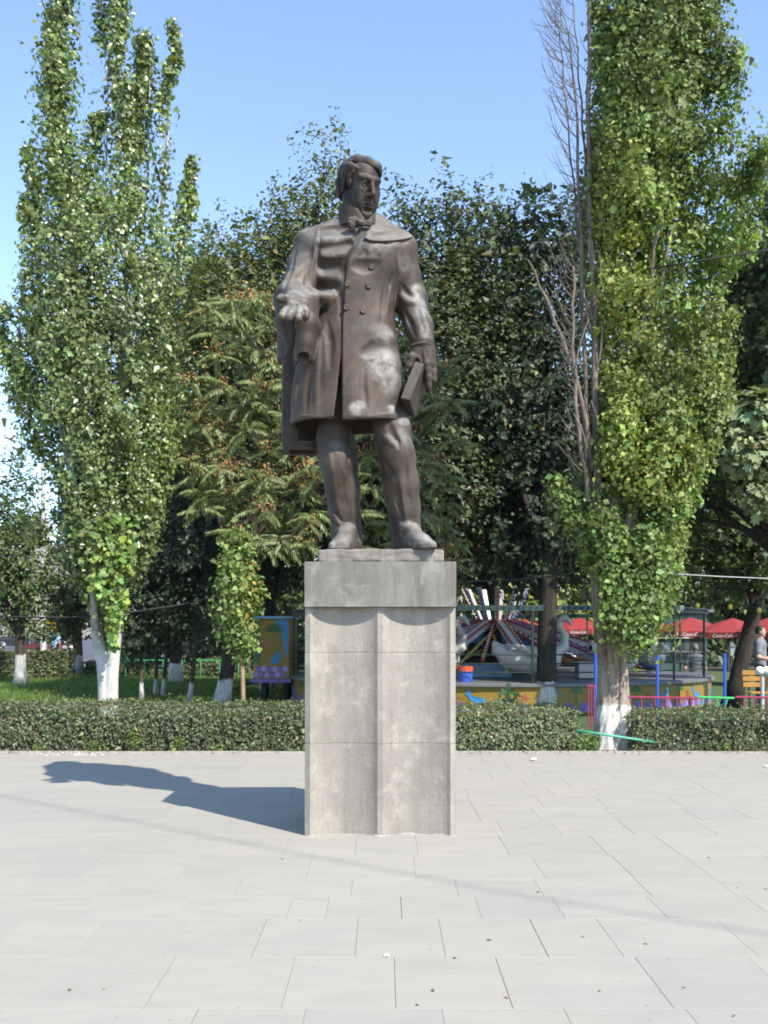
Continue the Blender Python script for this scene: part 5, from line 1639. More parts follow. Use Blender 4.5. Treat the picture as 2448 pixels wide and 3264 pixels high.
# pale maple at the right edge
def maple():
    Ym = 17.2
    root = tag(empty('maple_tree', (gx(2640, Ym), Ym, 0)), 'maple with broad pale grey-green leaves reaching in from the right edge', 'tree')
    m = MB(); trunk_tube(m, pxl([(2640, 2330), (2640, 2000), (2630, 1700), (2620, 1400), (2600, 1100)], Ym), [.16, .14, .12, .09, .04], 4)
    for q in ([(2630, 1700), (2540, 1560), (2430, 1500)], [(2630, 1500), (2530, 1380), (2400, 1320)], [(2620, 1350), (2540, 1250), (2450, 1220)]):
        m.tube([Vector(v) for v in bez(*[at(a, b_, Ym) for a, b_ in q], 6)], [.05, .045, .04, .03, .02, .01], 6, False)
    m.build('trunk', M_BARK_DARK, root, smooth=True)
    rs = np.random.RandomState(5); Ps, Os = [], []
    for px, py, rx, ry, n in ((2420, 1320, 90, 90, 420), (2400, 1450, 110, 80, 460), (2450, 1580, 90, 70, 300), (2530, 1300, 120, 200, 500), (2560, 1600, 100, 150, 300), (2340, 1400, 40, 50, 90), (2640, 1150, 200, 200, 3200), (2720, 850, 220, 260, 2200), (2760, 1350, 200, 220, 2600), (2620, 1560, 150, 180, 2200)):  # dense blobs beyond the right edge are added to shade the ride
        c, r_ = blob(px, py, Ym, rx, ry, .5)
        d = unit(rs.normal(size=(n, 3))); P = np.array(c) + d * np.array(r_) * (rs.rand(n) ** .4)[:, None]
        Ps.append(P); Os.append(d + np.array([.3, -.6, .3]))
    foliage('crown', M_LEAF_DULL, root, np.concatenate(Ps), np.concatenate(Os), .13, (.125, .150, .080), 6, 1, .6, .7, .6, .25, lobed=True)
maple()

# slim dark junipers with thin whitewashed stems on the lawn
M_BARK_THIN = bark_mat('thin_stem_limewashed', (.035, .028, .020), (.09, .07, .05), .42)
for _i, (_px, _Y, _lab, _bl) in enumerate([(447, 24.0, 'small dark conifer with a crooked whitewashed stem nearest the forked poplar', [(440, 1960, 90, 110), (470, 1840, 80, 110)]),
                                      (500, 26.5, 'thin dark conifer, left one of a close pair on the lawn', [(505, 1900, 80, 170), (470, 1700, 90, 140)]),
                                      (527, 26.0, 'thin dark conifer, right one of a close pair on the lawn', [(560, 1880, 90, 170), (570, 1680, 100, 150)]),
                                      (608, 23.6, 'small dark conifer on a slim whitewashed stem beside the dark trunk', [(620, 1900, 80, 130), (650, 1740, 100, 140)])]):
    broad_tree('conifer_tree', _lab, (gx(_px, _Y), _Y, 0), 4.6, [blob(a, b_, _Y, c, d) for a, b_, c, d in _bl], 210 + _i, .10, 5200, (.022, .034, .018), .055, M_BARK_THIN, .5,
               group='small conifers on the lawn', twig=.5, lean=(.15, 0), var=.3, upness=.1, limbs=False)

# trees by the road at the left edge
broad_tree('locust_tree', 'round dark tree with a stout whitewashed trunk at the left edge', (gx(60, 31.5), 31.5, 0), 6.0,
           [blob(60, 1760, 31.5, 110, 200), blob(20, 1900, 31.5, 120, 110), blob(110, 1930, 31.5, 60, 90), blob(-60, 1750, 31.5, 120, 220)], 221, .12, 11000, (.055, .080, .028), .19, bark_mat('dark_bark_limewashed_high', (.030, .024, .018), (.085, .068, .050), .95), .40, twig=.6, alt=(.16, .14, .045), frac=.05)
def loose_branch():
    Yb = 28.0
    root = tag(empty('locust_tree', (gx(-260, Yb), Yb, 0)), 'feathery branches of a tree standing beyond the left edge, under the street lamps', 'tree')
    m = MB(); trunk_tube(m, pxl([(-260, 2210), (-250, 2000), (-230, 1800), (-200, 1600)], Yb), [.16, .14, .12, .08], 9)
    Ps, Os = [], []; rs = np.random.RandomState(9)
    for q in ([(-230, 1800), (-60, 1560), (70, 1520), (120, 1545)], [(-220, 1700), (-60, 1470), (40, 1470), (70, 1480)], [(-230, 1850), (-60, 1640), (60, 1620), (105, 1640)], [(-230, 1800), (-120, 1680), (30, 1690), (100, 1730)]):
        A = [at(a, b_, Yb) for a, b_ in q]; m.tube(A, [.05, .03, .015, .005], 5, False)
        A = np.array([tuple(v) for v in A]); n = 420
        f = rs.rand(n) ** .6 * 2.999; i = f.astype(int); t = (f - i)[:, None]
        P = A[i] * (1 - t) + A[i + 1] * t + rs.normal(0, .17, (n, 3)); Ps.append(P); Os.append(rs.normal(0, 1, (n, 3)) + np.array([0, 0, .6]))
    m.build('trunk', M_BARK_DARK, root, smooth=True)
    foliage('crown', M_LEAF, root, np.concatenate(Ps), np.concatenate(Os), .085, (.060, .085, .030), 10, .5, .5, 1)
loose_branch()
broad_tree('pine_tree', 'small olive pine with a bright whitewashed trunk near the road', (gx(252, 38.5), 38.5, 0), 5.5,
           [blob(245, 1930, 38.5, 95, 90), blob(230, 1840, 38.5, 90, 110), blob(310, 1880, 38.5, 80, 130), blob(200, 1990, 38.5, 60, 50)], 223, .14, 8000, (.060, .072, .030), .21, bark_mat('brown_bark_limewashed', (.06, .045, .03), (.14, .10, .07), .78), .42, twig=.6, upness=.1)
broad_tree('pine_tree', 'distant tree with a whitewashed stem seen between the small conifers', (gx(594, 38), 38, 0), 7.5,
           [blob(600, 1850, 38, 130, 160), blob(520, 1750, 38.5, 130, 180), blob(680, 1760, 38, 120, 200)], 224, .15, 8000, (.032, .046, .022), .14, bark_mat('grey_bark_limewashed', (.05, .04, .03), (.12, .09, .07), .6), .42, twig=.7)
# sunlit trees closing the view behind the ride
for _i, (_px, _Y, _lab) in enumerate([(1010, 44, 'far green tree hidden mostly behind the pedestal'), (1330, 46, 'far tree behind the hub of the swan ride'), (1660, 43, 'far sunlit yellow-green tree behind the red parasols'), (2010, 45, 'far tree behind the columnar poplar trunk'), (2330, 44, 'far tree behind the kiosk at the right'), (760, 47, 'far tree behind the painted booth'), (2650, 42, 'far tree beyond the right edge')]):
    broad_tree('lime_tree', _lab, (gx(_px, _Y), _Y, 0), 11, [blob(_px, 1650, _Y, 210, 230), blob(_px + 60, 1400, _Y, 170, 240), blob(_px - 70, 1850, _Y, 190, 120), blob(_px + 90, 1880, _Y, 160, 90), blob(_px, 1960, _Y, 200, 60)],
               230 + _i, .26, 8500, ((.062, .088, .034), (.070, .095, .032), (.135, .15, .045), (.055, .08, .03), (.06, .085, .03), (.05, .07, .03), (.06, .08, .03))[_i], .22, M_BARK_WASH, .3, group='trees closing the view behind the ride', twig=1.0)

# ------------------------------------------------------------------ tree of heaven with long feathered leaves, behind the statue
def compound_leaf(seed, orange=False):
    rs = np.random.RandomState(seed)
    n = 10; L = .45 * rs.uniform(.85, 1.1)
    t = np.linspace(0, 1, 16)
    rx = L * t; rz = .22 * L * t - .46 * L * t ** 2
    P, Nn, D, S = [], [], [], []
    for i in range(n):
        u = .16 + .80 * i / (n - 1)
        x, z = L * u, .22 * L * u - .46 * L * u ** 2
        for s in (-1, 1):
            P.append((x, s * .004, z)); D.append((.30 + .25 * u, s * .55, -.85 + rs.normal(0, .08))); Nn.append((0.05 + rs.normal(0, .1), s * .75, .62 + rs.normal(0, .1)))
            S.append(.122 * (1 - .38 * abs(u - .45)) * rs.uniform(.9, 1.08))
    P.append((L, 0, rz[-1])); D.append((1, 0, -.6)); Nn.append((.3, 0, 1)); S.append(.07)
    V, F = leaf_arrays(np.array(P), np.array(Nn, float), np.array(D, float), np.array(S), .36, .04, .16)
    tn = tints(rs, len(P), (.110, .135, .056), .22, .10) if not orange else tints(rs, len(P), (.15, .115, .05), .2, .1)
    T = np.repeat(tn, 4, 0)
    m = MB(); m.tube([(a, 0, b_) for a, b_ in zip(rx[::3], rz[::3])], [.0045, .004, .0036, .003, .0022, .0015][:len(rx[::3])], 4, False)
    F = [tuple(f) for f in F] ; nv = len(V)
    F += [tuple(i + nv for i in f) for f in m.f]
    V = np.concatenate([V, np.array(m.v)]); T = np.concatenate([T, np.tile(np.array([[.16, .12, .05]]), (len(m.v), 1))])
    return V, F, T

def far_thicket():
    rs = np.random.RandomState(88); n = 15000; Y = 50 + 8 * rs.rand(n)
    px = rs.uniform(330, 2750, n); top = 3.6 + 1.2 * np.sin(px * .011) + .8 * np.sin(px * .037 + 1)
    P = np.stack([(px - 1224) * Y / FPX, Y, rs.rand(n) * top], 1)
    o = foliage('far_thicket', M_LEAF, None, P, rs.normal(0, .6, (n, 3)) + np.array([.2, -1, .4]), .42, (.05, .072, .03), 89)
    tag(o, 'far thicket of shrubs closing the park behind the rides', 'thicket', kind='stuff')
far_thicket()

def heaven_tree():
    Yt = 17.8
    base = Vector((gx(1165, Yt), Yt, 0))
    root = tag(empty('tree_of_heaven', base), 'tree of heaven with long feathered leaves and orange seed clusters behind the statue', 'tree')
    rs = np.random.RandomState(50); rn = random.Random(50)
    mb = MB()
    trunk_tube(mb, pxl([(1165, 2310), (1165, 2100), (1168, 1900), (1180, 1700), (1200, 1560), (1215, 1480)], Yt), [.13, .11, .10, .085, .07, .05], 7)
    tips = []
    def scatter(n, x0, x1, y0, y1, dmin, Ya, Yb, cond=None):
        out = []; tr = 0
        while len(out) < n and tr < 6000:
            tr += 1
            p = (rn.uniform(x0, x1), rn.uniform(y0, y1))
            if cond and not cond(*p): continue
            if all((p[0] - q[0]) ** 2 + (p[1] - q[1]) ** 2 > dmin ** 2 for q in out): out.append(p)
        for p in out: tips.append((p[0], p[1], rn.uniform(Ya, Yb)))
    lefty = lambda x, y: x > 590 + .00052 * (y - 1330) ** 2 and not (y > 1640 and x < 760)
    scatter(78, 575, 1010, 960, 1760, 37, 16.2, 17.6, lefty)
    scatter(24, 1330, 1450, 1150, 1800, 36, 16.6, 17.6)
    scatter(20, 1100, 1320, 1340, 1760, 42, 16.6, 17.6)
    scatter(16, 960, 1340, 880, 1340, 70, 16.9, 18.2)
    variants = []
    for i in range(9):
        V, F, T = compound_leaf(300 + i, i == 8)
        o = np_mesh('compound_leaf', V, F, M_LEAF, root, tint=T, local=False); variants.append(o)
    jobs = []
    for px, py, Y in tips:
        c = at(px, py, Y)
        hub = Vector((gx(1190 if px < 1250 else 1215, Yt), Yt, hz(1500 + rn.uniform(-120, 250), Yt)))
        mid = (hub + c) / 2 + Vector((0, 0, .25))
        mb.tube([Vector(v) for v in bez(hub, mid, c, 7)], [.030, .027, .023, .019, .015, .011, .008], 5, False)
        k = rn.randint(6, 9); a0 = rn.uniform(0, 6.28)
        side = -1 if px < 1150 else 1
        for j in range(k):
            az = a0 + 2 * math.pi * j / k + rn.uniform(-.3, .3)
            jobs.append((c + Vector((0, 0, rn.uniform(-.05, .08))), az, rn.uniform(-.55, .75), rn.uniform(-.6, .6), rn.uniform(.7, 1.15)))
    mb.build('trunk', M_BARK_DARK, root, smooth=True)
    # the leaves that show largest (towards the viewer) are parts, the rest one mass
    def toward(j): return j[0].y + .4 * math.sin(j[1])
    jobs.sort(key=toward)
    RV, RF, RT = [], [], []; nv = 0
    for i, (p, az, tilt, roll, s) in enumerate(jobs):
        vi = rn.randrange(8) if rn.random() > .008 else 8
        M = Matrix.Translation(p) @ Matrix.Rotation(az, 4, 'Z') @ Matrix.Rotation(tilt, 4, 'Y') @ Matrix.Rotation(roll, 4, 'X') @ Matrix.Scale(s, 4)
        src = variants[vi]
        if i < 291:
            o = src.copy(); COL.objects.link(o); o.parent = root; o.matrix_local = Matrix.Translation(-base) @ M
        else:
            me = src.data
            co = np.empty(len(me.vertices) * 3, np.float32); me.vertices.foreach_get('co', co); co = co.reshape(-1, 3)
            A = np.array(M); RV.append(co @ A[:3, :3].T + A[:3, 3])
            RF += [tuple(v + nv for v in f.vertices) for f in me.polygons]; nv += len(co)
            tt = np.empty(len(co) * 4, np.float32); me.color_attributes['tint'].data.foreach_get('color', tt); RT.append(tt.reshape(-1, 4)[:, :3])
    for v in variants:
        j = jobs[rn.randrange(len(jobs))]
        v.matrix_local = Matrix.Translation(-base) @ Matrix.Translation(j[0]) @ Matrix.Rotation(j[1] + .5, 4, 'Z')
    o = np_mesh('inner_leaves', np.concatenate(RV), RF, M_LEAF, root, tint=np.concatenate(RT)); o['kind'] = 'stuff'
    # hanging bunches of orange-brown winged seeds
    P = []
    for px, py, Y in tips:
        if rn.random() < (.62 if px < 1010 else .4):
            c = np.array(at(px, py, Y)); P.append(c + rs.normal(0, 1, (55, 3)) * np.array([.11, .10, .07]) + np.array([0, -.16, .05]))
    P = np.concatenate(P)
    foliage('seed_clusters', M_LEAF_DULL, root, P, rs.normal(0, 1, P.shape) + np.array([0, -.4, .3]), .050, (.27, .145, .06), 55, .35, .3, 1, .5)
heaven_tree()

# ------------------------------------------------------------------ small painted things of the fairground
def paint(name, col, rough=.45, grime=.25, var=.10):
    return simple_mat(name, col, rough, 0, var, 7, 0, .5, grime)
P_WHITE = paint('white_paint', (.48, .48, .46)); P_PINK = paint('pink_paint', (.30, .026, .085)); P_YEL = paint('yellow_paint', (.62, .42, .03))
P_RED = paint('orange_red_paint', (.50, .07, .03)); P_BLUE = paint('blue_paint', (.02, .08, .42)); P_GREEN = paint('green_paint', (.03, .34, .10))
P_TEAL = paint('teal_paint', (.016, .055, .055)); P_DKGREEN = paint('dark_green_paint', (.012, .035, .022)); P_LBLUE = paint('light_blue_paint', (.20, .36, .52))
P_PURPLE = paint('purple_paint', (.16, .10, .33)); P_MURAL = paint('mural_yellow', (.25, .155, .010), .5, .45); P_PALM = paint('mural_green', (.02, .10, .025)); P_SEA = paint('mural_blue', (.03, .20, .42))
P_GREY = paint('grey_deck_paint', (.13, .135, .14)); P_SWAN = paint('white_gelcoat', (.46, .46, .42), .35, .35); P_BULB = paint('yellow_bulb_glass', (.75, .55, .05), .2, 0)
P_BULBW = paint('white_bulb_glass', (.8, .8, .76), .2, 0); P_CANVAS = simple_mat('red_canvas', (.25, .024, .021), .75, 0, .12, 5, .1); P_TEXT = paint('white_lettering', (.8, .8, .78), .6, 0)
P_ORANGE = paint('orange_wood_paint', (.40, .19, .03)); P_DARK = paint('dark_interior', (.02, .02, .02), .8, 0); P_TYRE = paint('tyre_rubber', (.02, .02, .02), .85, 0)

P_ARM = paint('bright_white_arm_paint', (.72, .73, .73), .4, .15)
RC = Vector((2.83, 25.3, 0)); RR = 5.25; DECK = .60
ride = tag(empty('swan_ride', RC), 'swan carousel with white swan boats on lit arms behind the dark trunk', 'fairground ride')

def ring_pt(r_, a, z):
    return Vector((RC.x + r_ * math.cos(a), RC.y + r_ * math.sin(a), z))

def ride_build():
    MB().lathe([(.02, DECK), (RR, DECK), (RR + .05, DECK - .02), (RR + .05, DECK - .07), (RR - .02, DECK - .08)], RC, 72).build('deck', P_GREY, ride)
    MB().lathe([(RR - .03, DECK - .08), (RR - .03, -.1)], RC, 72).build('skirt', P_MURAL, ride)
    # mural painted on the skirt: waves, palms, stars, dolphins
    def decal(name, polys, mat, off):
        for a0, z0, poly in polys:
            m = MB()
            for pl in (poly if isinstance(poly[0][0], tuple) else [poly]):
                v = [ring_pt(RR - .03 + off, a0 + x / RR, z0 + y) for x, y in pl]
                m.add(v, [tuple(range(len(v)))])
            m.build(name, mat, ride)
    wave = [(-.16, 0), (.16, 0), (.15, .10), (.10, .17), (.02, .19), (-.06, .16), (-.02, .12), (-.08, .06)]
    fr = [(-math.pi * .97) + i * .32 / RR for i in range(48)]
    decal('painted_wave', [(a, .02, wave) for a in fr], P_PURPLE, .006)
    decal('painted_wave', [(a + .02, .02, [(x * .55, y * .6) for x, y in wave]) for a in fr], paint('pale_purple', (.28, .20, .42)), .010)
    palms, stars, dol = [], [], []
    def frond(ang, L): 
        c, s_ = math.cos(ang), math.sin(ang); n = (-s_ * .035, c * .035)
        return [(0, 0), (c * L * .5 + n[0], s_ * L * .5 + n[1] + .02), (c * L, s_ * L - .04), (c * L * .5 - n[0], s_ * L * .5 - n[1])]
    for i in range(11):
        a = -math.pi * .95 + i * .27
        palms.append((a, .40, [frond(.1 + k * .49, .19) for k in range(7)] + [[(-.015, -.2), (.015, -.2), (.012, 0), (-.012, 0)]]))
        stars.append((a + .065, .30, [[(0, 0)] + [(math.cos(k * 1.2566 + d) * q, math.sin(k * 1.2566 + d) * q) for d, q in ((-.28, .05), (0, .13), (.28, .05))] for k in range(5)]))
        s = 1 if i % 2 else -1
        dp = [(-.22, .02), (-.12, .10), (0, .13), (.06, .12), (.13, .18), (.11, .26), (.16, .24), (.22, .30), (.20, .21), (.25, .17), (.19, .15), (.14, .06), (.02, .00), (-.10, -.01)]
        dol.append((a + .15, .20, [(s * x, y) for x, y in dp][::s]))
    decal('painted_palm', palms, P_PALM, .004); decal('painted_star', stars, P_PINK, .005); decal('painted_dolphin', dol, P_SEA, .007)
    # central tower
    m = MB()
    for k in range(8):
        a = k * math.pi / 4 + .2
        m.tube([ring_pt(.95, a, DECK), ring_pt(.42, a, 1.80)], .05, 6); m.tube([ring_pt(.95, a, DECK), ring_pt(.5, a + math.pi / 4, 1.7)], .03, 5)
    m.build('tower_strut', P_RED, ride)
    MB().lathe([(.02, 1.95), (.50, 1.95), (.55, 1.88), (.55, 1.74), (.48, 1.70), (.02, 1.70)], RC, 24).build('tower_hub', P_RED, ride)
    MB().lathe([(.01, 1.68), (.75, 1.66), (1.05, DECK)], RC, 20).build('dark_hub_core', P_DARK, ride)  # added dark drum, stands for the shade inside the hub
    MB().box(RC + Vector((-.9, -2.6, DECK + .16)), (1.9, .5, .30)).build('machine_box', P_LBLUE, ride, bevel=.02)
    MB().box(RC + Vector((1.9, -3.2, DECK + .20)), (.9, .5, .36)).build('machine_box', P_WHITE, ride, bevel=.02)
    # crown of lit strips leaning outwards
    for k in range(11):
        a = k * 2 * math.pi / 11 + .1
        p, q = ring_pt(.45, a, 1.95), ring_pt(.85, a, 2.75)
        st = MB(); d = (q - p).normalized(); t = Vector((-math.sin(a), math.cos(a), 0)); n = d.cross(t)
        st.box((p + q) / 2, (.11, .03, (q - p).length), Matrix((t, n, d)).transposed())
        o = st.build('crown_strip', P_WHITE, ride)
        bl = MB()
        for j in range(9): bl.ball(p.lerp(q, (j + .5) / 9) + Vector((math.cos(a), math.sin(a), -.5)) * .035, .03, 5)
        bl.build('bulb_row', (P_PINK, P_BLUE, P_RED)[k % 3], o)['kind'] = 'stuff'
    # arms and swans
    NA = 11
    arms = []
    for k in range(NA):
        a = math.radians(-85) + k * 2 * math.pi / NA
        p, q = ring_pt(.50, a, 1.86), ring_pt(4.05, a, .82)
        d = (q - p).normalized(); t = Vector((-math.sin(a), math.cos(a), 0)); n = d.cross(t)
        if n.z < 0: n = -n
        rot = Matrix((t, n, d)).transposed()
        am = MB().box((p + q) / 2, (.17, .16, (q - p).length), rot).build('arm', P_ARM, ride, bevel=.01)
        for s in (-1, 1):
            MB().box((p + q) / 2 + t * .10 * s + n * .085, (.05, .05, (q - p).length), rot).build('edge_strip', P_PINK, am)
        bl = MB()
        for j in range(16):
            for s in (-1, 1): bl.ball(p.lerp(q, (j + .5) / 16) + n * .115 + t * .10 * s, .026, 4)
        bl.build('bulb_row', P_BLUE if k % 2 else P_BULB, am)['kind'] = 'stuff'
        # gusset near the tower and yellow truss rod below
        g0, g1, g2 = p + d * .15 - n * .08, p + d * 1.25 - n * .08, p + d * .35 - n * .55
        MB().add([g0 + t * .02, g1 + t * .02, g2 + t * .02, g0 - t * .02, g1 - t * .02, g2 - t * .02], [(0, 1, 2), (5, 4, 3), (0, 3, 4, 1), (1, 4, 5, 2), (2, 5, 3, 0)]).build('gusset', P_LBLUE, am)
        rod = MB(); rod.tube([g2, p + d * 1.6 - n * .42, q - n * .12], .028, 6)
        for j in range(5):
            u = p + d * (.9 + j * .5); w_ = p + d * (1.15 + j * .5)
            low = lambda x: (g2.lerp(p + d * 1.6 - n * .42, min(1, x / 1.25)) if x < 1.25 else (p + d * 1.6 - n * .42).lerp(q - n * .12, (x - 1.25) / 2))
            rod.tube([u - n * .07, low(.55 + j * .5)], .014, 4)
        rod.build('truss_rod', P_YEL if k % 3 else P_RED, am)
        for s in (-1, 1):
            MB().tube([p + t * .22 * s - n * .12, q + t * .55 * s - n * .05], .035, 6).build('stay_rod', (P_RED, P_BLUE, P_YEL)[(k + s) % 3], am)
        u0, u1 = ring_pt(.50, a + math.pi / NA, 1.80), ring_pt(3.3, a + math.pi / NA, 1.00)
        st_ = MB().tube([u0, u1], .045, 6).build('stay_beam', P_WHITE if k % 2 else P_RED, ride)
        b2 = MB()
        for j in range(12): b2.ball(u0.lerp(u1, (j + .5) / 12) + Vector((0, 0, .06)), .026, 4)
        b2.build('bulb_row', P_PINK if k % 2 else P_BULBW, st_)['kind'] = 'stuff'
    # one swan boat, then copies
    cl = Clay((-1.0, -.5, -.1), (1.15, .5, 1.45), .03)
    cl.ell((0, 0, .36), (.78, .37, .34), None, 0)
    cl.chain([(-.55, 0, .42), (-.85, 0, .62), (-.95, 0, .78)], [.26, .14, .04], .10, False, (1, .8, 1))
    cl.ell((.05, 0, .62), (.46, .24, .22), None, .03, True)
    for s in (-1, 1):
        cl.chain([(.35, s * .30, .50), (-.05, s * .36, .56), (-.55, s * .30, .72)], [.13, .12, .04], .05)
    cl.chain([(.58, 0, .50), (.84, 0, .66), (.88, 0, .92), (.74, 0, 1.14), (.74, 0, 1.30), (.86, 0, 1.36), (.97, 0, 1.28)], [.18, .115, .085, .07, .068, .078, .062], .05)
    cl.chain([(.97, 0, 1.27), (1.07, 0, 1.16)], [.045, .02], .02)
    cl.cut_below(.06)
    V, Q = cl.mesh()
    first = None
    for k in range(NA):
        a = math.radians(-85) + k * 2 * math.pi / NA
        if first is None:
            first = np_mesh('swan_boat', V, Q, P_SWAN, ride, smooth=True, local=False); o = first
        else:
            o = first.copy(); COL.objects.link(o); o.parent = ride
        c = ring_pt(3.85, a, DECK + .10) - RC
        o.location = c; o.rotation_euler = (0, 0, a + math.pi / 2); o.scale = (.86, .86, .92)
    # perimeter frame: posts, beam with holes, wire rails
    for k in range(18):
        a = math.radians(-8) - k * math.radians(20)
        MB().tube([ring_pt(RR - .12, a, DECK), ring_pt(RR - .12, a, 2.15)], .028, 6).build('post', P_DKGREEN, ride)
    bm = MB(); bm.lathe([(RR - .10, 2.07), (RR - .10, 2.18), (RR - .15, 2.18), (RR - .15, 2.07), (RR - .10, 2.07)], RC, 90)
    o = bm.build('ring_beam', P_TEAL, ride)
    hm = MB()
    for k in range(120):
        a = -math.pi + k * math.pi / 120
        c = ring_pt(RR - .095, a, 2.125); t = Vector((-math.sin(a), math.cos(a), 0))
        hm.add([c + t * .035 * math.cos(j * .785) + Vector((0, 0, .035 * math.sin(j * .785))) for j in range(8)], [tuple(range(8))])
    hm.build('beam_holes', P_DARK, o)['kind'] = 'stuff'
    for z in (.80, .98, 1.16):
        MB().lathe([(RR - .115, z), (RR - .105, z + .012), (RR - .115, z + .024), (RR - .125, z + .012), (RR - .115, z)], RC, 90).build('rail', P_DKGREEN, ride)
    MB().lathe([(.15, 0), (.16, .22), (.13, .22), (.13, .02)], ring_pt(4.7, math.radians(-104), DECK), 16).build('drum', P_BLUE, ride)
    MB().lathe([(.162, .22), (.162, .32), (.01, .32)], ring_pt(4.7, math.radians(-104), DECK), 16).build('drum_lid', P_RED, ride)
ride_build()

# ------------------------------------------------------------------ red parasols with lettering
LETTER = {}
def parasol(px, Y, ztop, rad, rz, label):
    c = Vector((gx(px, Y), Y, 0))
    root = tag(empty('parasol', c, rz), label, 'parasol', 'red parasols over the cafe tables')
    n = 8
    prof = [(.02, ztop), (rad * .5, ztop - .20), (rad, ztop - .46)]
    m = MB(); V = []
    for r_, z in prof:
        for k in range(n):
            a = 2 * math.pi * k / n; V.append(c + Vector((r_ * math.cos(a + rz), r_ * math.sin(a + rz), z)))
    F = [(i * n + k, i * n + (k + 1) % n, (i + 1) * n + (k + 1) % n, (i + 1) * n + k) for i in range(2) for k in range(n)]
    m.add(V, F)
    o = np_mesh('canopy', [(Vector(v) - c) for v in m.v], m.f, P_CANVAS, root, local=False)
    o.rotation_euler = (0, 0, -rz)
    vm = MB()
    for k in range(n):
        a, b_ = 2 * math.pi * k / n + rz, 2 * math.pi * (k + 1) / n + rz
        p, q = Vector((rad * math.cos(a), rad * math.sin(a), ztop - .46)), Vector((rad * math.cos(b_), rad * math.sin(b_), ztop - .46))
        vm.add([p, q, q + Vector((0, 0, -.17)), (p + q) / 2 + Vector((0, 0, -.20)), p + Vector((0, 0, -.17))], [(0, 1, 2, 3, 4)])
    o = np_mesh('valance', vm.v, vm.f, P_CANVAS, root, local=False); o.rotation_euler = (0, 0, -rz)
    for k in range(n):
        am = 2 * math.pi * (k + .5) / n
        if math.sin(am + rz) > .1: continue
        cu = bpy.data.curves.new('lettering', 'FONT'); cu.body = 'Coca-Cola'; cu.size = .15; cu.align_x = 'CENTER'; cu.shear = .25; cu.extrude = .001
        cu.materials.append(P_TEXT)
        if LETTER.get('me') is None:
            tmp = bpy.data.objects.new('tmp', cu); COL.objects.link(tmp); bpy.context.view_layer.update()
            LETTER['me'] = bpy.data.meshes.new_from_object(tmp.evaluated_get(bpy.context.evaluated_depsgraph_get())); bpy.data.objects.remove(tmp)
        t = bpy.data.objects.new('lettering', LETTER['me']); COL.objects.link(t); t.parent = root
        d = Vector((math.cos(am), math.sin(am), 0)) * (rad * math.cos(math.pi / n) + .012)
        t.location = (d.x, d.y, ztop - .61); t.rotation_euler = (R(90), 0, am + math.pi / 2)
    rb = MB()
    for k in range(n):
        a = 2 * math.pi * k / n + rz
        rb.tube([c + Vector((.03, 0, ztop - .45)), c + Vector((rad * .6 * math.cos(a), rad * .6 * math.sin(a), ztop - .27))], .008, 4)
    rb.build('ribs', P_ORANGE, None)
    o = bpy.data.objects[-1] if False else [x for x in COL.objects if x.name.startswith('ribs')][-1]
    o.parent = root; o.matrix_parent_inverse = root.matrix_basis.inverted() if False else (Matrix.Translation(c) @ Matrix.Rotation(rz, 4, 'Z')).inverted()
    pm = MB().tube([(0, 0, 0), (0, 0, ztop)], .022, 8)
    np_mesh('pole', pm.v, pm.f, P_ORANGE, root, local=False)
    bs = MB().lathe([(.001, .10), (.22, .10), (.26, .0)], (0, 0, 0), 16)
    np_mesh('base', bs.v, bs.f, P_GREY, root, local=False)
parasol(1845, 38, 2.22, 1.25, .2, 'red parasol just left of the thick double trunk, in full sun')
parasol(1672, 40, 2.18, 1.2, .5, 'red parasol behind the arms of the swan ride')
parasol(1462, 37, 2.1, 1.15, .1, 'red parasol beside the right edge of the pedestal')
parasol(2060, 34, 2.12, 1.3, .3, 'red parasol just right of the thick double trunk')
parasol(2200, 33, 2.14, 1.35, .15, 'red parasol in shade above the seated man')
parasol(2335, 32, 2.10, 1.3, .6, 'red parasol in shade behind the leaning trunk')
parasol(2460, 31, 2.12, 1.3, .4, 'red parasol cut off by the right edge')

# ------------------------------------------------------------------ kiosk and cream building behind
def kiosk():
    Y = 37.0; x0, x1 = gx(2010, Y), gx(2260, Y)
    root = tag(empty('kiosk', ((x0 + x1) / 2, Y + 1, 0)), 'dark cafe kiosk with a pale fascia behind the red parasols', 'kiosk')
    MB().box(((x0 + x1) / 2, Y + 1.2, 1.2), (x1 - x0, 2.0, 2.4)).build('wall', paint('kiosk_green', (.03, .07, .06)), root)
    MB().box(((x0 + x1) / 2, Y + .1, 1.55), (x1 - x0 + .1, .06, .24)).build('fascia', P_WHITE, root)
    MB().box(((x0 + x1) / 2, Y + .05, .95), (x1 - x0, .30, .06)).build('counter', P_GREY, root)
    for i in range(4):
        MB().box((x0 + (i + .5) * (x1 - x0) / 4, Y + .19, 1.2), (.5, .02, .4)).build('window', P_DARK, root)
    MB().box(((x0 + x1) / 2, Y + 1.2, 2.45), (x1 - x0 + .4, 2.4, .10)).build('roof', P_GREY, root)
kiosk()
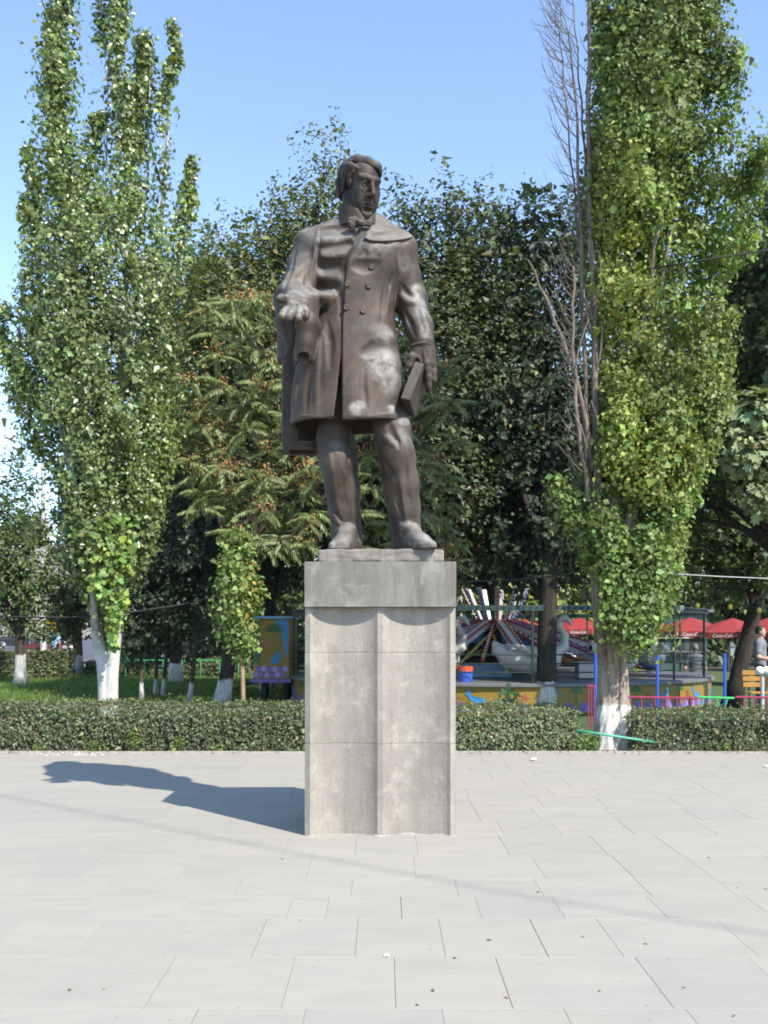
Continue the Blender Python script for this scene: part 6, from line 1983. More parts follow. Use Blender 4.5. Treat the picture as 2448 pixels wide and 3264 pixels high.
def building():
    Y = 66.0; x0, x1 = gx(1700, Y), gx(1900, Y); zt = hz(1895, Y)
    root = tag(empty('building', ((x0 + x1) / 2, Y, 0)), 'cream building glimpsed above the red parasols between tree trunks', 'building')
    wall = MB().box(((x0 + x1) / 2, Y + 2, zt / 2), (x1 - x0, 4, zt)).build('wall', paint('cream_render', (.70, .64, .50), .8), root)
    MB().add([(x0 - .3, Y - .4, zt + .003), (x1 + .3, Y - .4, zt + .003), (x1 + .3, Y + 4.4, zt + .003), (x0 - .3, Y + 4.4, zt + .003), (x0 + .6, Y + 2, zt + .9), (x1 - .6, Y + 2, zt + .9)], [(0, 1, 5, 4), (1, 2, 5), (2, 3, 4, 5), (3, 0, 4)]).build('roof', paint('grey_roof', (.30, .28, .26)), root)
    for i in range(3):
        for z in (1.2, 3.0):
            x = x0 + (i + .5) * (x1 - x0) / 3
            w = MB().box((x, Y - .02, z), (.7, .06, .9)).build('window', P_DARK, root)
            MB().box((x, Y - .07, z - .5), (.85, .12, .06)).build('sill', P_WHITE, w)
building()

# ------------------------------------------------------------------ low coloured fence, blue posts
def low_fence():
    Y = 17.3
    root = tag(empty('low_fence', (gx(2240, Y), Y, 0)), 'low pink and green metal fence behind the right hedge', 'fence')
    x = gx(1995, Y); k = 0
    segs = [('pink', 2.0), ('green', 1.0), ('pink', 1.7), ('green', 1.55), ('pink', 1.4), ('green', 1.2), ('pink', 1.4)]
    rs = random.Random(4)
    for colr, L in segs:
        mat = P_PINK if colr == 'pink' else paint('bright_green_paint', (.05, .48, .12))
        L *= .62
        MB().tube([(x, Y, .50), (x + L, Y, .48)], .020, 6).build('top_rail', mat, root)
        n = max(2, int(L / .18))
        for i in range(n):
            xx = x + (i + .5) * L / n
            if colr == 'pink': MB().tube([(xx, Y, -.02), (xx + rs.uniform(-.06, .06), Y, .49)], .014, 5).build('picket', mat, root)
            else: MB().tube([(xx, Y, .48), (xx + (.16 if i % 2 else -.16), Y, .05)], .012, 5).build('brace', mat, root)
        x += L + .02
low_fence()
for _px, _lab in ((2095, 'bright blue post in front of the right swan boat'), (2310, 'bright blue post near the leaning trunk'), (1898, 'thin blue post just left of the double trunk')):
    _Y = 17.6
    _o = MB().tube([(gx(_px, _Y), _Y, -.05), (gx(_px, _Y), _Y, 1.22)], .028, 8)
    _r = tag(empty('fence_post', (gx(_px, _Y), _Y, 0)), _lab, 'post', 'blue posts')
    _o.build('shaft', P_BLUE, _r); MB().lathe([(.001, 1.255), (.03, 1.24), (.034, 1.22), (.03, 1.215)], (gx(_px, _Y), _Y, 0), 10).build('cap', P_BLUE, _r)
# pink panel left of the double trunk
_Y = 17.2; _r = tag(empty('gate_panel', (gx(1884, _Y), _Y, 0)), 'narrow pink barred panel beside the double trunk', 'gate')
for _i in range(3): MB().tube([(gx(1876 + 9 * _i, _Y), _Y, -.02), (gx(1876 + 9 * _i, _Y), _Y, .68)], .012, 5).build('bar', P_PINK, _r)
MB().box((gx(1885, _Y), _Y, .70), (.16, .03, .03)).build('top_rail', P_PINK, _r)

# ------------------------------------------------------------------ bench, globe lamp, garden lantern
def bench():
    Y = 19.5; x0 = gx(2392, Y); x1 = x0 + 1.4
    root = tag(empty('park_bench', ((x0 + x1) / 2, Y, 0)), 'orange-yellow slatted bench at the right edge behind the fence', 'bench')
    for i in range(3): MB().box(((x0 + x1) / 2, Y + .12 * i, .44), (x1 - x0, .10, .03)).build('seat_slat', P_ORANGE, root, bevel=.006)
    for i in range(3): MB().box(((x0 + x1) / 2, Y + .40 + .03 * i, .58 + .12 * i), (x1 - x0, .03, .09)).build('back_slat', P_ORANGE, root, bevel=.006)
    for x in (x0 + .12, x1 - .12):
        MB().tube([(x, Y - .02, -.02), (x, Y, .42)], .022, 6).build('leg', P_DARK, root); MB().tube([(x, Y + .36, -.02), (x, Y + .40, .5), (x, Y + .50, .92)], .022, 6).build('leg', P_DARK, root)
bench()
def globe_lamp():
    Y = 18.6; x = gx(2430, Y); zt = hz(2150, Y)
    root = tag(empty('globe_lamp', (x, Y, 0)), 'low white lamp post with two white globes beside the bench', 'lamp')
    MB().tube([(x, Y, -.02), (x, Y, zt)], .035, 10).build('post', P_WHITE, root)
    for dx in (-.06, .07): MB().ball((x + dx, Y - .02, zt + .07), .085, 12).build('globe', P_BULBW, root, smooth=True)
globe_lamp()
def lantern():
    Y = 24.0; x = gx(2330, Y); z = hz(2090, Y)
    root = tag(empty('lantern', (x, Y, 0)), 'small old-fashioned glass lantern on a thin post beside the leaning trunk', 'lamp')
    MB().tube([(x, Y, -.02), (x, Y, z)], .02, 6).build('post', P_DKGREEN, root)
    MB().lathe([(.06, z), (.11, z + .22), (.11, z + .22)], (x, Y, 0), 6).build('glass', paint('lantern_glass', (.35, .38, .38), .2), root)
    MB().lathe([(.14, z + .22), (.06, z + .32), (.005, z + .36)], (x, Y, 0), 6).build('hood', P_DKGREEN, root)
lantern()

# string of coloured bulbs
def bulb_string():
    Y = 19.0
    pts = [at(a, b_, Y) for a, b_ in ((2040, 1930), (2118, 1935), (2173, 1929), (2226, 1918), (2290, 1922), (2330, 1924), (2400, 1935), (2500, 1940))]
    root = tag(empty('string_lights', pts[0]), 'sagging string of yellow and white bulbs hung between the trees on the right', 'string lights')
    MB().tube(pts, .006, 5).build('cable', P_DARK, root)
    for i, (px, py) in enumerate(((2118, 1944), (2173, 1938), (2224, 1930), (2328, 1934), (2420, 1945), (2070, 1941))):
        m = MB(); m.ball(at(px, py, Y), .042, 8, (1, 1, 1.35)); m.build('bulb', P_BULBW if i == 1 else P_BULB, root, smooth=True)
bulb_string()

# ------------------------------------------------------------------ painted booth on wheels, left of the pedestal
def booth():
    Y = 23.8; x0, x1 = gx(806, Y), gx(922, Y); z0, z1 = hz(2165, Y), hz(1972, Y); D = 2.2
    root = tag(empty('booth_trailer', ((x0 + x1) / 2, Y, 0)), 'small painted booth on wheels with palms, sun and purple waves', 'booth')
    cx = (x0 + x1) / 2; w = x1 - x0
    MB().box((cx, Y + D / 2, (z0 + z1) / 2), (w, D, z1 - z0)).build('body', P_MURAL, root, bevel=.02)
    MB().box((cx, Y + D / 2, z1 + .03), (w + .12, D + .12, .06)).build('roof', P_LBLUE, root, bevel=.01)
    def flat(name, poly, mat, off): MB().prism(poly, .004, (x0, Y - off, z0), (1, 0, 0), (0, 0, 1), (0, -1, 0)).build(name, mat, root)
    flat('painted_panel', [(.02, .35), (.16, .35), (.20, .75), (.14, 1.1), (.16, 1.42), (.02, 1.42)], P_PALM, .003)
    flat('painted_panel', [(w - .02, .45), (w - .02, 1.42), (w - .34, 1.42), (w - .20, 1.15), (w - .14, .8)], P_SEA, .003)
    flat('painted_panel', [(.42, .36), (.62, .38), (.70, .56), (.60, .68), (.52, .60), (.46, .50)], P_SEA, .004)
    for k in range(7):
        a = .3 + k * .42; c, s_ = math.cos(a), math.sin(a); nx, nz = -s_ * .03, c * .03
        flat('painted_frond', [(.50, 1.12), (.50 + c * .16 + nx, 1.12 + s_ * .16 + nz), (.50 + c * .30, 1.12 + s_ * .30 - .06), (.50 + c * .16 - nx, 1.12 + s_ * .16 - nz)], P_PALM, .006 + .0005 * k)
    flat('painted_flower', [(.2 + .11 * math.cos(i * .628) * (1 if i % 2 else .5), .86 + .11 * math.sin(i * .628) * (1 if i % 2 else .5)) for i in range(10)], P_PINK, .006)
    for r_ in range(2):
        for i in range(7):
            x = .07 + i * .13 + .06 * r_
            if x > w - .05: continue
            flat('painted_wave', [(x - .07, .05 + .14 * r_), (x + .07, .05 + .14 * r_), (x + .06, .14 + .14 * r_), (x, .19 + .14 * r_), (x - .05, .16 + .14 * r_)], P_PURPLE if (i + r_) % 2 else paint('pale_purple_booth', (.30, .22, .45)), .008 + .001 * r_)
    MB().box((cx, Y + .02, z0 - .04), (w + .1, .18, .10)).build('step', P_PURPLE, root, bevel=.02)
    MB().tube([(x0 - .55, Y + .3, .25), (x0 + .1, Y + .3, z0 - .04)], .035, 6).build('tow_bar', P_DARK, root)
    for x in (x0 + .25, x1 - .1):
        rot = Matrix.Rotation(R(90), 3, 'Y')
        wl = MB().lathe([(.10, -.07), (.22, -.07), (.25, -.03), (.25, .03), (.22, .07), (.10, .07)], (x, Y + .35, .24), 20, rot).build('tyre', P_TYRE, root, smooth=True)
        MB().lathe([(.005, .06), (.10, .05), (.10, -.05), (.005, -.06)], (x, Y + .35, .24), 14, rot).build('rim', P_GREY, wl)
booth()

# ------------------------------------------------------------------ road, far hedges, street furniture on the left
def make_asphalt():
    m, nt, b = new_mat('asphalt'); v = coords(nt)
    c = ramp(nt, noise(nt, .6, 6, .6, v), [(.3, (.055, .055, .058)), (.7, (.085, .085, .088))])
    nt.links.new(c, b.inputs['Base Color']); b.inputs['Roughness'].default_value = .8
    bump(nt, b, noise(nt, 60, 3, .6, v), .3, .01)
    return m
road = sheet('road', -140, -4, 58, 330, -.055, make_asphalt())
sheet('pavement', -140, -3, 47, 57.8, .02, simple_mat('pavement_concrete', (.20, .19, .175), .9, 0, .15, 3))
_k = MB().box((-72, 57.85, -.02), (137, .25, .16)).build('road_kerb', simple_mat('road_kerb_concrete', (.33, .32, .30), .9)); _k['kind'] = 'structure'
# painted lane dashes
for _i in range(16):
    _o = sheet('lane_dash', -44 + 2.4 * _i, -42.8 + 2.4 * _i, 92, 92.5, -.050, P_WHITE, road, None)
hedge('dark clipped hedge beside the road at the left edge', gx(-90, 35.2), gx(206, 35.2), 35.2, 36.4, .95, 61, .35, .085, (.075, .088, .045), 'far hedges along the lawn')
hedge('low far hedge behind the whitewashed pine trunk', gx(268, 38), gx(480, 38), 38, 38.9, .52, 62, .3, .085, (.075, .088, .045), 'far hedges along the lawn')
hedge('low far hedge behind the small conifers', gx(520, 37.5), gx(790, 37.5), 37.5, 38.4, .60, 63, .3, .085, (.075, .088, .045), 'far hedges along the lawn')
# green rail over the far hedge
_r = tag(empty('garden_rail', (gx(520, 37), 37, 0)), 'thin green tube rail in front of the far hedges', 'rail')
for _i in range(7): MB().tube([(gx(400 + 60 * _i, 37), 37, -.03), (gx(400 + 60 * _i, 37), 37, .62)], .02, 5).build('post', P_GREEN, _r)
MB().tube([(gx(380, 37), 37, .62), (gx(790, 37), 37, .60)], .022, 6).build('top_rail', P_GREEN, _r)
# white balusters
for _px, _lab in ((206, 'left white post of the pair by the road'), (228, 'right white post of the pair by the road')):
    _Y = 44.0; _x = gx(_px, _Y)
    _r = tag(empty('bollard', (_x, _Y, 0)), _lab, 'post', 'white posts by the road')
    MB().lathe([(.10, 0), (.10, .12), (.07, .2), (.085, .6), (.07, .9), (.10, .95), (.10, 1.05), (.005, 1.1)], (_x, _Y, 0), 12).build('shaft', P_WHITE, _r, smooth=True)
    MB().ball((_x, _Y, 1.18), .11, 8).build('ball', P_WHITE, _r, smooth=True)

def street_lamp():
    Y = 52.0; x = gx(138, Y); zt = hz(1452, Y)
    root = tag(empty('street_lamp', (x, Y, 0)), 'tall concrete street lamp with two white lamp heads at the left edge', 'street lamp')
    m = MB(); m.tube([(x, Y, 0), (x, Y, 4.5), (x, Y, zt)], [.16, .13, .09], 12); m.build('post', simple_mat('lamp_concrete', (.42, .41, .38), .85, 0, .12, 4), root)
    for (ax, ay, bx_, by_), yo in (((132, 1455, 52, 1405), -.5), ((138, 1478, 76, 1438), .4)):
        MB().tube([(x, Y, hz(ay, Y) - .1), at(ax, ay, Y + yo * .3), at(bx_, by_, Y + yo)], .035, 6).build('bracket', P_GREY, root)
        h0 = at(bx_, by_, Y + yo); h1 = at(bx_ - 36, by_ - 14, Y + yo)
        cl = Clay((-.12, -.2, -.16), (.75, .2, .16), .03)
        cl.chain([(0, 0, 0), (.2, 0, .0), (.58, 0, .0)], [.07, .13, .11], .04, False, (1, .8, 1.2))
        V, Q = cl.mesh()
        o = np_mesh('lamp_head', V, Q, paint('lamp_casing', (.40, .41, .43)), root, smooth=True, local=False)
        o.location = h0 - root.location; d = h1 - h0; o.rotation_euler = (0, -math.atan2(d.z, -d.x) + math.pi if False else math.pi - math.atan2(d.z, d.x) + math.pi, 0)
        o.rotation_euler = (0, -math.atan2(d.z, d.x), 0)
street_lamp()

def yellow_sign():
    Y = 62.0; c = at(166, 1992, Y)
    root = tag(empty('road_sign', (c.x, Y, 0)), 'yellow roadside sign half hidden by the olive pine', 'sign')
    m, nt, b = new_mat('yellow_sign_face'); v = coords(nt)
    n_ = noise(nt, 5.5, 3, .6, v, 1.5)
    nt.links.new(ramp(nt, n_, [(.50, (.80, .52, .02)), (.56, (.12, .08, .02))]), b.inputs['Base Color'])
    MB().box(c, (.86, .05, .70)).build('panel', m, root, bevel=.01)
    for dx in (-.3, .3): MB().tube([(c.x + dx, Y + .05, 0), (c.x + dx, Y + .05, c.z)], .03, 6).build('leg', P_GREY, root)
yellow_sign()

# ------------------------------------------------------------------ parked and passing cars, far off
def car(px, Y, rz, colr, label):
    x = gx(px, Y)
    root = tag(empty('car', (x, Y, -.05), rz), label, 'car', 'cars on the far road')
    prof = [(-2.05, .30), (-2.1, .62), (-1.95, .86), (-1.35, .92), (-.85, 1.36), (.55, 1.40), (1.15, .95), (1.95, .82), (2.1, .55), (2.05, .30)]
    mat = simple_mat('car_paint', colr, .25, .2, .05, 3)
    def ext(name, poly, y0, y1, m_, par=root):
        mb = MB().prism(poly, y1 - y0, (0, y0, 0), (1, 0, 0), (0, 0, 1), (0, 1, 0))
        o = np_mesh(name, mb.v, mb.f, m_, par, local=False); return o
    body = ext('body', prof, -.82, .82, mat)
    ext('side_window', [(-1.2, .93), (-.80, 1.30), (-.15, 1.32), (-.15, .93)], -.826, -.822, P_DARK, body); ext('side_window', [(-.05, .93), (-.05, 1.32), (.50, 1.34), (1.0, .95)], -.826, -.822, P_DARK, body)
    ext('side_window', [(-1.2, .93), (-.80, 1.30), (-.15, 1.32), (-.15, .93)], .822, .826, P_DARK, body); ext('side_window', [(-.05, .93), (-.05, 1.32), (.50, 1.34), (1.0, .95)], .822, .826, P_DARK, body)
    for wx in (-1.3, 1.3):
        for wy in (-.80, .80):
            w = MB().lathe([(.18, -.1), (.30, -.1), (.33, 0), (.30, .1), (.18, .1)], (wx, wy, .33), 18, Matrix.Rotation(R(90), 3, 'X'))
            o = np_mesh('wheel', w.v, w.f, P_TYRE, root, local=False)
            h_ = MB().lathe([(.005, -.08), (.19, -.07), (.19, .07), (.005, .08)], (wx, wy, .33), 14, Matrix.Rotation(R(90), 3, 'X'))
            np_mesh('rim', h_.v, h_.f, P_GREY, o, local=False)
    for wy in (-.55, .55):
        h_ = MB().box((2.06, wy, .66), (.08, .30, .14)); np_mesh('headlight', h_.v, h_.f, P_BULBW, root, local=False)
        h_ = MB().box((-2.08, wy, .70), (.06, .30, .14)); np_mesh('tail_light', h_.v, h_.f, P_RED, root, local=False)
car(165, 74, .15, (.10, .012, .012), 'dark red car on the road behind the standing man')
car(30, 110, .4, (.02, .022, .025), 'black car far along the road at the left edge')
car(100, 125, .3, (.03, .035, .05), 'dark blue car far along the road beside the lamp post')
car(-60, 95, .2, (.30, .30, .31), 'silver car on the road beyond the left edge')

# ------------------------------------------------------------------ people
def person(px, Y, zf, face, label, shirt, legs, hair, seated=False, skin=(.42, .25, .17), bag=False, arm=0.0):
    """figure 1.72 m tall (standing) with one continuous body; shirt, trousers and hair lie over it"""
    x = gx(px, Y)
    root = tag(empty('person', (x, Y, zf), face), label, 'person')
    h = .017
    hip = .90 if not seated else .50
    def skel(grow, parts):
        cl = Clay((-.42, -.75, -.03), (.42, .35, hip + .90), h)
        sh = hip + .52
        if 'torso' in parts:
            cl.cone((0, 0, hip - .02), (0, .0, hip + .25), .135 + grow, .125 + grow, .04, False, (1, 1.3, 1))
            cl.cone((0, .0, hip + .25), (0, .01, sh - .06), .13 + grow, .155 + grow, .05, False, (1, 1.35, 1))
            cl.cone((-.15, 0, sh - .03), (.15, 0, sh - .03), .062 + grow, .062 + grow, .06)
        for s in (-1, 1):
            e = (s * .255, .03 - arm * .05, hip + .22); w = (s * (.24 - .05 * arm), -.10 - arm * .22, hip + .02 + arm * .24)
            if 'sleeve' in parts: cl.cone((s * .185, 0, sh - .05), tuple(np.array((s * .185, 0, sh - .05)) * .4 + np.array(e) * .6), .058 + grow, .052 + grow, .04)
            if 'arms' in parts:
                cl.chain([(s * .185, 0, sh - .05), e, w], [.052, .042, .030], .03)
                cl.cone(w, (w[0], w[1] - .03, w[2] - .07), .034, .030, .015, False, (1.4, 1, 1))
                for f in range(4): cl.cone((w[0] + (f - 1.5) * .016, w[1] - .03, w[2] - .08), (w[0] + (f - 1.5) * .017, w[1] - .05, w[2] - .145 + .008 * abs(f - 1.5)), .009, .007, .004)
                cl.cone((w[0] - s * .03, w[1] - .04, w[2] - .05), (w[0] - s * .045, w[1] - .07, w[2] - .09), .010, .008, .006)
            if 'legs' in parts:
                if seated: cl.chain([(s * .09, 0, hip), (s * .11, -.42, hip + .0), (s * .11, -.44, .07)], [.092 + grow, .068 + grow, .050 + grow], .05)
                else: cl.chain([(s * .085, 0, hip), (s * .10, -.01, hip * .52), (s * .105, .01, .08)], [.092 + grow, .065 + grow, .048 + grow], .05)
            if 'feet' in parts:
                fy = -.44 if seated else 0
                cl.chain([(s * .11, fy + .05, .035), (s * .12, fy - .14, .028)], [.040, .032], .02)
        if 'head' in parts:
            cl.cone((0, .0, sh), (0, -.01, sh + .12), .052, .048, .03)
            cl.ell((0, -.005, sh + .225), (.074, .092, .108), None, .02); cl.ell((0, -.05, sh + .165), (.05, .045, .055), None, .02)
            cl.cone((0, -.095, sh + .225), (0, -.112, sh + .20), .010, .013, .01)
            for s in (-1, 1):
                cl.ell((s * .030, -.098, sh + .232), (.014, .012, .009), None, .006, True); cl.ell((s * .076, .0, sh + .215), (.010, .018, .028), None, .01)
            cl.cone((-.018, -.095, sh + .158), (.018, -.095, sh + .158), .005, .005, .004, True)
        if 'hair' in parts:
            cl.ell((0, .014, sh + .245), (.083, .098, .104), None, 0)
            cl.ell((0, -.085, sh + .19), (.085, .08, .085), None, .01, True)
            cl.F = np.maximum(cl.F, (sh + .17 - cl.ax[2])[None, None, :].astype(np.float32))
        return cl
    def put(name, cl, mat, par):
        V, Q = cl.mesh(); return np_mesh(name, V, Q, mat, par, smooth=True, local=False)
    body = put('body', skel(0, ('torso', 'arms', 'legs', 'head')), simple_mat('skin', skin, .55, 0, .08, 12), root)
    put('shirt', skel(.016, ('torso', 'sleeve')), simple_mat('shirt_cloth', shirt, .85, 0, .12, 10), root)
    put('trousers', skel(.014, ('legs',)), simple_mat('trouser_cloth', legs, .85, 0, .12, 10), root)
    put('shoes', skel(0, ('feet',)), P_DARK, root)
    put('hair', skel(0, ('hair',)), simple_mat('hair', hair, .6, 0, .2, 30), root)
    return root
person(174, 49, .02, R(180), 'man in a light blue shirt and dark trousers standing by the road', (.22, .38, .55), (.02, .022, .03), (.02, .016, .012))
person(2216, 26.2, hz(2150, 26.2) - .55, R(165), 'grey-haired man in a grey shirt seated with his back turned beyond the swan ride', (.085, .095, .105), (.03, .035, .05), (.12, .115, .11), True)
person(2424, 20.6, 0.0, R(60), 'dark-haired person in a white shirt standing at the right edge', (.16, .17, .19), (.04, .04, .05), (.015, .012, .010), False, arm=.6)
# stool under the seated man
_Y = 26.2; _zt = hz(2150, _Y) - .55 + .41
_r = tag(empty('stool', (gx(2216, _Y), _Y, 0)), 'green metal chair under the seated man in grey', 'chair')
MB().box((gx(2216, _Y), _Y, _zt - .02), (.42, .42, .035)).build('seat', P_GREEN, _r, bevel=.01)
for _dx in (-.18, .18):
    for _dy in (-.18, .18): MB().tube([(gx(2216, _Y) + _dx * 1.1, _Y + _dy * 1.1, 0), (gx(2216, _Y) + _dx, _Y + _dy, _zt)], .014, 5).build('leg', P_GREEN, _r)
_pl = hz(2150, _Y) - .55
if _pl > .03:
    _t = tag(empty('terrace', (gx(2250, 26.4), 26.4, 0)), 'low concrete terrace under the cafe seats at the right', 'terrace')
    MB().box((gx(2216, _Y), _Y + .2, _pl / 2 - .03), (1.6, 1.8, _pl + .06)).build('slab', P_GREY, _t)

# ------------------------------------------------------------------ far hill with houses
def hill():
    Yh = 620.0
    V, F = [], []
    nx, ny = 60, 8
    for j in range(ny):
        for i in range(nx):
            x = -560 + i * 19; y = Yh - 90 + j * 40
            z = max(0, (66 + 13 * math.sin(x * .013) + 7 * math.sin(x * .05 + 1)) * math.sin(min(1, j / (ny - 1) * 1.1) * math.pi / 2)) - 2
            V.append((x, y, z))
    for j in range(ny - 1):
        for i in range(nx - 1):
            a = j * nx + i; F.append((a, a + 1, a + nx + 1, a + nx))
    o = np_mesh('hill', V, F, simple_mat('dry_hillside', (.22, .19, .14), .95, 0, .25, .02), None, smooth=True); o['kind'] = 'structure'
    rn = random.Random(8)
    walls = [simple_mat('far_wall', c, .85) for c in ((.55, .50, .44), (.48, .40, .34), (.60, .58, .54))]
    roof_m = simple_mat('far_roof', (.30, .24, .20), .9)
    spots = [(28, 1706, 'far left'), (44, 1692, 'left'), (62, 1684, 'upper left'), (78, 1698, 'lower middle'), (92, 1678, 'middle'), (108, 1690, 'right of middle'), (120, 1672, 'upper right'), (136, 1684, 'right'), (54, 1712, 'lower left'), (100, 1712, 'lowest'), (130, 1704, 'lower right'), (74, 1668, 'topmost')]
    for i, (px, py, w) in enumerate(spots):
        best = min(range(8), key=lambda j: abs(hz(py, Yh - 90 + j * 40) - V[j * nx + 20][2]))
        y = Yh - 90 + best * 40; x = gx(px, y); z = hz(py, y); ww = rn.uniform(7, 13)
        root = tag(empty('hillside_house', (x, y, z - 8)), 'small pale house on the far hill, the %s one' % w, 'house', 'houses on the far hill')
        MB().box((x, y, z - 4 + 1), (ww, 8, 14)).build('wall', walls[i % 3], root)
        MB().add([(x - ww / 2 - .4, y - 4.4, z + 4.003), (x + ww / 2 + .4, y - 4.4, z + 4.003), (x + ww / 2 + .4, y + 4.4, z + 4.003), (x - ww / 2 - .4, y + 4.4, z + 4.003), (x - ww / 2 + 2, y, z + 6), (x + ww / 2 - 2, y, z + 6)], [(0, 1, 5, 4), (1, 2, 5), (2, 3, 4, 5), (3, 0, 4)]).build('roof', roof_m, root)
        for dx in (-.25, .25): MB().box((x + ww * dx, y - 4.05, z + .8), (1.6, .15, 2.0)).build('window', P_DARK, root)
hill()

# ------------------------------------------------------------------ cables
def cable(name, pts, r_, label, mat=None):
    pts = [Vector(p) for p in pts]
    o = MB().tube(pts, r_, 6).build(name, mat or P_DARK, None, smooth=True)
    return tag(o, label, 'cable')
cable('cable', [at(a, b_, LY + c) for a, b_, c in ((-250, 1950, .3), (-100, 1960, .2), (0, 1965, .1), (140, 1968, 0), (265, 1967, -.12), (340, 1960, -.2), (430, 1950, -.1), (560, 1930, .1), (690, 1905, .3), (780, 1880, .6))], .013, 'slack black cable tied round the forked poplar on the left')
cable('cable', [at(a, b_, RY + c) for a, b_, c in ((1380, 1866, 2), (1500, 1853, 1.4), (1640, 1848, 1), (1760, 1838, .5), (1840, 1824, .1), (1920, 1806, -.16))], .011, 'dark cable sagging from the pedestal side to the double trunk')
cable('cable', [at(a, b_, RY + c) for a, b_, c in ((1985, 1800, -.16), (2080, 1822, -.5), (2160, 1830, -.6), (2300, 1838, -.4), (2448, 1844, -.2), (2600, 1850, 0))], .008, 'pale cable running right from the double trunk to the edge', simple_mat('grey_cable', (.30, .30, .29), .6))
cable('cable', [at(a, b_, RY + c) for a, b_, c in ((2080, 856, -.3), (2200, 836, -.7), (2330, 815, -.7), (2448, 797, -.7), (2700, 760, -.7))], .012, 'upper dark cable crossing the columnar poplar to the right edge')
# overhead line along the square, out of the picture above: only its shadow shows on the paving
_h = 13.0; _sh = Vector((SUN_TO.x, SUN_TO.y, 0)) / SUN_TO.z * _h
_g = [Vector((gx(px, EYE * FPX / (py - HOR)), EYE * FPX / (py - HOR), 0)) for px, py in ((-700, 2412), (0, 2535), (591, 2653), (1224, 2772), (1718, 2864), (2448, 2978), (3300, 3100))]
cable('cable', [p + _sh + Vector((0, 0, _h)) for p in _g], .011, 'overhead line whose thin shadow crosses the paving in front of the pedestal')

# ------------------------------------------------------------------ green tube barring the gap in the hedge
_r = tag(empty('barrier_tube', at(1935, 2345, 13.42)), 'thin green metal tube leaning across the whitewashed double trunk', 'tube')
MB().tube([at(1838, 2328, 13.44), at(1930, 2342, 13.40), at(2022, 2356, 13.44), at(2130, 2372, 13.60)], .017, 10).build('tube', paint('turquoise_paint', (.05, .33, .20)), _r, smooth=True)
for _a, _b in ((1850, 2331), (2100, 2368)):
    _p = at(_a, _b, 13.47); MB().tube([(_p.x, _p.y + .03, -.03), (_p.x, _p.y + .03, _p.z)], .013, 6).build('stake', P_DKGREEN, _r)

# ------------------------------------------------------------------ weeds at the foot of the hedge
def weed(px, Y, h, n, label, seed, col=(.11, .15, .05), leaf=.045, spread=.16):
    rs = np.random.RandomState(seed); x = gx(px, Y)
    root = tag(empty('weed', (x, Y, 0)), label, 'weed', 'weeds along the hedge foot')
    st = MB(); P, O = [], []
    for i in range(n):
        a = rs.uniform(0, 6.28); q = Vector((x + spread * math.cos(a) * rs.rand(), Y + .3 * spread * math.sin(a), h * rs.uniform(.5, 1.0)))
        b0 = Vector((x + rs.normal(0, .03), Y, -.02)); pts = [b0, (b0 + q) / 2 + Vector((0, 0, .05)), q]; st.tube(pts, [.004, .003, .002], 4, False)
        for k in range(14):
            t = .25 + .75 * rs.rand(); c = b0.lerp(q, t); P.append(np.array(c) + rs.normal(0, .022, 3)); O.append(rs.normal(0, .6, 3) + np.array([0, -.6, .6]))
    st.build('stalks', P_PALM, root)
    foliage('leaves', M_LEAF, root, np.array(P), np.array(O), leaf, col, seed + 1, .45)
for _i, (_px, _h, _n, _lab) in enumerate([(435, .36, 34, 'bushy pale green weed in front of the left hedge'), (310, .16, 14, 'low tuft of weed left of the bushy one'), (570, .22, 16, 'small weed right of the bushy one'), (700, .12, 10, 'tiny weed between the bushy one and the pedestal'), (120, .12, 10, 'low weed tuft near the left edge of the hedge'), (1885, .26, 24, 'tangle of weeds at the left foot of the double trunk'), (1850, .18, 14, 'grassy weeds at the end of the long hedge'), (2300, .14, 6, 'small yellow-green weed below the right hedge')]):
    weed(_px, 13.50 - (.06 if _i > 4 else .04), _h, _n, _lab, 400 + _i, spread=.10 + _h * .3)
# tall leafy shoot above the hedge right of the pedestal
def shoot():
    Y = 14.6; x = gx(1600, Y)
    root = tag(empty('shrub_shoot', (x, Y, 0)), 'leafy shoot sticking up above the hedge right of the pedestal', 'shrub')
    rs = np.random.RandomState(3); st = MB(); P = []
    for a, b_ in ((1622, 2190), (1575, 2235), (1645, 2240), (1600, 2225)):
        q = at(a, b_, Y); st.tube([(x, Y, -.02), ((x + q.x) / 2, Y, q.z * .5), q], [.012, .009, .004], 5, False)
        for k in range(22): P.append(np.array(Vector((x, Y, .3)).lerp(q, .45 + .55 * rs.rand())) + rs.normal(0, .035, 3))
    st.build('stem', M_BARK_TAN, root)
    foliage('leaves', M_LEAF, root, np.array(P), rs.normal(0, .5, (len(P), 3)) + np.array([.2, -1, .3]), .085, (.13, .16, .075), 4, .7)
shoot()

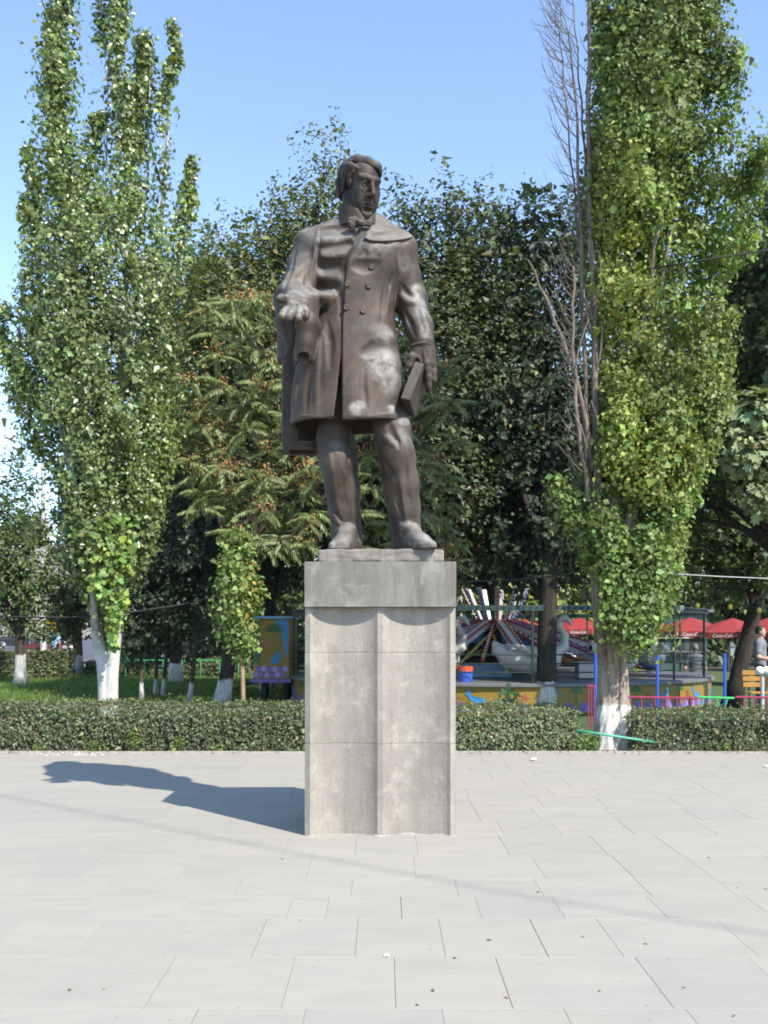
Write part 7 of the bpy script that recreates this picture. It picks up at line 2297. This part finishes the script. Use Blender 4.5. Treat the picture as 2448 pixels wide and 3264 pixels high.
# ------------------------------------------------------------------ litter and fallen leaves on the paving
def litter():
    rn = random.Random(21)
    mats = [simple_mat('dry_leaf_%d' % i, c, .8, 0, .2, 40) for i, c in enumerate(((.20, .11, .05), (.11, .07, .045), (.30, .20, .08)))]
    base = [(0, -.5), (.18, -.25), (.28, .05), (.2, .3), (0, .55), (-.2, .3), (-.28, .05), (-.18, -.25)]
    spots = [(2180, 3150), (1912, 3160), (1615, 3182), (2340, 3240), (1560, 2998), (2060, 3010), (2350, 2830), (2440, 2835), (330, 3155), (222, 3157), (1450, 3055), (1860, 2988), (1715, 2845), (1380, 3160), (960, 2935), (2260, 2735), (900, 2740), (310, 2632), (1330, 3205)]
    for i, (px, py) in enumerate(spots):
        Y = EYE * FPX / (py - HOR); x = gx(px, Y); s = rn.uniform(.016, .030); a = rn.uniform(0, 6.28); c_, s_ = math.cos(a), math.sin(a)
        V = [(x + s * (u * c_ - w * s_), Y + s * (u * s_ + w * c_), .0035 + .28 * s * abs(u) + .10 * s * (w + .5) ** 2 * rn.uniform(.6, 1.3)) for u, w in base]
        V = V + [(a_, b_, c - .0012) for a_, b_, c in V]
        F = [tuple(range(8)), tuple(range(15, 7, -1))] + [(k, k + 8, (k + 1) % 8 + 8, (k + 1) % 8) for k in range(8)]
        o = np_mesh('fallen_leaf', V, F, mats[i % 3]); tag(o, 'small dry brown leaf lying on the paving', 'leaf', 'fallen leaves on the paving')
    wm = simple_mat('white_paper', (.72, .72, .70), .8)
    for px, py, s, lab in ((1703, 2424, .05, 'crumpled white paper scrap near the hedge right of the pedestal'), (2440, 2446, .035, 'white paper scrap at the right edge of the paving'), (1236, 3050, .018, 'tiny white scrap on the paving low in the middle'), (20, 2392, .05, 'white paper scrap by the hedge at the left edge')):
        Y = EYE * FPX / (py - HOR); m = MB(); x = gx(px, Y)
        for k in range(5): m.box((x + rn.uniform(-.6, .6) * s, Y + rn.uniform(-.5, .5) * s, s * .25 + .003 + rn.uniform(0, .3) * s), (s * rn.uniform(.5, 1.1), s * rn.uniform(.4, .9), s * .12), Euler((rn.uniform(-.5, .5), rn.uniform(-.5, .5), rn.uniform(0, 3))).to_matrix())
        tag(m.build('paper_scrap', wm), lab, 'litter')
    # crumbs strewn by the hedge on the left
    rs = np.random.RandomState(6); n = 90; V, F = [], []
    for i in range(n):
        px = rs.uniform(90, 330); py = 2395 + rs.rand() * 14; Y = EYE * FPX / (py - HOR); x = gx(px, Y); s = rs.uniform(.006, .016); k = len(V)
        V += [(x - s, Y, .003), (x, Y - s, .003), (x + s, Y, .003), (x, Y + s, .003), (x, Y, .003 + s)]; F += [(k, k + 1, k + 4), (k + 1, k + 2, k + 4), (k + 2, k + 3, k + 4), (k + 3, k, k + 4)]
    o = np_mesh('crumbs', V, F, simple_mat('bread_crumbs', (.60, .55, .42), .9)); tag(o, 'pale crumbs strewn on the paving by the left hedge', 'crumbs', kind='stuff')
litter()

# dry leaves and dirt lying along the hedge foot and the kerb
def leaf_litter():
    rs = np.random.RandomState(31); n = 2600
    x = rs.uniform(-6.5, 6.8, n); y = 13.44 - np.abs(rs.normal(0, .10, n)) * (rs.rand(n) < .5) + .02 * rs.rand(n)
    k = (wob(np.stack([x, y * 0, x * 0], 1), 2.2, 4) > -.25 + .5 * rs.rand(n)) | (rs.rand(n) < .25)
    P = np.stack([x, y, np.full(n, .026)], 1)[k]
    P[P[:, 1] < 13.30, 2] = .004
    t = tints(rs, len(P), (.085, .062, .034), .4, .15, (.07, .08, .03), .25)
    N_ = rs.normal(0, .35, P.shape) + np.array([0, 0, 1]); V, F = leaf_arrays(P, N_, rs.normal(0, 1, P.shape), rs.uniform(.018, .045, len(P)), .6, .12)
    o = np_mesh('leaf_litter', V, F, M_LEAF_DULL, None, tint=np.repeat(t, 4, 0))
    tag(o, 'dry leaf litter strewn along the kerb under the hedge', 'leaf litter', kind='stuff')
leaf_litter()

# ------------------------------------------------------------------ thin summer haze in the air
_hz = MB().box((0, 750, 59.5), (2000, 2300, 122)).build('haze', None)
_m = bpy.data.materials.new('haze_air'); _m.use_nodes = True
_m.node_tree.nodes.clear()
_out = _m.node_tree.nodes.new('ShaderNodeOutputMaterial'); _pv = _m.node_tree.nodes.new('ShaderNodeVolumePrincipled')
_pv.inputs['Color'].default_value = (.86, .90, .96, 1); _pv.inputs['Density'].default_value = .0002; _pv.inputs['Anisotropy'].default_value = .2
_m.node_tree.links.new(_pv.outputs[0], _out.inputs['Volume'])
_hz.data.materials.append(_m)
tag(_hz, 'thin pale haze in the air over the park', 'haze', kind='stuff')
SC.cycles.volume_bounces = 0
